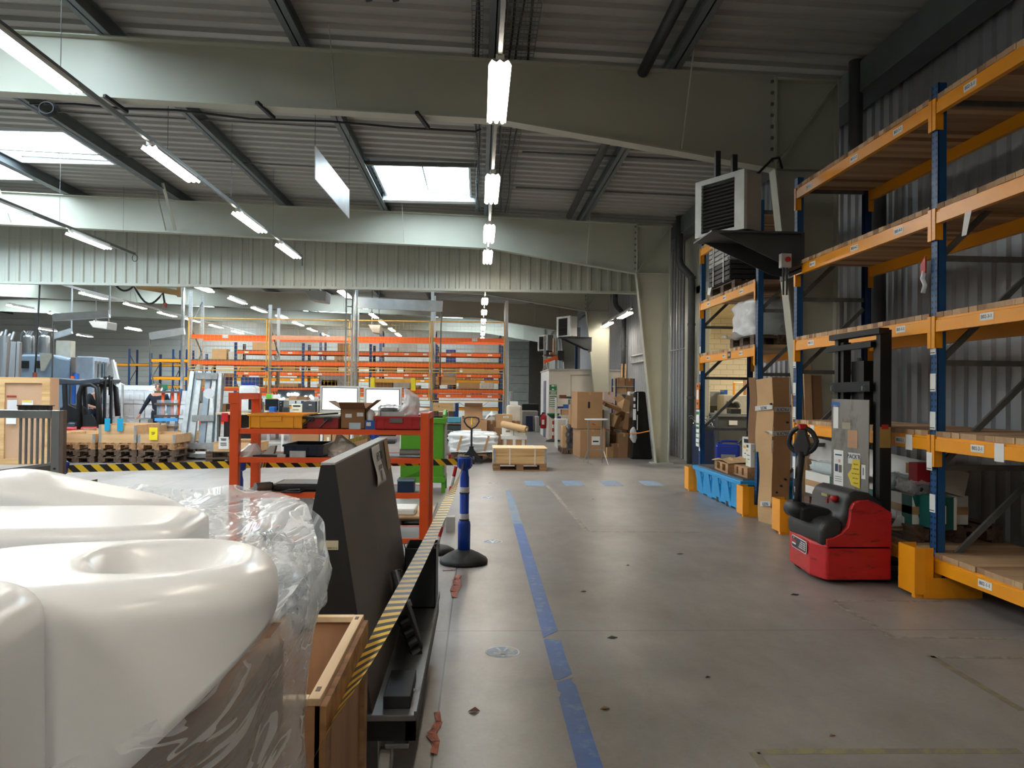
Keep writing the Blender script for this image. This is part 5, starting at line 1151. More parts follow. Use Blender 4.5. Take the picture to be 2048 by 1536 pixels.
lf = fl(948,1424); tag(MB().add([(lf.x-.03,lf.y,.003),(lf.x,lf.y-.025,.012),(lf.x+.03,lf.y+.005,.004),(lf.x+.005,lf.y+.03,.014)], [(0,1,2,3)]).build('dry_leaf', mat('leaf_brown', (120,84,66), .7), solid=.002), 'dry brown leaf on the floor left of the blue tape', 'leaf')
YL = mat('worn_yellow_line', (128,120,82), .6, var=.12, scale=8, col2=(112,104,96), thr=.48); PL_ = mat('worn_pale_line', (150,144,130), .6, var=.08, scale=8, col2=(116,108,100), thr=.48)
def fline(label, a, b, w, m):
    a, b = fl(*a), fl(*b); d = Vector((-(b-a).y,(b-a).x,0)).normalized()*w/2
    return strip('floor_line', label, [(a-d).xy, (a+d).xy, (b+d).xy, (b-d).xy], m, .001)
fline('worn yellow floor line across the bottom right', (1512,1503), (2040,1502), .05, YL); fline('short worn yellow line meeting the bottom right one', (1508,1505), (1530,1534), .05, YL)
fline('worn pale line going from the stacker toward the viewer', (1668,1202), (1790,1278), .05, PL_); fline('worn pale line crossing in front of the yellow post protector', (1668,1201), (1890,1203), .03, PL_)
fline('worn pale line slanting to the right edge', (1860,1312), (2046,1422), .05, YL); fline('faint pale line right of the far floor joint', (1795,1274), (2010,1277), .035, PL_); fline('faint pale line above the slanting one', (1862,1314), (2046,1316), .035, PL_)
fline('pale line slanting on the floor from the blue squares', (1094,970), (1174,1062), .06, PL_); fline('thin white line across the aisle beyond the post', (1178,1063), (1400,1065), .03, PL_)
fline('pale line along the edge of the carton pile', (1130,900), (1185,930), .06, PL_)
for i, (px, py) in enumerate([(1030,948),(1185,998),(1360,1108),(1256,1131),(1167,1183),(1225,1276),(1416,1355),(1210,1418),(1590,1190),(1665,1472)]):
    p = fl(px, py); s = .015+.01*(i % 3); tag(MB().add([(p.x-s,p.y,.001),(p.x,p.y-s*.6,.008),(p.x+s,p.y+s*.2,.002),(p.x,p.y+s,.004)], [(0,1,2,3)]).build('floor_scrap', INK if i in (3,5,6,8) else CARDW if i < 2 else CARD2, solid=.002), 'tiny scrap lying on the aisle floor, %s counted from the far end' % (o_names[i].replace('nearest', 'first')), 'scrap')
# ------------------------------------------------------------ small orange rack with its goods
RY, RD = 6.10, .56
xL = at(471,850,RY).x; xR = at(850,850,RY).x; zTL = at(471,786,RY).z; zTR = at(850,826,RY).z
zs = [at(660,858,RY).z, at(660,915,RY).z, at(660,985,RY).z, at(660,1076,RY).z]
sr = thing('small_orange_rack', 'small red-orange steel rack with four shelves of trays behind the slanted board', 'rack', ((xL+xR)/2, RY+.25, 0))
for x, zt_ in ((xL,zTL),(xR,zTR)):
    for y in (RY, RY+RD): MB().box(x-.034,y-.034,0,x+.034,y+.034,zt_ if y == RY else zt_-.0).build('upright', ORNG2, sr, world=True, bevel=.003)
    MB().box(x-.03,RY+.03,zt_-.05,x+.03,RY+RD-.03,zt_).build('top_tie', ORNG2, sr, world=True)
    MB().box(x-.012,RY+.03,.08,x+.012,RY+RD-.03,.12).build('foot_tie', ORNG2, sr, world=True)
MB().box(xL-.045,RY-.042,zTL-.08,xL+.035,RY-.03,zTL+.003).build('corner_plate', ORNG2, sr, world=True, bevel=.002)
SHF = mat('worn_steel_shelf', (96,90,84), .5, metal=.2, var=.15)
for z in zs:
    for y in (RY-.022, RY+RD-.02): MB().box(xL+.034,y,z-.042,xR-.034,y+.04,z).build('beam', ORNG2, sr, world=True, bevel=.002)
    MB().box(xL+.034,RY+.02,z-.02,xR-.034,RY+RD-.02,z-.004).build('shelf_panel', SHF, sr, world=True)
def tub(name, label, cat, x0, x1, y0, y1, z0, z1, m, ribs=True, lip=.012, group=None):
    r = thing(name, label, cat, ((x0+x1)/2,(y0+y1)/2,z0), 0, group); t = .006; b = MB()
    b.box(x0,y0,z0,x1,y1,z0+t); b.box(x0,y0,z0,x0+t,y1,z1); b.box(x1-t,y0,z0,x1,y1,z1); b.box(x0,y0,z0,x1,y0+t,z1); b.box(x0,y1-t,z0,x1,y1,z1)
    b.build('tub_body', m, r, world=True)
    l = MB(); l.box(x0-lip,y0-lip,z1-.016,x1+lip,y0,z1); l.box(x0-lip,y1,z1-.016,x1+lip,y1+lip,z1); l.box(x0-lip,y0,z1-.016,x0,y1,z1); l.box(x1,y0,z1-.016,x1+lip,y1,z1); l.build('rim', m, r, world=True)
    if ribs:
        for f in (.0,.18,.82,.985): x = x0+(x1-x0)*f; MB().box(x,y0-.007,z0,x+.008,y0,z1-.012).build('rib', m, r, world=True)
        MB().box(x0+(x1-x0)*.32,y0-.008,z0+(z1-z0)*.5,x0+(x1-x0)*.62,y0,z1-.02).build('grip_panel', m, r, world=True, bevel=.002)
    return r
def X_(px, Y=RY): return at(px, 850, Y).x
YT = mat('amber_yellow_tray', (242,164,28), .4, var=.04)
zt_ = zs[0]
tub('plastic_tray', 'amber yellow plastic tray at the left on top of the small orange rack', 'tray', X_(500), X_(605), RY-.02, RY+.5, zt_, zt_+.115, YT)
tb = thing('toolbox', 'dark red metal toolbox with folded handles on the small orange rack', 'toolbox', (X_(640),RY+.3,zt_)); TBM = mat('dark_red_toolbox', (136,26,28), .35, var=.06)
x0, x1 = X_(612), X_(676); MB().box(x0,RY+.02,zt_,x1,RY+.42,zt_+.085).build('body', TBM, tb, world=True, bevel=.006); MB().box(x0-.004,RY+.015,zt_+.085,x1+.004,RY+.42,zt_+.098).build('lid', GREYBR, tb, world=True)
for x in (x0+.03,x1-.08): MB().box(x-.03,RY+.005,zt_+.06,x+.03,RY+.018,zt_+.092).build('hinge_plate', DARK, tb, world=True); MB().tube([(x,RY+.0,zt_+.075),(x-.03,RY-.01,zt_+.04),(x-.07,RY-.012,zt_+.005)], .006, 6).build('handle_arm', DARK, tb, world=True)
MB().bar((X_(617),RY+.05,zt_+.105),(X_(665),RY+.2,zt_+.118), .03, .012).build('dark_tool', DARK, tb, world=True)
r = carton('open brown carton with labels in the middle of the small orange rack top', (X_(705)+.0,RY+.16,zt_), (X_(728)-X_(678),.28,.16), 0, CARD2, open_=True)
x = (X_(728)-X_(678))/2
for a, b, w, h in ((-.06,.09,.05,.03),(.03,.10,.05,.03),(-.03,.0,.09,.05)): MB().box(a,-.1415,b,a+w,-.1402,b+h).build('shipping_label', PAPER if b > .05 else mat('pale_blue_label', (170,200,214), .6), r)
bt = thing('bottle_pack', 'blue box with a white bottle next to the red tray on the small orange rack', 'bottle', (X_(740),RY+.1,zt_)); MB().box(X_(729),RY+.02,zt_,X_(749),RY+.12,zt_+.07).build('blue_sleeve', mat('blue_plastic', (30,90,170), .4), bt, world=True)
MB().lathe([(.034,0),(.036,.12),(.02,.14),(.012,.15)], (X_(739),RY+.07,zt_+.005), 20).build('white_bottle', WHITE, bt, world=True, smooth=True); MB().box(X_(732),RY+.018,zt_+.025,X_(741),RY+.0195,zt_+.055).build('label_sticker', PAPER, bt, world=True)
tub('plastic_tray', 'bright red plastic tray at the right on top of the small orange rack', 'tray', X_(751), X_(838), RY-.03, RY+.4, zt_, zt_+.105, RED)
tag(MB().box(X_(780),RY-.043,zt_+.055,X_(806),RY-.040,zt_+.09).build('tray_label', GREYBR), 'grey label on the face of the red tray', 'label')
parcel('plastic_bag', 'shiny dark foil bag in the left of the red tray', (X_(775),RY+.1,zt_+.09), (.17,.16,.10), FILM, MAST, 12, cat='bag')
g_ = thing('metal_profile', 'grey folded metal part lying across the red tray', 'metal part', (X_(785),RY+.05,zt_+.1)); MB().box(X_(762),RY+.0,zt_+.10,X_(808),RY+.1,zt_+.104).box(X_(762),RY,zt_+.10,X_(808),RY+.005,zt_+.14).build('folded_plate', GALV, g_, world=True)
def bagmesh(label, c, pts, m, seed, name='plastic_bag'):
    """translucent bag: rings of (z, rx, ry, dx)"""
    def f(u, v):
        t = v*(len(pts)-1); i = min(int(t), len(pts)-2); a = t-i; z, rx, ry, dx = [pts[i][k]*(1-a)+pts[i+1][k]*a for k in range(4)]
        th = u*2*math.pi; n = 1+.22*noise.noise(Vector((math.cos(th)*2+seed, math.sin(th)*2, z*9)))+.12*noise.noise(Vector((math.cos(th)*6+seed, math.sin(th)*6, z*25)))
        return (c[0]+dx+rx*math.cos(th)*n, c[1]+ry*math.sin(th)*n, c[2]+z)
    return tag(MB().grid(f, 44, 26).build(name, m, smooth=True), label, 'bag')
FILMG = film('white_film_bag', .5, .8, 20, col=(.88,.86,.88))
bagmesh('tall white translucent bag rising from the right end of the red tray', (X_(812),RY+.12,zt_+.09), [(0,.11,.1,-.03),(.05,.10,.09,0),(.11,.065,.06,.03),(.17,.055,.05,.03),(.235,.012,.01,-.02)], FILMG, 2)
tag(MB().add([(X_(822),RY+.2,zt_+.13),(X_(850),RY+.22,zt_+.12),(X_(856),RY+.25,zt_+.16),(X_(830),RY+.3,zt_+.17)], [(0,1,2,3)]).build('white_paper', PAPER, solid=.003), 'crumpled white paper behind the right post top of the small orange rack', 'paper')
z2 = zs[1]
bagmesh('small clear plastic bag at the left end of the second shelf', (X_(490),RY+.1,z2), [(0,.09,.1,0),(.04,.08,.09,.02),(.10,.03,.04,.04)], FILMW, 5)
t = thing('mesh_part', 'small grey folded part on a black tray on the second shelf', 'metal part', (X_(537),RY+.1,z2)); MB().prism([(X_(524),z2+.02),(X_(545),z2+.02),(X_(549),z2+.085),(X_(538),z2+.085)], 1, RY+.04, RY+.1).build('folded_plate', HM, t, world=True); MB().box(X_(505),RY+.02,z2,X_(556),RY+.3,z2+.012).build('black_tray', DARK, t, world=True)
tub('plastic_tray', 'dark navy plastic tray on the second shelf of the small orange rack', 'tray', X_(565), X_(643), RY+.06, RY+.5, z2, z2+.095, mat('navy_plastic', (14,26,50), .4, var=.08))
t = thing('metal_bracket', 'small galvanised brackets at the front of the second shelf', 'metal part', (X_(560),RY+.02,z2)); MB().box(X_(555),RY,z2,X_(572),RY+.05,z2+.022).build('bracket', GALV, t, world=True); MB().box(X_(580),RY,z2,X_(612),RY+.006,z2+.05).build('bracket', GALV, t, world=True)
bagmesh('crumpled clear bag with a smoky tint on the middle of the second shelf', (X_(690),RY+.15,z2), [(0,.16,.14,0),(.05,.15,.12,-.02),(.11,.07,.07,-.04),(.17,.02,.02,-.07)], film('smoky_film', .45, .8, 14, col=(.6,.56,.52)), 9)
bagmesh('small clear bag with light parts behind the top of the slanted board', (X_(725),RY+.2,z2), [(0,.08,.1,0),(.04,.06,.08,0),(.07,.02,.02,0)], FILMW, 6)
tag(MB().cyl((X_(795),RY+.2,z2+.03),(X_(842),RY+.2,z2+.03), .026, 16).build('grey_tube', HM), 'grey tube lying on the second shelf right of the slanted board', 'tube')
z3 = zs[2]
t = thing('black_frame_part', 'long black tray-like frame on the third shelf', 'metal part', (X_(600),RY+.3,z3)); MB().box(X_(535),RY+.10,z3,X_(668),RY+.5,z3+.045).build('frame_body', DARK, t, world=True, bevel=.01); MB().box(X_(545),RY+.14,z3+.045,X_(660),RY+.46,z3+.05).build('inner_panel', mat('dark_slate', (38,40,44), .35), t, world=True)
t = thing('metal_can', 'shiny metal cylinder lying at the left of the third shelf', 'can', (X_(525),RY+.05,z3)); MB().cyl((X_(511),RY+.02,z3+.036),(X_(535),RY+.10,z3+.036), .035, 24).build('can_body', STEEL, t, world=True, smooth=False); MB().cyl((X_(536),RY+.103,z3+.036),(X_(539),RY+.11,z3+.036), .03, 20).build('end_ring', DARK, t, world=True)
t = thing('flat_part', 'flat black plate with a raised ring at the front of the third shelf', 'metal part', (X_(590),RY,z3)); MB().prism([(X_(565),RY-.03),(X_(605),RY-.05),(X_(609),RY+.05),(X_(572),RY+.08)], 2, z3, z3+.014).build('plate', DARK, t, world=True, bevel=.004); MB().cyl((X_(588),RY+.02,z3+.014),(X_(588),RY+.02,z3+.022), .05, 24).build('ring', MAST, t, world=True)
t = thing('blue_box', 'small blue box with a pale lid on the third shelf right of the board', 'box', (X_(812),RY+.1,z3)); MB().box(X_(795),RY+.05,z3,X_(828),RY+.2,z3+.085).build('body', mat('petrol_blue', (12,50,84), .45), t, world=True); MB().box(X_(794),RY+.045,z3+.085,X_(829),RY+.205,z3+.097).build('lid', mat('pale_blue_lid', (128,168,188), .45), t, world=True)
z4 = zs[3]
bagmesh('grey plastic sheeting bunched at the left under the third shelf', (X_(600),RY+.2,z4), [(0,.2,.16,0),(.12,.18,.14,0),(.24,.1,.1,.02),(.30,.03,.03,0)], FILMW, 15)
# ------------------------------------------------------------ steel gate frame of a machine at the far left edge
GY = 4.5
def GX(px): return at(px, 880, GY).x
def GZ_(py): return at(60, py, GY).z
sg = thing('steel_gate_frame', 'brushed steel machine frame with vertical bars at the left edge', 'machine frame', (GX(40), GY, 0))
MB().box(GX(109),GY-.04,0,GX(126),GY+.0,GZ_(820)).build('corner_post', STEEL, sg, world=True, bevel=.003); MB().box(GX(126),GY-.038,0,GX(126)+.02,GY-.0,GZ_(820)).build('post_side', mat('brown_steel_side', (120,108,102), .45, metal=.4), sg, world=True)
MB().box(GX(-160),GY-.04,GZ_(836),GX(109),GY+.04,GZ_(820)).build('top_rail', STEEL, sg, world=True, bevel=.003)
for k in range(6): x = GX(41+k*11.3); MB().cyl((x,GY,GZ_(928)),(x,GY,GZ_(834)), .0075, 12).build('bar', STEEL, sg, world=True)
MB().add([(GX(-160),GY-.03,GZ_(962)),(GX(109),GY-.03,GZ_(924)),(GX(109),GY-.03,GZ_(929)),(GX(-160),GY-.03,GZ_(972)),(GX(-160),GY+.03,GZ_(962)),(GX(109),GY+.03,GZ_(924)),(GX(109),GY+.03,GZ_(929)),(GX(-160),GY+.03,GZ_(972))], [(0,1,2,3),(7,6,5,4),(0,4,5,1),(3,2,6,7)]).build('sloping_rail', STEEL, sg, world=True)
MB().add([(GX(-160),GY,GZ_(968)),(GX(109),GY,GZ_(928)),(GX(109),GY,0.1),(GX(-160),GY,0.1)], [(0,1,2,3)]).build('side_panel', mat('warm_steel_panel', (128,120,116), .4, metal=.5), sg, world=True, solid=.006)
for y in (-.012, .02): MB().cyl((GX(118),GY-.041,GZ_(944)-y*2),(GX(118),GY-.046,GZ_(944)-y*2), .006, 8).build('bolt', DARK, sg, world=True)
rk = thing('toothed_rail', 'short black toothed rail lying on top of the steel frame', 'rail', (GX(70),GY,GZ_(820))); MB().box(GX(36),GY-.02,GZ_(812),GX(105),GY+.02,GZ_(810)).build('strip', DARK, rk, world=True)
for k in range(6): MB().box(GX(39+k*11.5),GY-.02,GZ_(820),GX(43+k*11.5),GY+.02,GZ_(811)).build('tooth', DARK, rk, world=True)
p = at(150,962,3.0); tag(MB().prism([(at(135,966,3.0).x,at(60,966,3.0).z),(at(182,961,3.0).x,at(182,961,3.0).z),(at(181,972,3.0).x,.95),(at(135,975,3.0).x,.95)], 1, 3.0, 3.05).box(at(150,962,3.0).x,3.0,0,at(160,962,3.0).x,3.05,.96).build('metal_stand', mat('brown_steel_side', (120,108,102), .45, metal=.4)), 'low brown metal stand top showing behind the white shells', 'stand')
# ------------------------------------------------------------ tall plywood crate behind it
tc = thing('tall_plywood_crate', 'tall plywood crate with pale pine frame at the left edge', 'crate', (at(20,930,16.4).x, 17, 0)); e = ext(-60,755,100,930,16.4,.35)
MB().box(e[0],e[1]+.03,0,e[3],e[4],e[5]).build('panel', mat('tan_plywood', (190,152,120), .7, var=.04), tc, world=True)
w = .16
for a in ((e[3]-w,0,e[3],e[5]),(at(0,800,16.4).x-.06,0,at(0,800,16.4).x+.09,e[5])): MB().box(a[0],e[1],a[1],a[2],e[1]+.03,a[3]).build('batten', PINE, tc, world=True)
for z in (0, e[5]-.12): MB().box(e[0],e[1]-.001,z,e[3]-w,e[1]+.03,z+.12).build('batten', PINE, tc, world=True)
for a, b, c, d, m_, nm in ((14,800,34,832,FILMW,'document_pouch'),(13,791,33,795,mat('rust_red_print', (150,50,34), .6),'red_print'),(44,801,66,812,PAPER,'white_label'),(45,801,63,804,YEL,'yellow_stripe'),(12,834,32,848,PAPER,'white_label')):
    q = ext(a,b,c,d,e[1]-.012 if 'yellow' not in nm else e[1]-.016,.004); MB().box(*q).build(nm, m_, tc, world=True)
# ------------------------------------------------------------ stacks of pallets with wooden collars
COLW = wood('pallet_collar_pine', (210,172,128), (186,146,102), 0, 8)
def collar(label, x, y, z, W=.8, D=1.2, h=.195, group=None):
    r = thing('pallet_collar', label, 'pallet collar', (x, y, z), 0, group); t = .02
    for a in ((-W/2,-D/2,W/2,-D/2+t),(-W/2,D/2-t,W/2,D/2),(-W/2,-D/2+t,-W/2+t,D/2-t),(W/2-t,-D/2+t,W/2,D/2-t)): MB().box(a[0],a[1],0,a[2],a[3],h-.004).build('side_board', COLW, r)
    for sx in (-1,1):
        for sy in (-1,1): MB().box(sx*W/2-.055 if sx > 0 else -W/2,sy*D/2-.004,.01,sx*W/2 if sx > 0 else -W/2+.055,sy*D/2+.004,h-.01).build('corner_hinge', GALV, r)
    return r
proto_p = None
def pstack(pxc, nP, nC, where, Y=16.95, cyl=True):
    x = at(pxc, 880, Y).x; z = 0
    for k in range(nP):
        pallet('weathered pallet in the %s stack behind the barrier tape, %s from the floor' % (where, o_names[k].replace('nearest','lowest')), (x+random.uniform(-.02,.02), Y+.6, z), math.pi/2+R(random.uniform(-1.5,1.5)), m=PWOODD if k < nP-1 else PWOOD); z += .1442
    for k in range(nC): collar('pine pallet collar %s of the %s stack behind the barrier tape' % ('on top' if k == nC-1 and nC > 1 else 'lowest' if nC > 1 else 'alone', where), x, Y+.6, z); z += .196
    return x, z
x1_, z1_ = pstack(152, 3, 1, 'left'); x2_, z2_ = pstack(235, 3, 2, 'middle'); x3_, z3_ = pstack(313, 3, 1, 'right')
pstack(70, 3, 1, 'leftmost, partly hidden,')
SBL = mat('cyan_stock_card', (20,150,190), .5)
for i, (px, xx) in enumerate(((209,220),(234,246))):
    q = ext(px, 837, xx, 862, 16.92, .012); tag(MB().box(*q).build('stock_card', SBL), 'cyan card hooked over the middle pallet collar, %s of two' % ('left' if i == 0 else 'right'), 'sign')
    
q = ext(298, 855, 315, 880, 16.92, .012); c_ = thing('stock_card', 'yellow card marked SP hooked over the right pallet collar', 'sign', ((q[0]+q[3])/2,16.92,q[2])); MB().box(*q).build('card', mat('bright_yellow_card', (238,214,30), .5), c_, world=True); text('SP', 'lettering', INK, c_, frame(((q[0]+q[3])/2,16.917,q[2]+.14),(1,0,0),(0,0,1)), .06)
for i, (a, b, c, d, Y, lab) in enumerate(((268,828,281,852,17.9,''),)):
    pass
for k, (a, b, c, d, lab) in enumerate(((270,845,312,864,'second row collar between the middle and right stacks'),(180,855,205,875,'second row collar between the left and middle stacks'),(345,858,372,880,'second row collar right of the right stack'))):
    x = at((a+c)/2,860,19.4).x; zb = at(a,d,19.4).z; collar('pine pallet collar on pallets, '+lab, x, 19.6, zb, W=at(c,860,19.4).x-at(a,860,19.4).x+.5)
    z = 0
    while z+.145 < zb: pallet('pallet in the back row, '+lab.split(' right of')[0].replace('collar ','').replace('second row between the','between')+', '+('lowest', 'second', 'third', 'fourth', 'fifth', 'sixth')[round(z/.1445)]+' from the floor', (x, 19.6, z), math.pi/2, m=PWOODD); z += .1445
# ------------------------------------------------------------ forklift truck seen behind the pallets
fk = thing('forklift_truck', 'dark forklift truck with a red base parked behind the left pallet stacks', 'forklift', (at(155,860,20).x, 20.6, 0)); FG = mat('forklift_dark_grey', (52,56,64), .4, var=.08); FB = mat('forklift_black', (18,18,20), .5)
FY = 20.2
def fx(px): return at(px, 820, FY).x
def fz(py): return at(150, py, FY).z
MB().box(fx(88),FY,.12,fx(196),FY+1.1,fz(853)).build('chassis', REDP, fk, world=True, bevel=.06); MB().box(fx(95),FY+.02,fz(862),fx(150),FY+1.08,fz(845)).build('battery_cover', FG, fk, world=True, bevel=.04)
MB().prism([(fx(98),fz(762)),(fx(110),fz(756)),(fx(158),fz(760)),(fx(196),fz(755)),(fx(203),fz(758)),(fx(198),fz(766)),(fx(158),fz(768)),(fx(104),fz(770))], 1, FY, FY+1.1).build('overhead_guard', FG, fk, world=True, bevel=.02)
for a in (0, 1.0):
    MB().bar((fx(127),FY+.03+a,fz(768)),(fx(131),FY+.03+a,fz(845)), .09, .09, up=(1,0,0)).build('pillar', FB, fk, world=True)
    MB().tube([(fx(158),FY+.05+a,fz(858)),(fx(156),FY+.05+a,fz(790)),(fx(162),FY+.05+a,fz(770)),(fx(180),FY+.05+a,fz(768)),(fx(192),FY+.05+a,fz(775)),(fx(200),FY+.05+a,fz(862))], .07, 8).build('door_frame', FB, fk, world=True, smooth=True)
MB().prism([(fx(160),fz(862)),(fx(160),fz(832)),(fx(180),fz(828)),(fx(200),fz(862))], 1, FY+.06, FY+.12).build('door_lower', FB, fk, world=True); MB().prism([(fx(106),fz(815)),(fx(125),fz(808)),(fx(142),fz(816)),(fx(146),fz(848)),(fx(104),fz(848))], 1, FY+.3, FY+.8).build('seat', FB, fk, world=True, bevel=.04)
for i in (0,.35): MB().box(fx(198),FY+.2+i,.1,fx(202),FY+.28+i,fz(752)).build('mast_channel', FB, fk, world=True)
MB().tube([(fx(190),FY+.4,fz(758)),(fx(203),FY+.4,fz(750)),(fx(204),FY+.4,fz(790))], .03, 8).build('hydraulic_hose', FB, fk, world=True, smooth=True)
MB().cyl((fx(137),FY+.2,fz(757)),(fx(137),FY+.2,fz(752)), .06, 12).build('beacon', mat('orange_beacon', (230,90,30), .4), fk, world=True); MB().box(fx(144),FY+.1,fz(758),fx(150),FY+.2,fz(747)).build('blue_lamp', mat('blue_plastic', (30,90,170), .4), fk, world=True)
for x in (105, 178): MB().cyl((fx(x),FY-.02,.28),(fx(x),FY+.25,.28), .28, 24).build('wheel', RUBBER, fk, world=True)
MB().box(fx(168),FY-.01,fz(868),fx(178),FY,fz(857)).build('data_plate', HM, fk, world=True)
# ------------------------------------------------------------ orange rack rows across the far hall
def cross_rack(name, label, Y, pxs, levels, h, m_front, beam, depth=1.05, bh=.12, fronts=None, group=None, back=None):
    """row of racking facing the viewer; pxs = where the posts stand"""
    xs = [at(p, 780, Y).x for p in pxs]; r = thing(name, label, 'storage rack', (xs[0], Y, 0), 0, group); pw = .10
    for i, x in enumerate(xs):
        hh = h[i] if isinstance(h, list) else h
        for y in (Y, Y+depth): MB().box(x-pw/2,y,0,x+pw/2,y+.07,hh).build('upright', m_front if y == Y else (back or m_front), r, world=True)
        z = .3; s = 1
        while z+.9 < hh: MB().bar((x,Y+.05,z if s > 0 else z+.8),(x,Y+depth,z+.8 if s > 0 else z), .03, .04).build('brace', GREYBR, r, world=True); z += .85; s = -s
    for z in levels:
        for a, b in zip(xs[:-1], xs[1:]):
            bm_ = beam(a, b, z) if callable(beam) else beam
            MB().box(a+pw/2,Y-.02,z-bh,b-pw/2,Y+.03,z).build('beam', bm_, r, world=True); MB().box(a+pw/2,Y+depth,z-bh,b-pw/2,Y+depth+.04,z).build('beam', bm_, r, world=True)
            MB().box(a+pw/2,Y,z,b-pw/2,Y+depth,z+.03).build('timber_deck', PWOODD, r, world=True)
    return r, xs
ORC = mat('far_orange_beam', (238,98,40), .45, var=.05); PCH = mat('faded_peach_beam', (236,168,138), .5); YFR = mat('yellow_ochre_frame', (214,158,66), .5)
YC = 25.0; zc1, zc2, zc3, zc4 = at(700,673,YC).z, at(700,725,YC).z, at(700,777,YC).z, .62
rc, xc = cross_rack('pallet_rack', 'tall orange pallet rack with mesh guards across the middle of the far hall', YC, [378,538,703,863,1012], [zc2,zc3,zc4], [4.75,4.35,4.5,4.85,4.6], UP_G, ORC)
for i in range(4):
    a, b = xc[i]+.05, xc[i+1]-.05; MB().box(a,YC-.02,zc1-.13,b,YC+.03,zc1).build('beam', PCH if i == 1 else ORC, rc, world=True); MB().box(a,YC+1.05,zc1-.13,b,YC+1.09,zc1).build('beam', ORC, rc, world=True)
def plate(px, txt):
    x = at(px,680,YC).x; o = MB().box(x-.09,YC-.026,zc1-.11,x+.09,YC-.021,zc1-.01).build('row_plate', PAPER, rc, world=True); text(txt, 'lettering', INK, o, frame((x,YC-.027,zc1-.06),(1,0,0),(0,0,1)), .06)
plate(451, 'C 17'); plate(949, 'C 11')
def meshguard(label, x0, x1, z0, z1, Y):
    r = thing('mesh_guard', label, 'mesh panel', ((x0+x1)/2, Y, z0), 0, 'ochre mesh guards on the tall orange rack'); t = .02
    f = MB(); f.box(x0,Y-t,z0,x0+.03,Y+t,z1); f.box(x1-.03,Y-t,z0,x1,Y+t,z1); f.box(x0,Y-t,z0,x1,Y+t,z0+.03); f.box(x0,Y-t,z1-.03,x1,Y+t,z1); f.build('frame', YFR, r, world=True)
    w = MB(); x = x0+.1
    while x < x1: w.box(x,Y-.002,z0,x+.006,Y+.002,z1); x += .12
    z = z0+.1
    while z < z1: w.box(x0,Y-.002,z,x1,Y+.002,z+.006); z += .12
    w.build('wire_mesh', YFR, r, world=True)
MN = ['left', 'second', 'third', 'right']
for i in range(4):
    a, b = xc[i]-.02, xc[i+1]-.06
    for z0, z1, nm in ((at(700,738,YC).z, at(700,640,YC).z, 'upper'), (at(700,800,YC).z if i else at(700,778,YC).z, at(700,742,YC).z, 'lower')):
        meshguard('ochre wire mesh guard, %s one on the %s bay of the tall orange rack' % (nm, MN[i]), a, b, z0, z1, YC-.09)
YD = 29.5
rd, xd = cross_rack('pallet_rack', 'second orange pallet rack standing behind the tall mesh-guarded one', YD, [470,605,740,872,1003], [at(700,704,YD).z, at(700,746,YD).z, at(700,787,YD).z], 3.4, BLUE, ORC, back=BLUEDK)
for z in (at(700,704,YD).z, at(700,746,YD).z, at(700,787,YD).z):
    for px in (493,580,640,772,813,850,897,938,980): x = at(px,740,YD).x; MB().box(x-.08,YD-.024,z-.09,x+.08,YD-.021,z-.03).build('shelf_label', PAPER, rd, world=True)
YE = 35.0
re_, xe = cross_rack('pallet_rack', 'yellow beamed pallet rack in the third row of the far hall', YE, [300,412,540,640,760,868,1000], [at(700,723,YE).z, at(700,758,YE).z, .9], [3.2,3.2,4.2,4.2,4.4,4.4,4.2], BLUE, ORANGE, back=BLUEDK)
for z in (at(700,723,YE).z, at(700,758,YE).z):
    for px in (440,500,585,650,690,725,820,845,905,965): x = at(px,740,YE).x; MB().box(x-.09,YE-.024,z-.09,x+.09,YE-.021,z-.02).build('shelf_label', PAPER, re_, world=True)
YG = 46.0
cross_rack('pallet_rack', 'blue and yellow rack against the far left wall', YG, [120,257,345,372], [at(300,728,YG).z, at(300,771,YG).z, .9], at(300,698,YG).z, BLUE, ORANGE, back=BLUEDK)
# goods on the far racks: small cartons, bins, pale packs
GM = [CARD, CARD3, CARDW, CARD2, mat('far_blue_bin', (36,80,150), .5), mat('pale_grey_pack', (190,190,186), .6), CARD, CARD2]
GN_ = ['brown carton', 'pale brown carton', 'white carton', 'dark brown carton', 'blue bin', 'pale grey pack', 'brown carton', 'dark brown carton']
def goods(xs, Y, z, n, row, hmax, seed):
    rnd = random.Random(seed); L = xs[-1]-xs[0]; x = xs[0]+.2; lb = 0
    while x < xs[-1]-.4:
        w = rnd.uniform(.25,.75); k = rnd.randrange(8); h = rnd.uniform(.15,hmax); d = rnd.uniform(.4,.8)
        if rnd.random() < n and all(abs(x+w/2-p) > w/2+.08 for p in xs):
            r = tag(MB().box(x,Y+.1,z+.031,x+w,Y+.1+d,z+.031+h).build(GN_[k].split()[-1]+'_box' if 'carton' not in GN_[k] else 'carton', GM[k]), GN_[k]+' on the '+row, 'box', GN_[k]+'s on the '+row)
        x += w+rnd.uniform(.02,.12)
zd = [at(700,704,YD).z, at(700,746,YD).z, at(700,787,YD).z]
goods(xd, YD, zd[0], .4, 'top level of the second orange rack', .45, 1); goods(xd, YD, zd[1], .9, 'middle level of the second orange rack', .5, 2); goods(xd, YD, zd[2], .9, 'low level of the second orange rack', .4, 3)
goods(xc, YC, zc3, .8, 'third level of the tall orange rack', .34, 4); goods(xc, YC, zc4, .8, 'lowest level of the tall orange rack', .6, 5)
ze = [at(700,723,YE).z, at(700,758,YE).z]
goods(xe[1:], YE, ze[0], .5, 'top level of the yellow beamed rack', .8, 6); goods(xe[1:], YE, ze[1], .8, 'second level of the yellow beamed rack', .6, 7)
goods(xd, YD, .0, .9, 'floor level of the second orange rack', .9, 8)
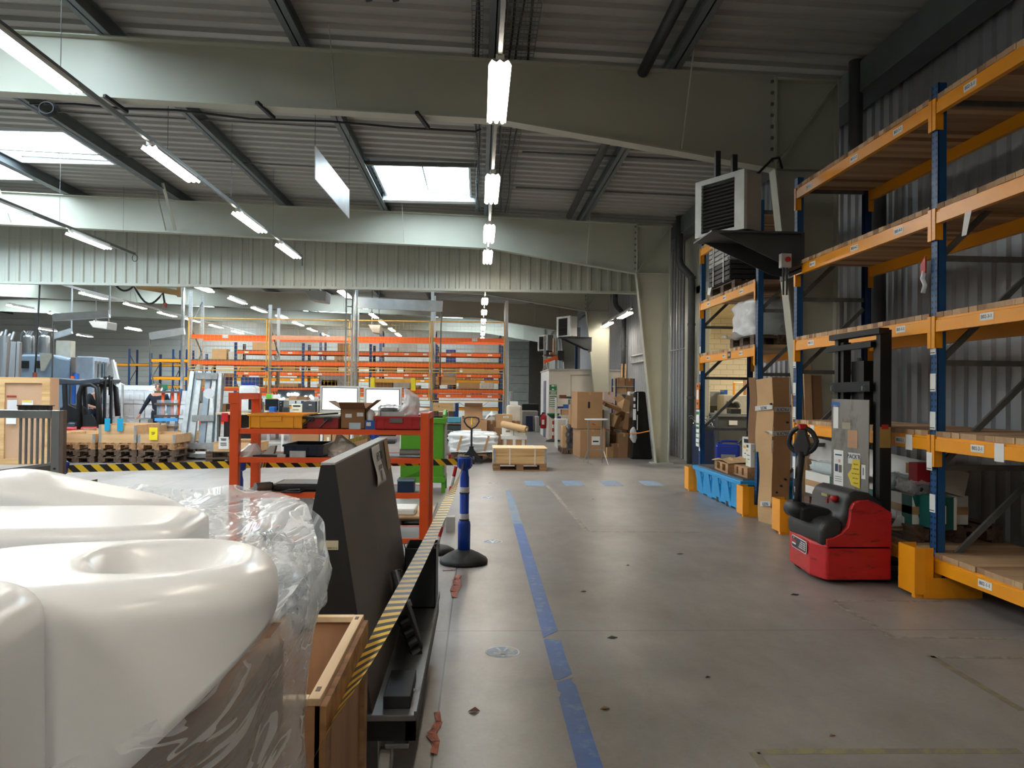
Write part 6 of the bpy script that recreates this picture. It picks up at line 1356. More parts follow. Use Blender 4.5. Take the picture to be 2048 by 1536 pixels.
t = thing('lifting_beam', 'yellow lifting beam lying on the orange rack behind the right screen', 'lifting beam', (at(785,765,24.6).x,24.6,zc3)); YB_ = mat('bright_yellow_paint', (226,204,40), .45)
a, b = at(745,762,24.7), at(826,762,24.7); MB().box(a.x,24.65,zc3+.2,b.x,24.8,zc3+.32).build('beam', YFR, t, world=True)
for p in (a,b): MB().box(p.x-.06,24.6,zc3-.05,p.x+.08,24.85,zc3+.36).build('end_plate', YB_, t, world=True)
e = ext(645,754,700,776,YC-.3,.5); 
e = ext(868,756,910,771,24.2,.8); 
t = thing('hoisted_crate', 'low wooden crate with grey wrapped goods on the third level of the tall orange rack', 'crate', ((e[0]+e[3])/2,25.3,zc3+.04)); 
MB().box(e[0],25.05,zc3+.15,e[3],25.95,zc3+.42).build('crate_body', PINE, t, world=True); MB().box(e[0]+.25,25.1,zc3+.42,e[3],25.9,zc3+.85).build('wrapped_goods', FILMW, t, world=True, bevel=.05); MB().box(e[0]+.3,25.15,zc3+.42,e[3]-.05,25.85,zc3+.8).build('goods', HM, t, world=True)
for x in (e[0],e[3]-.1): MB().box(x,25.1,zc3+.031,x+.1,25.9,zc3+.15).build('skid', PWOODD, t, world=True)
e = ext(640,754,702,776,YC,.6); tag(MB().box(e[0],25.1,zc3+.031,e[3],25.8,zc3+.42).build('foam_block', mat('mid_grey_foam', (146,148,150), .7)), 'long grey block on the orange rack behind the left screen', 'block')

# ------------------------------------------------------------ jib cranes, hung units, vertical masts
def jib(label, a, b, h, Y, drop=None, post=True):
    p, q = at(*a, Y), at(*b, Y); r = thing('jib_crane', label, 'jib crane', (p.x, Y, 0)); m_ = mat('pale_crane_arm', (190,196,198), .45)
    MB().bar(p, q, .12, h, up=(0,0,1)).build('arm', m_, r, world=True)
    if post: MB().cyl((p.x-.05,Y,0),(p.x-.05,Y,zt(p.x)), .05, 12).build('mast', GALV, r, world=True)
    else: MB().cyl((p.x,Y,p.z),(p.x,Y,zt(p.x)+.2), .022, 10).build('ceiling_mount', m_, r, world=True)
    if drop:
        pts = [at(x, y, Y) for x, y in drop]; MB().tube(pts, .022, 6).build('cable', GREYBR, r, world=True, smooth=True); c = pts[-1]; MB().cyl((c.x,Y,c.z-.02),(c.x,Y,c.z-.28), .05, 10, r2=.03).build('hand_control', mat('brown_red_grip', (120,50,34), .5), r, world=True)
    return r
jib('grey jib crane arm high in the middle of the far hall with a hanging cable', (716,606), (885,613), .32, 23.5, [(884,614),(882,650),(881,700),(880,752)])
jib('pale jib crane arm at upper left with hanging cable down to the crates', (219,628), (107,635), .2, 22.0, [(107,636),(106,690),(104,755)], False)
jib('pale jib crane arm left of the tall orange rack with a cable', (369,662), (300,672), .2, 23.0, [(300,673),(301,720),(302,745),(308,768)])
jib('short white jib crane arm at the left under the upper one', (143,662), (106,673), .16, 24.0, None, False)
r = thing('hanging_cable', 'black cable with brown-red handset hanging from the roof at the left', 'cable', at(70,755,19)); MB().tube([Vector((at(80,563,19).x,19,zt(-10)+.22)), at(80,563,19), at(78,600,19), at(76,640,19), at(73,700,19), at(70,745,19)], .02, 6).build('cable', DARK, r, world=True, smooth=True); p = at(70,745,19); MB().cyl(p,(p.x,p.y,p.z-.2), .05, 10).build('handset', mat('brown_red_grip', (120,50,34), .5), r, world=True)
r = thing('cable_festoon', 'festooned black cable with red plug hanging from a wooden bar', 'cable', at(300,580,19.5)); 
def sag(a, b, s, n=8): a, b = Vector(a), Vector(b); return [a.lerp(b, i/n)-Vector((0,0,s*math.sin(math.pi*i/n))) for i in range(n+1)]
pts = [Vector((at(228,567,19.5).x,19.5,zt(-8)+.23))]+sag(at(228,567,19.5),at(268,572,19.5),.15)+sag(at(268,572,19.5),at(326,586,19.5),.35)[1:]+[at(330,610,19.5)]
MB().tube(pts, .025, 6).build('cable', DARK, r, world=True, smooth=True); p = at(330,606,19.5); MB().cyl(p,(p.x,p.y,p.z-.12), .05, 8).build('plug', mat('brown_red_grip', (120,50,34), .5), r, world=True)
a, b = at(262,570,19.8), at(358,586,19.8); tag(MB().bar(a, b, .08, .14).box(b.x-.04,19.76,b.z-.1,b.x+.04,19.84,zt(b.x)+.24).box(a.x-.04,19.76,a.z,a.x+.04,19.84,zt(a.x)+.24).build('wooden_bar', PINE), 'pale wooden bar hung below the rafters at upper left of the far hall', 'bar')
def hung_unit(label, rect, Y):
    e = ext(*rect, Y, .7); r = thing('hung_heater', label, 'heater', ((e[0]+e[3])/2, Y, e[2])); MB().prism([(e[0],e[5]),(e[3],e[5]),(e[3]-.02,e[2]),(e[0]+.15,e[2]+.05)], 1, Y, Y+.7).build('casing', HM, r, world=True, bevel=.02)
    for x in (e[0]+.1,e[3]-.1): MB().cyl((x,Y+.3,e[5]-.01),(x,Y+.3,zt(x)+.26), .015, 6).build('hanger', GREYBR, r, world=True)
hung_unit('large pale box heater hung below the partition in the middle', (607,582,652,602), 20.5); hung_unit('pale box heater hung at the far left', (176,643,215,658), 26); hung_unit('small pale box heater hung behind the central mast', (736,650,761,667), 30)
p = at(699,600,22.5); m = MB(); 
for s in (-.09,.09): m.box(p.x+s-.02,22.48,0,p.x+s+.02,22.52,zt(p.x)-.15)
z = .3
while z < 4.9: m.box(p.x-.09,22.49,z,p.x+.09,22.51,z+.03); z += .22
tag(m.build('lattice_mast', GALV), 'galvanised ladder-like mast rising between the two screens', 'mast')
# ------------------------------------------------------------ left far machines and foam
MBL = mat('blue_grey_machine', (132,150,166), .45, var=.06)
mc = thing('packing_machine', 'large blue-grey machine with two steel cylinders on top at the far left', 'machine', (at(110,800,24).x,24.5,0)); Y=24
e = ext(42,718,140,755,Y,1.5); MB().box(e[0],e[1],0,e[3],e[4],at(100,716,Y).z).build('housing', MBL, mc, world=True, bevel=.05)
MB().prism([(at(140,750,Y).x,.2),(at(140,750,Y).x,at(140,718,Y).z),(at(100,712,Y).x,at(100,709,Y).z),(at(45,712,Y).x,at(45,709,Y).z),(at(45,750,Y).x,.2)], 1, Y-.1, Y+1.2).build('hood', MBL, mc, world=True, bevel=.06)
for a in (56, 86): MB().box(at(a-12,720,Y-.11).x,Y-.14,at(a,737,Y).z,at(a+2,720,Y-.11).x,Y-.10,at(a,722,Y).z).build('window', INK, mc, world=True)
for a, b in ((57,708),(88,708)):
    c = at(a,b,Y+.3); MB().lathe([(.15,0),(.155,.05),(.155,.50),(.14,.56),(.04,.60)], (c.x,c.y,c.z), 24).build('steel_cylinder', STEEL, mc, world=True, smooth=True); MB().tube([(c.x-.05,c.y,c.z+.6),(c.x-.15,c.y,c.z+.7),(c.x-.24,c.y,c.z+.6),(c.x-.22,c.y,c.z)], .03, 8).build('pipe', STEEL, mc, world=True, smooth=True)
    for k in range(3): MB().cyl((c.x-.06+k*.07,c.y-.05,c.z+.58),(c.x-.02+k*.07,c.y,c.z+.70), .028, 8).build('valve', STEEL, mc, world=True)
MB().prism([(at(85,700,Y).x,at(85,707,Y).z),(at(112,700,Y).x,at(112,707,Y).z),(at(95,700,Y).x,at(95,742,Y).z),(at(88,700,Y).x,at(88,742,Y).z)], 1, Y-.16, Y-.1).build('cream_guard', MC, mc, world=True)
p = at(112,680,Y+.5); MB().box(p.x,Y+.5,at(112,713,Y).z,at(123,700,Y).x,Y+.8,at(112,679,Y).z).build('control_box', MC, mc, world=True)
ebox('brown_cabinet', 'narrow brown-grey cabinet beside the blue-grey machine', 'cabinet', (lambda e:(e[0],e[1],0,e[3],e[4],e[5]))(ext(140,715,151,800,24,.8)), mat('brown_grey', (120,110,104), .6))
ebox('blue_crate', 'tiny blue crate between the machine and the grey stack', 'crate', (lambda e:(e[0],e[1],0,e[3],e[4],e[5]))(ext(144,746,150,755,23.6,.3)), mat('blue_plastic', (30,90,170), .4))
ebox('foam_stack', 'pale blue-grey moulded block stack right of the machine', 'stack', (lambda e:(e[0],e[1],0,e[3],e[4],e[5]))(ext(151,713,187,800,23.2,1)), mat('pale_blue_grey', (160,174,190), .6), bevel=.03)
for i, (a, b, m_) in enumerate(((188,195,HM),(196,203,GALV),(204,209,MBL),(209,214,GALV))): ebox('upright_sheet', 'upright sheet metal panel right of the pale blue-grey stack, %s' % ('leftmost','second from left','second from right','rightmost')[i], 'sheet', (lambda e:(e[0],e[1],0,e[3],e[4],e[5]))(ext(a,722+i,b,800,22.6,.5)), m_)
for i, (a, b) in enumerate(((0,12),(14,30),(31,40))):
    p0, p1 = at(a,790,18.5), at(b,790,18.5); q0, q1 = at(a+3 if i < 2 else 29,682 if i else 686,18.5), at(b-3 if i < 2 else 34,684,18.5)
    tag(MB().add([(p0.x,18.4,.5),(p1.x,18.4,.5),(q1.x,18.6,q1.z),(q0.x,18.6,q0.z),(p0.x,18.5,.5),(p1.x,18.5,.5),(q1.x,18.7,q1.z),(q0.x,18.7,q0.z)], [(0,1,2,3),(7,6,5,4),(0,4,5,1),(1,5,6,2),(2,6,7,3),(3,7,4,0)]).build('steel_profile', STEEL), 'leaning brushed steel profile above the tall crate, %s' % ('leftmost','middle','rightmost')[i], 'profile')
tag(MB().box(at(-20,755,18.3).x,18.3,0,at(45,755,18.3).x,19.0,.5).build('steel_plinth', MGD), 'dark plinth carrying the leaning steel profiles behind the tall crate', 'plinth')
c = at(12,672,18.8); r = thing('pipe_cluster', 'cluster of polished steel valves above the leaning profiles', 'valves', (c.x,18.8,1.8)); MB().cyl((c.x,18.8,.5),(c.x,18.8,c.z), .12, 14).build('pipe', STEEL, r, world=True)
for k in range(5): MB().cyl((c.x-.2+k*.09,18.75,c.z-.1+.06*(k % 2)),(c.x-.17+k*.09,18.8,c.z+.05+.05*(k % 3)), .03, 8).build('valve', STEEL, r, world=True)
SHF_W = mat('white_foam', (246,248,250), .75, var=.03, bump=.1, bscale=30)
# wall of white foam packs
xs0 = at(203,820,22).x; xs1 = at(372,820,22).x; nw, nh = 8, 4; w = (xs1-xs0)/nw; ztop = at(280,780,22).z; hh = ztop/nh
for i in range(nw):
    for j in range(nh):
        h_ = hh; d = random.uniform(0,.06); b = MB().box(xs0+i*w+.01,22+d,j*h_+.004,xs0+(i+1)*w-.01,23+d,(j+1)*h_-.01)
        for k in range(2): b.box(xs0+i*w+.1+k*w*.42,21.96+d,j*h_+h_*.3,xs0+i*w+.1+k*w*.42+w*.28,22+d,j*h_+h_*.68)
        tag(b.build('foam_pack', SHF_W), 'white foam pack, %s column from left, %s row of the foam wall' % (('first','second','third','fourth','fifth','sixth','seventh','eighth')[i], ('bottom','second','third','top')[j]), 'foam pack', 'wall of white foam packs')
e = ext(229,770,300,780,22.3,.6); r = thing('white_cabinet', 'flat white unit lying on top of the foam packs', 'unit', ((e[0]+e[3])/2,22.3,e[2])); MB().box(e[0],22.3,ztop,e[3],22.9,ztop+.13).build('body', WHITE, r, world=True); 
p = at(232,776,22.2); tag(MB().add([(at(213,755,22.4).x,22.4,at(213,757,22.4).z),(at(238,755,22.4).x,22.4,at(234,768,22.4).z),(at(234,755,22.4).x,22.9,at(234,770,22.4).z),(at(213,755,22.4).x,22.9,at(213,760,22.4).z)], [(0,1,2,3)]).box(at(215,760,22.4).x,22.5,ztop,at(216,760,22.4).x,22.55,at(215,762,22.4).z).build('slanted_sheet', HM, solid=.03), 'grey slanted panel left of the white unit', 'panel')
t = thing('white_bagged_part', 'grey bagged part with a white slanted strip above the foam packs', 'wrapped goods', (at(240,760,22.6).x,22.6,ztop)); a0, a1 = at(229,775,22.6), at(243,725,22.6)
MB().prism([(at(228,0,22.6).x,ztop+.13),(at(231,0,22.6).x,at(231,732,22.6).z),(at(238,0,22.6).x,at(238,724,22.6).z),(at(246,0,22.6).x,at(246,770,22.6).z)], 1, 22.5, 22.8).build('grey_part', HM, t, world=True)
MB().prism([(at(240,0,22.6).x,at(240,720,22.6).z),(at(244,0,22.6).x,at(244,720,22.6).z),(at(258,0,22.6).x,ztop+.13),(at(252,0,22.6).x,ztop+.13)], 1, 22.4, 22.5).build('white_strip', WHITE, t, world=True)
# grey open bins in front of foam
for i, (a, b, c, d) in enumerate(((228,833,238,842),(258,838,279,850),(280,838,296,850))): e = ext(a,b,c,d,20.5,.5); tub('plastic_tray', 'grey open box in front of the white foam packs, %s from the left' % ('first','second','third','fourth')[i], 'tray', e[0], e[3], e[1], e[4], 0, e[5], HM, ribs=False)
tag(MB().cyl((at(244,850,20.6).x,20.6,0),(at(244,850,20.6).x,20.6,at(244,770,20.6).z), .03, 8).build('grey_post', HM), 'thin grey post standing in front of the foam packs', 'post')
r = thing('green_lit_machine', 'green machine with small white lights above the foam packs', 'machine', at(310,775,23.5)); e = ext(303,769,322,780,23.5,.5); MB().box(e[0],e[1],0,e[3],e[4],e[5]).build('body', mat('green_machine', (30,130,100), .5), r, world=True)
LED = emis('small_led', (.8,1,1), 12); 
for px, py in ((302,777),(306,779),(317,775),(320,777)): p = at(px,py,23.45); MB().cyl(p,(p.x,p.y-.02,p.z), .07, 12).build('indicator_lamp', LED, r, world=True)
# blue stillage with glass panes and planks
bs = thing('glass_stillage', 'blue stillage holding glass panes between wooden rails, with red straps', 'stillage', (at(338,860,19.5).x,19.5,0)); Y = 19.5
def sx_(px): return at(px,820,Y).x
def sz(py): return at(338,py,Y).z
for a in (313,330,347): MB().bar((sx_(a),Y,0.1),(sx_(a+5),Y+.3,sz(778)), .06, .06, up=(1,0,0)).build('blue_bar', BLUE, bs, world=True)
for b in (782,806,830,852): MB().box(sx_(310),Y-.06,sz(b+4),sx_(358),Y-.02,sz(b)).build('timber_rail', PWOODD, bs, world=True)
for a in (322,341,353): MB().box(sx_(a),Y+.02,sz(830),sx_(a+5),Y+.06,sz(785)).build('red_strap', ORNG2, bs, world=True)
MB().box(sx_(314),Y-.015,.3,sx_(356),Y-.005,sz(800)).build('glass_pane', film('pane_glass', .15, .05, 2, col=(.7,.85,.88), rough=.05), bs, world=True); MB().box(sx_(312),Y-.08,sz(842),sx_(358),Y-.07,sz(836)).build('blue_film', mat('sky_blue_plastic', (70,150,210), .4), bs, world=True); MB().box(sx_(312),Y-.2,0,sx_(358),Y+.8,.1).build('base', BLUE, bs, world=True)
# galvanised profile rack on a wheeled base
gt = thing('profile_trolley', 'tall galvanised frame of folded steel profiles on a low wheeled base', 'trolley', (at(400,915,17.9).x,18,0)); Y = 17.9
def gx(px): return at(px,830,Y).x
def gz(py): return at(400,py,Y).z
MB().box(gx(357),Y-.1,.06,gx(440),Y+.6,.14).build('base', GALV, gt, world=True)
for px in (360,437): MB().cyl((gx(px),Y-.05,.04),(gx(px),Y+.0,.04), .04, 12).build('caster_wheel', DARK, gt, world=True)
for i, (a0, b0, a1, b1, yy) in enumerate(((362,372,371,379,0),(371,377,380,384,.05),(377,391,387,396,-.02),(398,410,402,412,.05),(414,426,417,424,.0),(424,436,424,437,.1),(433,440,429,436,-.03))):
    z1 = gz(742 if i < 4 else 746); z0 = gz(898); MB().add([(gx(a0),Y+yy-.1,z0),(gx(b0),Y+yy-.1,z0),(gx(b1),Y+yy+.25,z1),(gx(a1),Y+yy+.25,z1),(gx(a0),Y+yy+.0,z0),(gx(b0),Y+yy+.0,z0),(gx(b1),Y+yy+.33,z1),(gx(a1),Y+yy+.33,z1)], [(0,1,2,3),(7,6,5,4),(0,4,5,1),(1,5,6,2),(2,6,7,3),(3,7,4,0)]).build('steel_profile', GALV if i % 2 == 0 else mat('blue_galvanised', (142,156,168), .35, metal=.7, var=.15), gt, world=True)
for b0, b1 in ((745,758),(830,842),(885,897)): yy = .2-(b0-745)/152*.32; MB().box(gx(384),Y+yy-.04,gz(b1),gx(428),Y+yy,gz(b0)).build('cross_plate', GALV, gt, world=True)
MB().box(gx(421),Y-.06,gz(815),gx(427),Y-.05,gz(796)).build('white_tag', PAPER, gt, world=True); MB().cyl((gx(417),Y+.0,gz(787)),(gx(417),Y+.03,gz(787)), .12, 20).build('clear_disc', FILMW, gt, world=True)
# ------------------------------------------------------------ people
SKIN = mat('skin', (206,150,124), .5, var=.05); HAIR = mat('short_grey_hair', (90,80,72), .8); NAVY = mat('navy_workwear', (24,30,48), .8, var=.1); BLKT = mat('black_tshirt', (22,23,27), .8, var=.1)
def person(label, loc, rz, J, top, low, head_tilt=0, hands=()):
    """skin-modifier body; J = joints dict name->(x,y,z)"""
    r = thing('person', label, 'person', loc, rz)
    bones = [('pelvis','waist'),('waist','chest'),('chest','neck'),('neck','head0')]
    for s in 'LR': bones += [('chest','sh'+s),('sh'+s,'el'+s),('el'+s,'wr'+s),('pelvis','hip'+s),('hip'+s,'kn'+s),('kn'+s,'an'+s),('an'+s,'toe'+s)]
    rad = dict(pelvis=(.15,.12), waist=(.14,.105), chest=(.165,.12), neck=(.055,.055), head0=(.05,.05))
    for s in 'LR': rad.update({'sh'+s:(.068,.068),'el'+s:(.045,.045),'wr'+s:(.03,.026),'hip'+s:(.095,.095),'kn'+s:(.065,.065),'an'+s:(.045,.045),'toe'+s:(.045,.035)})
    def skinned(name, names, edges, m_, parent, grow=1.0, root=None):
        idx = {n: i for i, n in enumerate(names)}; me = bpy.data.meshes.new(name); me.from_pydata([J[n] for n in names], [(idx[a], idx[b]) for a, b in edges], []); me.materials.append(m_)
        o = bpy.data.objects.new(name, me); COL.objects.link(o); o.parent = parent; o.modifiers.new('skin', 'SKIN'); sk = me.skin_vertices[0].data if me.skin_vertices else None
        if sk is None:
            bm = bmesh.new(); bm.from_mesh(me); bm.verts.layers.skin.verify(); bm.to_mesh(me); bm.free(); sk = me.skin_vertices[0].data
        for n, i in idx.items(): sk[i].radius = tuple(q*grow for q in rad.get(n, (.02,.02))); sk[i].use_root = (n == (root or names[0]))
        o.modifiers['skin'].use_smooth_shade = True; u = o.modifiers.new('u', 'SUBSURF'); u.levels = 2; u.render_levels = 2; return o
    allj = list(J.keys()); fing = []
    for s in 'LR':
        w = Vector(J['wr'+s]); d = (w-Vector(J['el'+s])).normalized(); side = d.cross(Vector((0,1,0))); side = side.normalized() if side.length > .1 else Vector((1,0,0)); J['pm'+s] = tuple(w+d*.075); rad['pm'+s] = (.036,.018); bones.append(('wr'+s,'pm'+s))
        for k, (off, ln) in enumerate(((-.032,.07),(-.011,.08),(.011,.075),(.032,.058))):
            a = w+d*.10+side*off; b = w+d*(.10+ln*.55)+side*off*1.15; c = w+d*(.10+ln)+side*off*1.1+d.cross(side)*.015
            for q, nm in ((a,'a'),(b,'b'),(c,'c')): n = 'f%s%d%s' % (s,k,nm); J[n] = tuple(q); rad[n] = (.0095,.0095)
            bones += [('pm'+s,'f%s%da' % (s,k)),('f%s%da' % (s,k),'f%s%db' % (s,k)),('f%s%db' % (s,k),'f%s%dc' % (s,k))]
        t1 = w+d*.04+side*.035; t2 = w+d*.075+side*.06; J['t1'+s] = tuple(t1); J['t2'+s] = tuple(t2); rad['t1'+s] = rad['t2'+s] = (.011,.011); bones += [('wr'+s,'t1'+s),('t1'+s,'t2'+s)]
    body = skinned('body', list(J.keys()), bones, SKIN, r, root='pelvis')
    sl = []; nm = ['pelvis','waist','chest','neck']+['shL','elL','shR','elR']
    JJ = dict(J); J2 = J
    skinned('shirt', ['pelvis','waist','chest','shL','elL','shR','elR']+(['wrL','wrR'] if hands else []), [('pelvis','waist'),('waist','chest'),('chest','shL'),('shL','elL'),('chest','shR'),('shR','elR')]+([('elL','wrL'),('elR','wrR')] if hands else []), top, r, 1.16, 'chest')
    skinned('trousers', ['waist','pelvis','hipL','knL','anL','hipR','knR','anR'], [('waist','pelvis'),('pelvis','hipL'),('hipL','knL'),('knL','anL'),('pelvis','hipR'),('hipR','knR'),('knR','anR')], low, r, 1.14, 'pelvis')
    hd = Vector(J['head0']); H = MB(); M0 = Matrix.Translation(hd+Vector((0,0,.06))) @ Matrix.Rotation(head_tilt, 4, 'X')
    def hf(u, v):
        a = u*2*math.pi; b = v*math.pi; x = .075*math.sin(b)*math.cos(a); y = .095*math.sin(b)*math.sin(a); z = .12*math.cos(b)
        f = -y/.095
        if f > .3:
            y -= .022*math.exp(-((x/.014)**2+((z+.005)/.022)**2)); y -= .006*math.exp(-((x/.03)**2+((z+.052)/.01)**2)); y += .008*math.exp(-(((abs(x)-.03)/.014)**2+((z-.018)/.012)**2))
        if z < -.04: x *= 1-.25*(-z-.04)/.08
        return M0 @ Vector((x, y, z))
    H.grid(hf, 40, 32); head = H.build('head', SKIN, r, smooth=True)
    for s in (-1,1):
        q = MB(); q.M = M0 @ Matrix.Translation((s*.076,.008,0)); q.lathe([(.001,-.03),(.014,-.015),(.018,.005),(.012,.025),(.001,.03)], (0,0,0), 10); q.build('ear', SKIN, head, smooth=True)
        q = MB(); q.M = M0 @ Matrix.Translation((s*.03,-.082,.02)); q.lathe([(.001,-.006),(.010,0),(.001,.006)], (0,0,0), 10); q.build('eye', INK, head)
    hr = MB()
    def hh_(u, v):
        a = u*2*math.pi; b = v*math.pi*.52; p = Vector((.080*math.sin(b)*math.cos(a), .100*math.sin(b)*math.sin(a)+.006, .126*math.cos(b))); return M0 @ p
    hr.grid(hh_, 30, 12); hr.build('hair', HAIR, r, smooth=True)
    for s in 'LR':
        t0 = Vector(J['an'+s]); MB().box(t0.x-.05,t0.y-.19,0,t0.x+.05,t0.y+.08,.075).build('shoe', DARK, r, bevel=.02)
    return r
J1 = dict(pelvis=(0,0,.95), waist=(0,-.03,1.10), chest=(0,-.10,1.33), neck=(0,-.16,1.48), head0=(0,-.20,1.55), shL=(.19,-.10,1.40), elL=(.27,-.16,1.12), wrL=(.12,-.38,1.02), shR=(-.19,-.10,1.40), elR=(-.27,-.16,1.12), wrR=(-.10,-.40,1.04), hipL=(.10,0,.90), knL=(.11,-.03,.48), anL=(.11,.02,.08), toeL=(.12,-.14,.04), hipR=(-.10,0,.90), knR=(-.11,-.03,.48), anR=(-.11,.02,.08), toeR=(-.12,-.14,.04))
p = at(178,800,22.3); person('person in a black T-shirt leaning forward, seen through the forklift cab', (p.x,22.6,0), R(55), J1, BLKT, NAVY, R(25))
J2 = dict(pelvis=(0,0,.95), waist=(0,0,1.12), chest=(0,-.02,1.36), neck=(0,-.03,1.51), head0=(0,-.05,1.58), shL=(.19,-.02,1.42), elL=(.25,.02,1.14), wrL=(.22,-.12,.93), shR=(-.19,-.02,1.42), elR=(-.34,-.02,1.16), wrR=(-.46,-.06,.92), hipL=(.10,0,.90), knL=(.12,-.03,.48), anL=(.12,.02,.08), toeL=(.12,-.14,.04), hipR=(-.10,0,.90), knR=(-.11,.04,.48), anR=(-.12,.10,.08), toeR=(-.12,-.05,.04))
p = at(317,830,20.9); person('person in dark navy long-sleeved workwear standing behind the blue glass stillage', (p.x,20.9,0), R(10), J2, NAVY, NAVY, 0, hands=True)

# ------------------------------------------------------------ workbench with screens
YW = 17.5
def wx(px): return at(px,850,YW).x
def wz(py): return at(700,py,YW).z
wb = thing('workbench', 'long pale workbench carrying computers behind the small orange rack', 'workbench', (wx(640),YW+.4,0)); TOPM = mat('beige_worktop', (206,188,160), .5)
zb = wz(828); MB().box(wx(430),YW,zb-.04,wx(815),YW+.8,zb).build('worktop', TOPM, wb, world=True)
for px in (433,562,640,700,800): 
    for y in (.03,.72): MB().box(wx(px),YW+y,0,wx(px)+.05,YW+y+.05,zb-.04).build('leg', WHITE if px > 560 else MGD, wb, world=True)
MB().box(wx(433),YW+.5,.1,wx(500),YW+.55,zb-.05).build('modesty_panel', mat('dark_panel', (40,38,38), .6), wb, world=True); MB().box(wx(505),YW+.05,.38,wx(570),YW+.7,.4).build('lower_shelf', HM, wb, world=True); MB().box(wx(545),YW+.3,zb+.28,wx(630),YW+.75,zb+.30).build('riser_shelf', HM, wb, world=True)
for px in (549,560,628): MB().box(wx(px),YW+.3,zb,wx(px)+.015,YW+.75,zb+.3).build('riser_leg', GALV, wb, world=True)
SCR = emis('bright_screen', (.85,.97,1.0), 1.3); SCR2 = emis('white_screen', (.93,.95,.92), .62)
def monitor(label, a, b, c, d, scr, frame_m, details):
    x0, x1, z0, z1 = wx(a), wx(c), wz(d), wz(b); r = thing('monitor', label, 'screen', ((x0+x1)/2,YW+.45,zb)); yy = YW+.42
    MB().box(x0,yy,z0,x1,yy+.06,z1).build('casing', frame_m, r, world=True, bevel=.008); MB().box(x0+.05,yy-.004,z0+.06,x1-.05,yy,z1-.04).build('bezel', DARK, r, world=True); s = MB().box(x0+.065,yy-.008,z0+.075,x1-.065,yy-.004,z1-.055).build('screen', scr, r, world=True)
    MB().box((x0+x1)/2-.08,yy+.02,zb,(x0+x1)/2+.08,yy+.08,z0+.1).build('stand_neck', frame_m, r, world=True); MB().box((x0+x1)/2-.2,yy-.05,zb,(x0+x1)/2+.2,yy+.2,zb+.015).build('stand_foot', frame_m, r, world=True)
    W, Hh = x1-x0-.13, z1-z0-.13
    for (u0,v0,u1,v1,m_) in details: MB().box(x0+.065+W*u0,yy-.010,z0+.075+Hh*v0,x0+.065+W*u1,yy-.008,z0+.075+Hh*v1).build('screen_mark', m_, s, world=True)
SM = emis('screen_cyan_text', (.55,.85,.9), .6); SG = emis('screen_grey_text', (.6,.62,.62), .3); SB_ = emis('screen_blue_button', (.2,.3,.6), .4)
monitor('left of two large bright screens on the workbench', 631, 772, 713, 827, SCR, HM, [(.02,.90,.6,.92,SM),(.02,.84,.12,.86,SM),(.16,.77,.3,.80,SM)])
monitor('right of two large screens, showing a white drawing page', 721, 774, 799, 828, SCR2, HM, [(.02,.93,.9,.94,SG),(.3,.6,.42,.61,SG),(.5,.2,.52,.72,SG),(.46,.45,.6,.48,SG),(.5,.68,.6,.70,SG),(.78,.79,.86,.81,SB_),(.78,.3,.95,.31,SG),(.78,.4,.95,.41,SG),(.78,.5,.95,.51,SG),(.28,.05,.285,.72,SG),(.72,.05,.725,.85,SG)])
def flatmon(label, a, b, c, d): 
    r = thing('monitor', label, 'screen', (wx((a+c)/2),YW+.3,zb)); MB().box(wx(a),YW+.3,wz(d),wx(c),YW+.34,wz(b)).build('casing', DARK, r, world=True, bevel=.006); MB().box(wx((a+c)/2)-.04,YW+.34,zb,wx((a+c)/2)+.04,YW+.37,wz(d)+.05).build('stand_neck', DARK, r, world=True); MB().box(wx((a+c)/2)-.14,YW+.25,zb,wx((a+c)/2)+.14,YW+.45,zb+.012).build('stand_foot', DARK, r, world=True); MB().box(wx(a)+.01,YW+.297,wz(d)+.02,wx(c)-.01,YW+.3,wz(b)-.01).build('screen', mat('dark_glass', (30,33,40), .15), r, world=True)
flatmon('black monitor partly behind the left leg of the small orange rack', 488, 799, 516, 822); flatmon('black monitor right of the left rack leg, with a blue box before it', 522, 800, 550, 823)
def sbox(name, label, cat, a, b, c, d, m_, dy=.3, dep=.3, bev=.01, extra=()):
    r = thing(name, label, cat, (wx((a+c)/2),YW+dy,wz(d))); MB().box(wx(a),YW+dy,wz(d) if d < 826 else zb,wx(c),YW+dy+dep,wz(b)).build('body', m_, r, world=True, bevel=bev)
    for (p0,q0,p1,q1,mm_,nm_) in extra: MB().box(wx(p0),YW+dy-.006,wz(q1),wx(p1),YW+dy,wz(q0)).build(nm_, mm_, r, world=True)
    return r
sbox('water_dispenser', 'tall white rounded appliance with a blue lid behind the left rack leg', 'appliance', 464, 773, 500, 828, mat('glossy_white', (214,218,222), .25), .42, .36, .06, ((472,768,498,773,mat('royal_blue_lid', (20,50,140), .5),'blue_lid'),))
sbox('desk_tray', 'blue rounded box in front of the black monitor', 'box', 536, 815, 548, 828, mat('blue_plastic', (30,90,170), .4), .05, .2, .02)
sbox('computer_tower', 'black computer tower on the workbench', 'computer', 549, 803, 559, 828, DARK, .32, .4, .005, ((552,806,555,807,PAPER,'badge'),(553,811,555,813,GALV,'button')))
sbox('label_printer', 'small black label printer on the workbench', 'printer', 562, 816, 573, 828, mat('charcoal_plastic', (44,44,46), .4), .1, .2, .02)
sbox('printer', 'white printer with paper slots on the workbench', 'printer', 577, 809, 599, 828, mat('office_white', (222,218,206), .4), .25, .3, .015, ((580,812,595,815,INK,'slot'),(580,820,592,822,mat('olive_slot', (150,150,90), .5),'slot')))
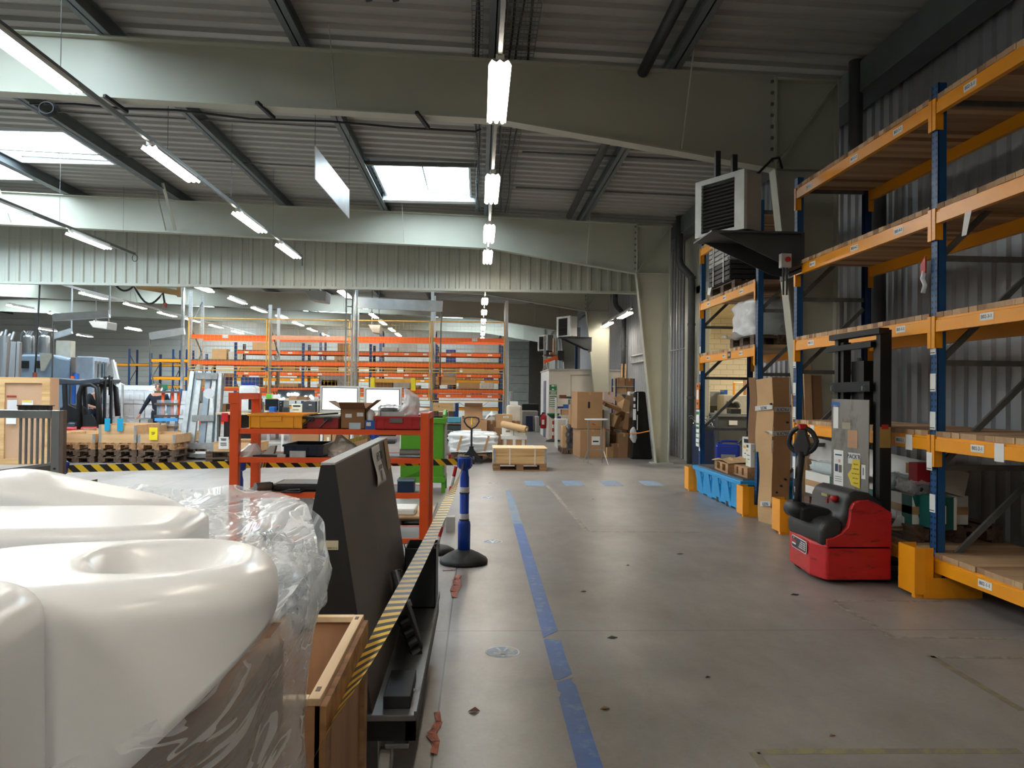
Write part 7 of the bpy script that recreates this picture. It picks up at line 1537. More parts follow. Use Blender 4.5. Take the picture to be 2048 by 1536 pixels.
sbox('printer', 'dark grey laser printer on the workbench', 'printer', 600, 804, 625, 828, mat('slate_plastic', (58,62,70), .45), .25, .35, .015, ((612,810,618,812,PAPER,'badge'),(606,817,612,818,INK,'slot')))
sbox('card_holder', 'small green box standing over the black monitor', 'box', 524, 790, 535, 799, mat('lime_box', (100,190,60), .5), .3, .12, .003); sbox('card_holder', 'small white box right of the green one over the monitor', 'box', 538, 791, 550, 799, WHITE, .3, .12, .003)
sbox('leaning_carton', 'brown cartons on the riser shelf of the workbench', 'box', 568, 793, 585, 803, CARD, .4, .25, .003); sbox('leaning_carton', 'brown carton at the right of the riser shelf', 'box', 586, 794, 605, 803, CARD2, .4, .25, .003)
r = thing('led_lamp_cluster', 'bright small work lamps shining under the orange rack behind the bench', 'lamp', at(590,795,18.6))
for a, b in ((557,792),(560,799),(567,798),(577,789),(584,789),(590,788),(595,789),(612,794),(614,798),(622,793),(625,796)): p = at(a,b,18.6); MB().cyl(p,(p.x,p.y-.03,p.z), .035, 12).build('lamp_lens', LED, r, world=True)
p = at(590,790,18.62); MB().box(at(555,790,18.62).x,18.62,1.42,at(628,790,18.62).x,18.68,1.62).box(at(590,790,18.62).x,18.63,0,at(592,790,18.62).x,18.67,1.45).build('lamp_rail', DARK, r, world=True)
for i, (a, b, c, d, lab, m_) in enumerate(((582,869,638,905,'long brown carton under the workbench, left one',CARD),(647,858,662,905,'brown carton with white strip under the workbench',CARD3),(664,862,698,905,'wide brown carton under the workbench, middle one',CARD),(707,868,735,905,'brown carton under the workbench near the furthest blue post',CARD2),(455,880,500,912,'brown carton by the floor left of the small orange rack',CARD))):
    e = ext(a,b,c,d,YW+(.05 if i < 4 else -.6),.5); carton(lab, ((e[0]+e[3])/2,e[1]+.25,0), (e[3]-e[0],.5,e[5]), 0, m_, lab=1 if i in (1,2) else 0)
sbox('red_bag', 'small red bag hanging at the bench end left of the orange rack', 'bag', 443, 846, 456, 860, RED, -.02, .1, .01)
r = thing('document_box', 'white printed sign standing on the wooden collar right of the profile trolley', 'sign', at(448,890,16.55)); e = ext(437,874,457,898,16.55,.01); MB().box(*e).build('panel', PAPER, r, world=True); q_ = frame(((e[0]+e[3])/2,16.545,(e[2]+e[5])/2),(1,0,0),(0,0,1))
for k, (z, w) in enumerate(((.08,.12),(.055,.10),(-.01,.13),(-.05,.13))): MB().box((e[0]+e[3])/2-w/2,16.545,(e[2]+e[5])/2+z,(e[0]+e[3])/2+w/2,16.55,(e[2]+e[5])/2+z+.015).build('printed_line', INK, r, world=True)
collar('pine pallet collar under the white printed sign', at(470,890,16.6).x, 16.97, .29, W=1.0, D=.8)
pallet('pallet under the collar with the white printed sign, upper', (at(470,890,16.6).x, 16.97, .1445), 0, m=PWOODD); pallet('pallet under the collar with the white printed sign, on the floor', (at(470,890,16.6).x, 16.97, 0), 0, m=PWOODD)
r = thing('chair', 'dark office chair behind the furthest blue post', 'chair', at(770,905,17.0)); c = at(772,905,17.2); MB().box(c.x-.22,17.0,.45,c.x+.22,17.4,.53).build('seat', DARK, r, world=True, bevel=.02); MB().box(c.x-.2,17.38,.6,c.x+.2,17.43,1.05).build('backrest', DARK, r, world=True, bevel=.02); MB().cyl((c.x,17.2,.08),(c.x,17.2,.45), .03, 10).build('column', GALV, r, world=True)
for k in range(5): MB().bar((c.x,17.2,.09),(c.x+.28*math.cos(k*1.257),17.2+.28*math.sin(k*1.257),.05), .04, .03).build('leg', DARK, r, world=True)
# ------------------------------------------------------------ goods in the middle of the aisle
def pb(a, b, c, d, Y): return at(a, b, Y), at(c, d, Y)
# green container
GY_ = 12.3; e = ext(800,836,893,985,GY_,.75); gc = thing('green_container', 'tall lime green steel container on feet behind the right end of the orange rack', 'container', ((e[0]+e[3])/2,GY_+.3,0)); zb_ = .16
MB().box(e[0],GY_,zb_,e[3]-.04,GY_+.75,e[5]).build('body', GREEN, gc, world=True, bevel=.01); MB().box(e[0]-.02,GY_-.02,e[5]-.09,e[3]-.01,GY_+.77,e[5]).build('rim', GREEN, gc, world=True, bevel=.01)
MB().box(e[0]-.02,GY_-.03,zb_,e[3]-.01,GY_+.7,zb_+.09).build('base_frame', GREEN, gc, world=True, bevel=.01)
for x in (e[0],e[3]-.07): 
    for y in (0,.6): MB().box(x,GY_+y,0,x+.06,GY_+y+.06,zb_).build('foot', GREEN, gc, world=True)
MB().prism([(GY_,e[5]),(GY_,e[5]+.05),(GY_+.3,e[5]+.12),(GY_+.75,e[5]+.12),(GY_+.75,e[5])], 0, e[3]-.06, e[3]-.02).build('side_lug', GREEN, gc, world=True); MB().box(e[3]-.04,GY_+.05,zb_+.1,e[3]-.02,GY_+.7,e[5]-.12).build('side_panel', HM, gc, world=True)
MB().bar((at(812,952,GY_).x,GY_-.02,at(812,952,GY_).z),(at(850,935,GY_).x,GY_-.02,at(850,935,GY_).z), .02, .03).build('diagonal_bar', GREEN, gc, world=True)
# low pallet of plywood with white packs behind the rack foot
pallet('low dark pallet carrying plywood sheets behind the small orange rack', (-.95,9.3,0), 0, L=1.1, m=PWOODD)
tag(MB().box(-1.5,8.9,.146,-.42,9.7,.17).build('plywood_sheet', PLY), 'plywood sheet on the low pallet behind the small orange rack', 'sheet')
r = thing('white_pack', 'flat white wrapped pack on the plywood sheet', 'pack', (-.95,9.15,.17)); MB().box(-1.25,8.95,.17,-.72,9.35,.25).build('pack_body', CARDW, r, world=True, bevel=.02)
r = thing('steel_channel', 'short steel channel leaning on the plywood sheet right of the orange rack', 'profile', (-.5,8.8,.0)); MB().bar((-.56,8.72,.04),(-.47,9.0,.30), .07, .012, up=(1,0,0)).bar((-.53,8.72,.04),(-.44,9.0,.30), .012, .05, up=(1,0,0)).build('channel', STEEL, r, world=True)
tag(MB().box(-.36,8.85,.0,-.26,8.98,.17).build('white_block', HM), 'small white block near the foot of the red and white pole', 'block')
# wooden crate on its pallet in the aisle
c0 = fl(985,942); xa, xb = fl(986,942).x, fl(1093,942).x; yc = 15.78
pallet('pallet under the strapped wooden crate in the aisle', ((xa+xb)/2,yc+.4,0), 0, L=xb-xa, W=.8)
wc = thing('strapped_crate', 'strapped pine crate with steel corners standing alone in the aisle', 'crate', ((xa+xb)/2,yc+.4,.146)); zt2 = at(1040,896,yc).z
MB().box(xa,yc,.146,xb,yc+.8,(.146+zt2)/2-.002).build('side_board', PINE, wc, world=True, bevel=.004); MB().box(xa,yc,(.146+zt2)/2+.002,xb,yc+.8,zt2-.02).build('side_board', PINE, wc, world=True, bevel=.004); MB().box(xa-.01,yc-.01,zt2-.02,xb+.01,yc+.81,zt2).build('lid', wood('pale_lid', (236,208,164), (214,180,134), 0, 8), wc, world=True)
for x in (xa,xb-.05): MB().box(x,yc-.006,.15,x+.05,yc,zt2-.03).build('corner_plate', GALV, wc, world=True)
for f in (.31,.78): x = xa+(xb-xa)*f; MB().box(x-.012,yc-.008,.13,x+.012,yc-.004,zt2).box(x-.012,yc-.008,zt2,x+.012,yc+.81,zt2+.003).build('strap', CARDW, wc, world=True)
# pallet truck
pt = thing('pallet_truck', 'black hand pallet truck with a loop handle behind the nearest blue post', 'pallet truck', at(945,928,17.2)); Y = 17.2; BLP = mat('black_truck_paint', (12,13,16), .5)
def mx_(p, y=Y): return at(p,880,y).x
def mz(p, y=Y): return at(943,p,y).z
c = mx_(943); zH = mz(838)
MB().prism([(c-.24,.10),(c-.06,mz(900)),(c-.04,mz(894)),(c+.04,mz(894)),(c+.06,mz(900)),(c+.24,.10),(c+.22,.04),(c-.22,.04)], 1, Y, Y+.06).build('frame_head', BLP, pt, world=True); MB().cyl((c,Y+.05,.18),(c,Y+.05,mz(893)), .05, 14).build('pump', BLP, pt, world=True)
MB().cyl((c,Y,mz(893)),(c,Y-.02,mz(857)), .022, 10).build('handle_shaft', BLP, pt, world=True); 
MB().tube([(c,Y-.02,mz(858)),(c-.10,Y-.02,mz(852)),(c-.165,Y-.02,mz(843)),(c-.15,Y-.02,mz(836.5)),(c-.08,Y-.02,mz(834.5)),(c+.08,Y-.02,mz(834.5)),(c+.15,Y-.02,mz(836.5)),(c+.165,Y-.02,mz(843)),(c+.10,Y-.02,mz(852)),(c,Y-.02,mz(858))], .018, 8).build('loop_handle', BLP, pt, world=True, smooth=True)
MB().cyl((c,Y-.02,mz(850)),(c,Y-.02,mz(835)), .014, 8).build('lever', YB_, pt, world=True); MB().cyl((c,Y,mz(872)),(c,Y-.005,mz(862)), .026, 10).build('white_sleeve', WHITE, pt, world=True)
for x in (c-.05,c+.05): MB().cyl((x-.02,Y+.02,.09),(x+.02,Y+.02,.09), .09, 18).build('steer_wheel', RUBBER, pt, world=True)
for x in (-.19,.19): MB().box(c+x-.07,Y+.06,.05,c+x+.07,Y+1.2,.09).build('fork', BLP, pt, world=True)
# white film-wrapped load on the truck
pallet('pallet lifted by the hand pallet truck', (c+.03,18.25,.095), math.pi/2, L=1.3, W=1.0, m=PWOODD)
wrap_load('low load of white film with brown straps on the hand pallet truck', (c+.03,18.25,.241), (1.1,1.5,.44), 21, FILMW, .09, inner=CARDW)
for i, x in enumerate((-.28,.33)): tag(MB().bar((c+x-.04,17.46,.27),(c+x+.06,17.44,.62), .05, .004, up=(0,1,0)).build('brown_tape', TAPEC), 'brown tape strip on the white wrapped load, %s of two' % ('left','right')[i], 'tape')
# cartons right behind
def mid(label, a, b, c_, d, Y, dep, m_=None, base=None, **k): return ecarton(label, a, b, c_, d, Y, dep, m_, base=base, **k)
mid('big brown carton under the open one behind the pallet truck', 923,840,974,884,19.4,.7,CARD,0,lab=1)
zb_ = at(940,840,19.4).z; e = ext(929,815,965,838,19.4,.6); carton('open brown carton with white packing paper on top of the big one', ((e[0]+e[3])/2,19.75,zb_+.003), (e[3]-e[0],.5,e[5]-zb_+.02), 0, CARD, open_=True)
tag(MB().grid(lambda u, v: (e[0]+.03+(e[3]-e[0]-.06)*u, 19.55+.4*v, e[5]-.05+.07*noise.noise(Vector((u*5,v*5,2)))+.05*math.sin(u*3)*math.sin(v*3)), 14, 8).build('packing_paper', PAPER, smooth=True), 'crumpled white packing paper filling the open carton', 'paper')
mid('brown carton standing right of the big one behind the pallet truck', 974,842,992,888,19.8,.6,CARD2,0)
mid('dark brown open carton behind the white archive boxes', 988,856,1008,884,19.5,.5,CARD2,0,tape=False)
for i, (a, b) in enumerate(((1004.5,1027),(1028,1051))):
    r = mid('white archive box with handle hole, %s of two side by side' % ('left','right')[i], a,856,b,871,18.6,.35,CARDW,at(1020,871,18.6).z,tape=False); MB().box(-.05,-.178,.08,.05,-.1755,.12).build('hand_hole', CARD2, r)
zz = at(1020,871,18.6).z
for i, (a, b, c_, d_) in enumerate(((1002,870,1054,879),)): e = ext(a,b,c_,d_,18.5,.5); r = carton('wide white carton lid under the two archive boxes', ((e[0]+e[3])/2,18.78,e[2]), (e[3]-e[0],.5,zz-e[2]-.002), 0, CARDW)
zz2 = e[2]; e = ext(1004,879,1053,889,18.5,.5); r = carton('low brown and white taped carton at the bottom under the archive boxes', ((e[0]+e[3])/2,18.78,.146), (e[3]-e[0],.5,zz2-.148), 0, CARD, tape=False)
for x in (-.22,.0,.22): MB().box(x-.035,-.252,.0,x+.035,-.2505,zz2-.15).build('white_tape', CARDW, r)
pallet('pallet under the archive box stack', ((e[0]+e[3])/2,18.85,0), 0, L=.8, W=.7, m=PWOODD)
r = thing('cardboard_tube', 'thick pale cardboard tube lying across the archive boxes', 'tube', at(1030,850,18.5)); p, q = at(1005,848,18.7), at(1053,859,18.3); MB().cyl(p, q, .085, 20).build('roll', CARD3, r, world=True, smooth=False); d = (q-p).normalized(); MB().cyl(q-d*.01, q+d*.004, .055, 16).build('core_hole', CARD2, r, world=True); MB().cyl(q+d*.004, q+d*.006, .035, 14).build('white_core', PAPER, r, world=True)
tag(MB().grid(lambda u, v: (at(966+46*u,830,20.2).x, 20.2+.9*v, .55+.55*math.sin(math.pi*min(1,u*.9+.1))**.6*(.85+.15*noise.noise(Vector((u*4,v*3,1))))+.05*noise.noise(Vector((u*9,v*9,7)))), 24, 8).build('white_sheeting', CARDW, smooth=True, solid=.01), 'heap of pale sheeting lying over the cartons behind the archive boxes', 'sheeting')
r = thing('white_bag_stack', 'big off-white woven sack with a small white carton on it right of the sheeting', 'sack', at(1028,850,20.6)); e = ext(1014,811,1044,880,20.6,.7); MB().box(e[0],e[1],0,e[3],e[4],e[5]).build('sack_body', mat('off_white_sack', (206,196,178), .8, bump=.4, bscale=6), r, world=True, bevel=.06, seg=3)
mid('small white carton on top of the off-white sack', 1021,803,1036,811,20.8,.4,CARDW,e[5]+.003,tape=False)
mid('brown taped carton lying on the lower ones behind the archive boxes', 991,829,1025,842,19.9,.5,CARD3,at(1000,842,19.9).z,lab=1); mid('brown carton under the lying one behind the archive boxes', 992,842,1022,856,19.8,.5,CARD3,at(1000,856,19.8).z)
e = ext(1000,856,1024,885,20.2,.3); mid('tall brown carton at the back of the archive box group', 1024,842,1040,880,20.3,.4,CARD,0)
mid('lowest brown carton behind the left archive box', 992,856,1022,886,19.8,.5,CARD2,0)
# shelf with folded dark things and wooden box on the low orange beam
r = thing('fabric_rack', 'grey shelf holding folded dark green sheets behind the green container', 'shelf', at(908,885,19.6)); 
for a in (892,922): MB().box(at(a,860,19.6).x,19.6,0,at(a+1.5,860,19.6).x,20.2,at(908,835,19.6).z).build('post', GALV, r, world=True)
for y in (848,862,884): z = at(908,y,19.6).z; MB().box(at(892,860,19.6).x,19.6,z,at(923,860,19.6).x,20.2,z+.03).build('shelf', HM, r, world=True)
for i, (y, h, m_) in enumerate(((847,.12,mat('teal_sheets', (60,130,150), .6)),(861,.1,mat('dark_green_sheets', (34,52,52), .7)),(875,.14,mat('dark_green_sheets', (34,52,52), .7)))): z = at(908,y,19.6).z; tag(MB().box(at(895,860,19.6).x,19.55,z+.031 if i < 2 else at(908,884,19.6).z+.031,at(921,860,19.6).x,20.1,(z if i < 2 else at(908,884,19.6).z)+.031+h).build('folded_sheets', m_), 'folded %s sheets on the %s level of the grey shelf' % (('teal','dark green','dark green')[i], ('top','middle','bottom')[i]), 'sheets')
ebox('red_crate', 'small red crate on the floor by the green container', 'crate', ext(897,875,907,884,18.4,.3), RED); bpy.data.objects['red_crate'].location.z = 0
e = ext(866,806,910,822,24.4,.5); tag(MB().box(e[0],24.2,0,e[3],24.85,.30).build('cable_drum_box', CARD2), 'low brown box on the floor in front of the tall orange rack', 'box')
r = thing('pine_box', 'pine box with steel corners lying in front of the tall orange rack', 'box', ((e[0]+e[3])/2,24.4,.3)); MB().box(e[0],24.25,e[2],e[3],24.8,e[5]).build('box_body', PINE, r, world=True); MB().box(e[3]-.06,24.24,e[2],e[3],24.25,e[5]).build('corner_plate', GALV, r, world=True)
for x in (e[0],e[3]-.2): MB().box(x,24.3,.3,x+.15,24.75,e[2]).build('stand_leg', PWOODD, r, world=True)

# ------------------------------------------------------------ white office box and what stands round it
OY = 26.65; ox = atx(1095,880,at(1097,880,OY).x).x; OW = mat('office_warm_white', (206,198,186), .6, var=.02); oz = at(1097,741,OY).z
of = thing('office_cabin', 'white prefabricated office cabin with a dark door under the far right rack', 'cabin', (3.4,28,0)); MB().box(ox,OY,0,XR-.05,OY+3.4,oz).build('cabin_walls', OW, of, world=True); MB().box(ox-.012,OY+.0,0,ox,OY+3.4,oz).build('end_wall', WHITE, of, world=True); MB().box(ox-.03,OY-.03,oz,XR-.05,OY+3.5,oz+.06).build('roof_edge', HM, of, world=True)
dd = MB().box(ox-.03,OY+1.0,0,ox-.013,OY+1.9,2.05).build('cabin_door', mat('blue_grey_door', (96,100,120), .5), of, world=True); MB().box(ox-.06,OY+1.1,1.0,ox-.03,OY+1.14,1.2).build('door_handle', GALV, dd, world=True)
MB().tube([(at(1142,800,OY-.02).x,OY-.02,1.2),(at(1142,752,OY-.02).x,OY-.02,at(1142,750,OY).z),(at(1180,752,OY-.02).x,OY-.02,at(1142,749,OY).z)], .02, 6).build('conduit', CREAM, of, world=True)
def sign(name, label, a, b, c_, d, Y, m_, bits=()):
    e = ext(a,b,c_,d,Y,.015); r = thing(name, label, 'sign', ((e[0]+e[3])/2,Y,e[2])); MB().box(*e).build('panel', m_, r, world=True)
    for (p,q,s,t,mm_) in bits: f = ext(p,q,s,t,Y-.004,.004); MB().box(*f).build('pictogram', mm_, r, world=True)
sign('eyewash_sign', 'green emergency eyewash sign high on the white cabin', 1099,769.5,1113.5,781,OY-.02,GN,((1103,770.5,1109,773,PAPER),(1104,777.5,1108,780,PAPER),(1110.5,770.5,1112.5,772.5,PAPER)))
sign('green_text_sign', 'narrow green sign with two lines of text below the eyewash sign', 1099,783,1113.5,789,OY-.02,GN,((1101,784,1112,785.3,PAPER),(1101,786.8,1112,788.2,PAPER)))
sign('evacuation_notice', 'green and white notice with rows, lowest sign on the cabin', 1099,792.5,1113.5,813,OY-.02,GN,((1099.3,794.5,1113,796,PAPER),(1099.5,797.8,1110,800,PAPER),(1099.5,801.8,1110,804,PAPER),(1099.5,805.6,1110,807.8,PAPER),(1099.5,809.6,1110,811.8,PAPER)))
fe = thing('fire_extinguisher', 'red fire extinguisher hung on the end of the white cabin', 'fire extinguisher', (ox-.15,27.35,.34)); p = Vector((ox-.13,27.35,.34)); q = Vector((ox-.13,27.35,.84)); MB().lathe([(.02,0),(.10,.01),(.11,.03),(.11,q.z-p.z-.06),(.08,q.z-p.z),(.03,q.z-p.z+.03)], p, 20).build('cylinder', RED, fe, world=True, smooth=True); MB().box(q.x-.05,q.y-.02,q.z,q.x+.05,q.y+.03,q.z+.08).build('valve', DARK, fe, world=True); MB().tube([(q.x-.03,q.y-.05,q.z+.05),(q.x-.14,q.y-.06,q.z-.1),(q.x-.12,q.y-.06,p.z+.1)], .018, 6).build('hose', DARK, fe, world=True); MB().box(p.x-.06,p.y-.115,p.z+.15,p.x+.03,p.y-.10,p.z+.32).build('label_sticker', PAPER, fe, world=True)
ew = thing('eyewash_station', 'green eyewash bowl on a pedestal with a red and white base', 'eyewash', at(1106,880,25.6)); c = at(1106,880,25.6); MB().lathe([(.05,0),(.20,.12),(.22,.17),(.20,.17),(.04,.05)], (c.x,c.y,.76), 20).build('bowl', mat('dark_green_bowl', (26,96,62), .35), ew, world=True, smooth=True)
for k in range(6): MB().cyl((c.x,c.y,.08+k*.12),(c.x,c.y,.08+(k+1)*.12), .035, 12).build('pedestal_segment', RED if k % 2 == 0 and k < 5 else WHITE, ew, world=True)
MB().lathe([(.24,0),(.24,.03),(.05,.09)], (c.x,c.y,0), 20).build('foot', RUBBER, ew, world=True, smooth=True)
sh_ = thing('tool_shelf', 'pale workbench shelf with small blue and brown things against the cabin', 'shelf', at(1125,870,24.6)); 
for a in (1113,1140): MB().box(at(a,850,24.6).x,24.6,0,at(a+1.5,850,24.6).x,25.2,at(1125,795 if a < 1130 else 797,24.6).z).build('post', CREAM, sh_, world=True)
for y in (797,817,838): z = at(1125,y,24.6).z; MB().box(at(1112,850,24.6).x,24.6,z-.03,at(1144,850,24.6).x,25.2,z).build('shelf', OW, sh_, world=True)
for i, (a, b, c_, d, m_, lab) in enumerate(((1120,790,1133,797,mat('rust_brown', (110,56,38), .7),'rust brown bundle on the top of the pale shelf'),(1134,793,1148,797,mat('dark_teal', (30,70,66), .6),'dark teal bundle on the top of the pale shelf'),(1128,809,1139,817,mat('blue_plastic', (30,90,170), .4),'blue box on the middle of the pale shelf'),(1117,813,1127,817,mat('royal_blue_lid', (20,50,140), .5),'flat blue case on the middle of the pale shelf'),(1114,833,1122,838,mat('royal_blue_lid', (20,50,140), .5),'small blue case on the lower level of the pale shelf'),(1123,818,1138,830,PLY,'brown wooden rack part on the pale shelf'))):
    e = ext(a,b,c_,d,24.65,.3); ebox('small_box', lab, 'box', e, m_, bevel=.01)
tbl = thing('white_table', 'small white table left of the carton pile', 'table', at(1118,885,22.5)); z = at(1118,838,22.5).z; MB().box(at(1112,850,22.5).x,22.5,z-.03,at(1135,850,22.5).x,23.0,z).build('tabletop', WHITE, tbl, world=True)
for a in (1113,1132):
    for y in (22.52,22.93): MB().box(at(a,850,22.5).x,y,0,at(a,850,22.5).x+.04,y+.04,z-.03).build('leg', WHITE, tbl, world=True)
# carton pile against the right wall
Yp = 19.25
mid('huge lower brown carton at the front of the carton pile', 1157,859,1209,916,Yp-.06,.95,CARD,0,lab=1,rz=R(4)); zz = at(1180,858,Yp).z
r = mid('huge upper brown carton stacked on the lower one at the pile front', 1152,784,1204,857,Yp,.85,CARD,zz+.003,rz=R(3)); MB().box(-.05,-.432,.52,.0,-.4275,.68).build('hand_hole', INK, r)
for i, (a, b, c_, d, Y, dp, m_, bs, lab) in enumerate([
 (1125,852,1141,906,20.6,.5,CARD3,0,'narrow tall brown carton at the left edge of the pile'),(1141,810,1156,855,20.6,.5,CARD,None,'brown carton standing on the black-wrapped pallet load'),(1147,826,1155,856,20.2,.3,CARD3,None,'slim pale carton left of the huge cartons'),
 (1226,905,0,0,0,0,None,0,None),
 (1220,866,1238,895,19.0,.5,CARD2,None,None),(1238,867,1259,886,19.2,.5,CARD2,0,'upper of two brown cartons at the foot of the pile'),(1243,796,1268,812,21.5,.5,CARD2,None,None)]):
    if lab: mid(lab, a,b,c_,d,Y,dp,m_,bs)
pallet('grey pallet under the black-wrapped load left of the pile', (at(1143,900,20.4).x,20.9,0), math.pi/2, L=1.2, W=.5, m=PWOODD)
wrap_load('black plastic covered load with pale stripes left of the huge cartons', (at(1145,880,20.5).x,20.8,.146), (.32,.9,.62), 31, film('black_film', .85, .8, 14, col=(.05,.05,.06)), .05, inner=DARK)
mid('long grey-white carton standing upright right of the huge ones', 1207,820,1220,890,19.4,.3,mat('grey_white_card', (166,160,152), .7),0,tape=False)
bsf = thing('blue_shelf', 'blue post shelving with cartons above the pile on the right wall', 'shelf', at(1250,850,21.6)); Y = 21.8
for a in (1232,1268): 
    for y in (Y,Y+.6): MB().box(at(a,800,Y).x-.02,y,0,at(a,800,Y).x+.02,y+.04,at(1250,757,Y).z).build('post', BLUE, bsf, world=True)
zsB = [at(1250,y,Y).z for y in (787,772)]
for z in zsB+[.4]: MB().box(at(1232,800,Y).x,Y,z-.03,at(1268,800,Y).x,Y+.6,z).build('shelf', HM, bsf, world=True)
for a, b, m_, z, h, lab in ((1233,1254,CARD3,zsB[0],.20,'long pale carton on the lower level of the blue shelf'),(1255,1267,CARD,zsB[0],.2,'small brown carton on the lower level of the blue shelf'),(1235,1250,CARD,zsB[1],.24,'brown carton with red tape on top of the blue shelf'),(1251,1267,CARD2,zsB[1],.22,'dark carton on top of the blue shelf')):
    x0, x1 = at(a,800,Y).x, at(b,800,Y).x; carton(lab, ((x0+x1)/2,Y+.3,z+.002), (x1-x0,.5,h), 0, m_)
for i, a in enumerate((1245,1252)): tag(MB().bar((at(a,800,22.2).x,22.36,zsB[1]+.0),(at(a+1,800,22.2).x,22.4,at(1245,727,22.2).z), .04, .03).build('wooden_batten', PINE), 'tall thin wooden slat standing above the blue shelf, %s of two' % ('left','right')[i], 'slat')
mid('pink and white printed carton left of the blue shelf', 1207,784,1229,806,20.6,.6,mat('pale_pink_card', (206,184,172), .6),None); 
rnd = random.Random(5)
PILE = [((1233,878),(.42,.34,.30),(8,4,22)),((1222,812),(.5,.36,.1),(12,20,10)),((1211,806),(.36,.3,.05),(5,14,30)),((1236,833),(.42,.32,.34),(15,28,35)),((1254,820),(.55,.4,.36),(-18,22,12)),((1247,850),(.36,.3,.30),(10,-25,40)),((1258,842),(.3,.3,.42),(6,12,-18)),((1228,860),(.62,.3,.2),(6,10,-8)),((1212,878),(.24,.5,.22),(25,14,-14)),((1258,868),(.4,.36,.22),(4,10,12)),((1246,872),(.32,.3,.28),(0,5,30)),((1216,893),(.3,.36,.26),(0,0,25)),((1233,895),(.28,.3,.34),(0,0,8)),((1262,900),(.24,.24,.3),(0,0,30)),((1222,840),(.3,.28,.3),(20,10,60)),((1206,833),(.3,.3,.1),(4,4,0))]
NMP = ['small carton wedged at the middle foot','flattened carton near the top left','thin open carton lid at the top left','brown carton tilted on its corner with a white label','large pale carton tipped over near the top','small brown carton leaning in the middle','upright brown carton beside the black cover','long flat brown carton across the middle','long pale carton sliding down at the left foot','brown carton beside the black cover lower down','brown carton behind the long flat one','dark carton on the floor at the left foot','brown carton on the floor at the middle foot','tiny carton on the floor by the black cover','brown carton half hidden high in the heap','flat carton edge behind the grey-white one']
for i, ((px, py), sz_, rt) in enumerate(PILE):
    Y = 19.6+.9*rnd.random() if py < 890 else 19.4; p = at(px, py, Y); z = max(0.0, p.z-sz_[2]/2) if py < 890 else 0.0
    carton(NMP[i]+' of the pile', (p.x, Y, z), sz_, 0, (CARD2, CARD, CARD3)[i % 3] if i != 4 else CARD3, lab=1 if i in (3,7) else 0, open_=(i in (4,)), rot=(R(rt[0]),R(rt[1]),R(rt[2])))
tag(MB().box(at(1208,900,19.8).x,19.9,0,at(1262,900,19.8).x,20.9,.62).build('carton', CARD2, bevel=.01), 'broad dark carton at the core of the pile, mostly buried', 'box')
bc = thing('black_cover', 'tall black film-covered cabinet with white stickers against the column', 'cabinet', at(1285,915,18.9)); BF = mat('glossy_black_film', (12,12,14), .25, bump=.25, bscale=5)
xa, xb = at(1266,850,18.8).x, at(1304,850,18.8).x; z1 = at(1285,783,18.8).z
MB().add([(xa-.06,18.75,0),(xb+.02,18.75,0),(xb+.02,19.35,0),(xa-.06,19.35,0),(xa+.02,18.8,z1),(xb-.16,18.8,z1),(xb-.16,19.3,z1),(xa+.02,19.3,z1)], [(0,3,2,1),(4,5,6,7),(0,1,5,4),(1,2,6,5),(2,3,7,6),(3,0,4,7)]).build('cover', BF, bc, world=True, bevel=.05, seg=3)
for a, b, c_, d in ((1267,795,1271,802),(1267,808,1271,815),(1266,818,1272,840),(1275,785,1276.5,822),(1274,830,1275.5,860)): e = ext(a,b,c_,d,18.74,.012); MB().box(*e).build('white_sticker', PAPER, bc, world=True)
bagmesh('pale crumpled bag hanging at the foot of the black cover', (at(1267,885,18.6).x,18.62,.42), [(0,.03,.03,.02),(.12,.09,.05,0),(.3,.07,.04,-.01),(.38,.02,.02,0)], FILMG, 18)
ebox('white_electric_box', 'small white box with a dark slot beside the black cover top', 'box', ext(1259,783,1268,797,20.3,.3), WHITE)
# orange rope and bar table
OR_ = mat('orange_rope', (214,130,50), .6)
ro = thing('orange_rope', 'orange rope strung from the round table past the pile to the column', 'rope', at(1240,860,18)); 
for s, t in (((1184,847,17.6),(1221,861,19.0)),((1260,867,18.62),(1299,862,17.95))): MB().tube([at(*s), (at(*s)+at(*t))/2-Vector((0,0,.02)), at(*t)], .014, 6).build('rope_length', OR_, ro, world=True)
c = at(1194,925,17.35); rt_ = thing('standing_table', 'round white standing table with slim metal legs in front of the cartons', 'table', (c.x,c.y+.1,0)); z = at(1194,838,17.35).z; cy = c.y+.15
MB().cyl((c.x,cy,z-.025),(c.x,cy,z), .27, 40).build('tabletop', mat('glossy_white', (214,218,222), .25), rt_, world=True, bevel=.006)
xs_ = [at(1178,900,17.2).x, at(1207,900,17.4).x]
for x, y, fx_, fy_ in ((xs_[0],cy-.17,xs_[0],cy-.17),(xs_[1],cy-.1,xs_[1]+.09,cy-.2),(xs_[0]+.04,cy+.15,xs_[0]-.07,cy+.16),(xs_[1]-.02,cy+.17,xs_[1]+.03,cy+.25)): MB().tube([(x,y,z-.03),(x,y,.3),(fx_,fy_,0.0)], .011, 8).build('leg', STEEL, rt_, world=True)
MB().cyl((xs_[0],cy-.15,.33),(xs_[1],cy-.08,.33), .008, 8).build('cross_bar', STEEL, rt_, world=True)
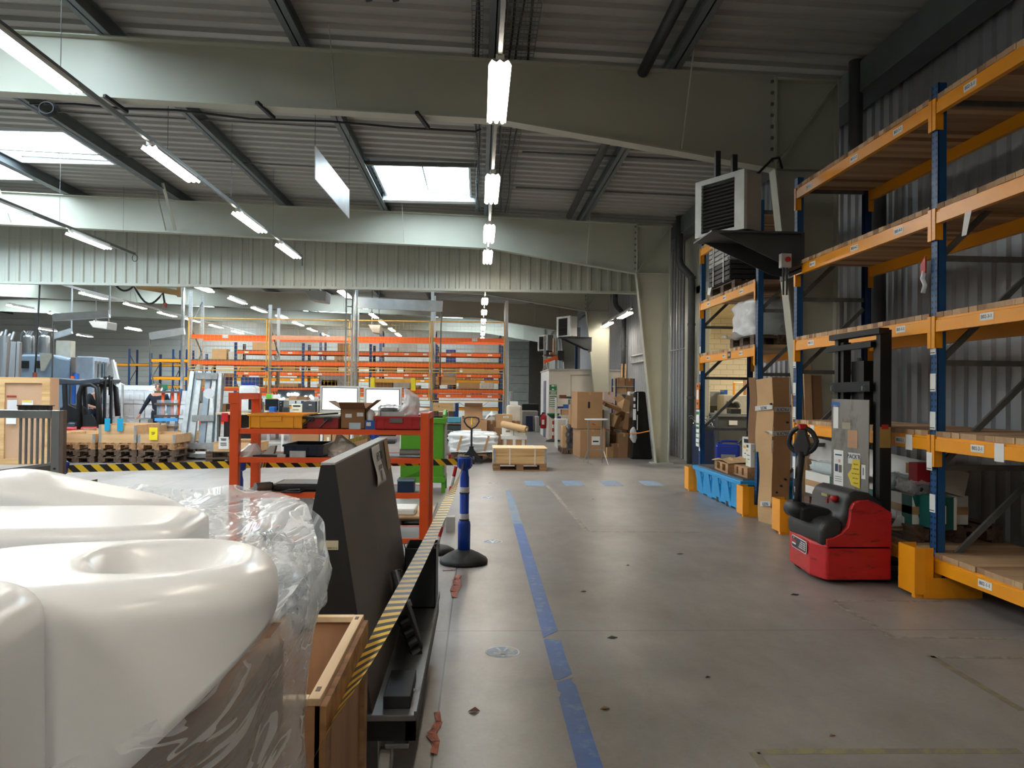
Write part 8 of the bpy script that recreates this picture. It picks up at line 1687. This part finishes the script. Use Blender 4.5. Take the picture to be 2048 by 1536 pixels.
# small orange rack over the cabin and blue posts
rr = thing('pallet_rack', 'orange rack with cartons above the white cabin in the far corner', 'storage rack', (4.0,31,0)); 
for a in (1090,1113): x = at(a,700,30.4).x; MB().box(x-.05,30.4,0,x+.05,30.5,at(a,672 if a < 1100 else 662,30.4).z).build('upright', GALV, rr, world=True)
a, b = at(1088,724,30.3), at(1115,714,30.3); MB().bar(a, b, .05, .14).build('beam', ORC, rr, world=True); MB().box(a.x,30.28,b.z+.05,b.x,31.2,b.z+.09).build('timber_deck', PWOODD, rr, world=True)
for i, (a, b, c_, d) in enumerate(((1100,704,1107,716),(1107,676,1114,712))): e = ext(a,b,c_,d,30.6,.4); tag(MB().box(e[0],e[1],at(1115,714,30.3).z+.092,e[3],e[4],e[5]).build('carton', CARD3), 'tall brown carton on the orange beam above the cabin, %s of two' % ('shorter','taller')[i], 'box')
for i, a in enumerate((1153,1158)): x = at(a,700,30.8).x; tag(MB().box(x-.05,30.8,0,x+.05,30.9,at(a,655,30.8).z).build('blue_upright', BLUE if i == 0 else UP_G), ('dark blue','galvanised')[i]+' upright standing behind the cabin between the far columns', 'post')
tag(MB().box(at(1088,745,29.9).x,30.2,2.46,at(1150,745,29.9).x,30.6,2.56).build('carton', CARD), 'flat brown cartons lying at the back of the cabin roof', 'box')
# dark far corner: sectional door and low dark benches
dm = MB(); x0, x1 = at(1018,700,YF-.1).x, at(1040,700,YF-.1).x
for k in range(9): dm.box(x0,YF-.12,k*.55+.01,x1+.6,YF-.04,(k+1)*.55-.01)
struct('door_1', dm, mat('sectional_door_grey', (120,122,116), .6)); struct('wall_far_dark_panel', MB().box(x1+.62,YF-.16,0,XR-.1,YF-.02,5.2), mat('dark_wall_panel', (58,54,48), .8))  # flat dark panel set over the far wall beside the door
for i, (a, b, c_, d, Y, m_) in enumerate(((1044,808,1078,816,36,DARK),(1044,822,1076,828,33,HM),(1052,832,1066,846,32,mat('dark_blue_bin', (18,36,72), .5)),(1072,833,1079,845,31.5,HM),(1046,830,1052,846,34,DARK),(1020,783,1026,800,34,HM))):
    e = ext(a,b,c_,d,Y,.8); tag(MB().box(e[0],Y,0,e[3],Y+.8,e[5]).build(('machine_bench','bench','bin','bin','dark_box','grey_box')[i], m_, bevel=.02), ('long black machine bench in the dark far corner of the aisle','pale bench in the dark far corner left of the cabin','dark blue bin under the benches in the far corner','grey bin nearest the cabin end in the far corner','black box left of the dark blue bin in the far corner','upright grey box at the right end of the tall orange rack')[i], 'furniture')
# two lights on a rail above the carton pile
for i, Y in enumerate((22.0,25.1)): put_lamp(4.17, Y, 3.88, 'fluorescent light on the rail above the carton pile, %s of two' % ('right','left')[i], 'lights above the carton pile')
track(4.17, 20.9, 26.0, 'short lighting rail above the carton pile at the right wall', 3.97)

# ------------------------------------------------------------ overhead details
hp = thing('hanging_sign_board', 'plain white rectangular panel hung on wires under the roof', 'panel', (-2.1,11,4.3)); a, b, c_, d = at(630,292,9.95), at(630,358,9.95), at(698,380,12.45), at(698,437,12.45); xm = (a.x+c_.x)/2
MB().add([(a.x,9.95,a.z),(b.x,9.95,b.z),(d.x,12.45,d.z),(c_.x,12.45,c_.z)], [(0,1,2,3)]).build('board', mat('white_panel', (216,220,228), .35), hp, world=True, solid=.012)
for p in (a, c_): MB().cyl((p.x,p.y,p.z),(p.x,p.y,zt(p.x)+.22), .004, 5).build('wire', GREYBR, hp, world=True)
DP = mat('black_duct', (30,30,32), .5)
tag(MB().tube([(1.98,2,zt(2)-.02),(1.98,17.2,zt(2)-.02)], .07, 12).build('roof_pipe', DP, smooth=True), 'black pipe running beside a purlin under the roof right of the aisle lights', 'pipe')
for (x0, x1, lab) in ((.26,.62,'wide wire cable tray beside the purlin over the aisle'),(-.12,-.0,'narrow wire cable tray left of the purlin over the aisle')):
    ct = thing('cable_tray', lab, 'cable tray', ((x0+x1)/2,9,zt(0)-.0)); m = MB(); z = zt(0)+.02; y = 1.5
    while y < 17.6: m.box(x0,y,z,x1,y+.006,z+.006); y += .1
    n = max(2, int((x1-x0)/.05))
    for k in range(n+1): x = x0+(x1-x0)*k/n; m.box(x-.003,1.5,z,x+.003,17.6,z+.006)
    for x in (x0,x1): m.box(x-.003,1.5,z+.05,x+.003,17.6,z+.056)
    m.build('wire_mesh', GREYBR, ct, world=True)
    for k in range(3 if x1-x0 > .2 else 2):
        xx = x0+.05+k*(x1-x0-.1)/2.2; MB().tube([(xx+.03*math.sin(q*.9+k*2), 1.5+q*.8, z+.025+.01*math.sin(q*1.7)) for q in range(21)], .014, 6).build('cable', DARK, ct, world=True, smooth=True)
for y, lab in ((13.2,'nearer'),(15.5,'further')):
    tag(MB().cyl((-9.2,y-.8,zt(-9)+.1),(-2.3,y-.8,zt(-2)+.1), .012, 6).build('sag_rod', GREYBR), '%s thin tie rod between the purlins left of the skylight' % lab, 'rod')
    tag(MB().cyl((.7,y,zt(1)+.12),(4.6,y,zt(4)+.12), .02, 6).build('sag_rod', GREYBR), '%s thin tie rod between the purlins right of the aisle lights' % lab, 'rod')
cc = thing('cable_coil', 'coil of black cable hung under the nearest rafter at the upper left', 'cable coil', at(93,216,9.2)); p = at(93,216,9.25)
for k in range(4): MB().tube([(p.x+(.085+k*.006)*math.cos(q*math.pi/9), p.y+.012*k, p.z+(.07+k*.004)*math.sin(q*math.pi/9)) for q in range(18)], .012, 6, closed=True).build('cable_loop', DARK, cc, world=True, smooth=True)
pts = [at(x, y, 9.55) for x, y in ((60,207),(150,208),(245,217),(350,220),(500,238),(660,243),(800,255),(950,263),(962,258))]; tag(MB().tube(pts, .014, 6).build('rafter_cable', DARK, smooth=True), 'black cable clipped along the lower flange of the nearest rafter', 'cable')
for i, (x, y) in enumerate(((225,205),(527,218),(844,238))): p = at(x, y, 9.3); tag(MB().bar((p.x-.06,9.22,p.z+.05),(p.x+.06,9.55,p.z-.02), .04, .04).build('cable_bracket', DP), 'small dark bracket under the nearest rafter, %s from the left' % ('first','second','third')[i], 'bracket')
for i, x in enumerate((736,790)): p = at(x, 2, 8.4); r = thing('spotlight', 'small dark spotlight at the top edge of the picture, %s of two' % ('left','right')[i], 'spotlight', p); MB().bar((p.x,8.4,p.z+.02),(p.x+.02,8.45,p.z+.1), .07, .06).build('lamp_body', DARK, r, world=True); MB().cyl((p.x,8.45,p.z+.1),(p.x,8.45,zt(p.x)+.22), .012, 6).build('arm', DARK, r, world=True)
tag(MB().bar((at(350,447,17.6).x,17.62,at(350,460,17.6).z),(at(325,366,16.6).x,16.6,at(325,366,16.6).z), .06, .02).build('strut', CREAM), 'cream strut from a purlin to the rafter before the partition at left', 'strut')
mm_ = thing('skylight_frame', 'pale motor bar and edge frame under the bright skylight left of the aisle lights', 'window frame', (-1.1,14.0,5.6)); zf = zt(-1.1)+.12
MB().box(-2.2,14.30,zf-.02,-.05,14.37,zf+.05).build('motor_bar', GREYBR, mm_, world=True); MB().box(-2.15,16.93,zf-.02,-.1,17.15,zf+.12).build('sill', KERB, mm_, world=True)
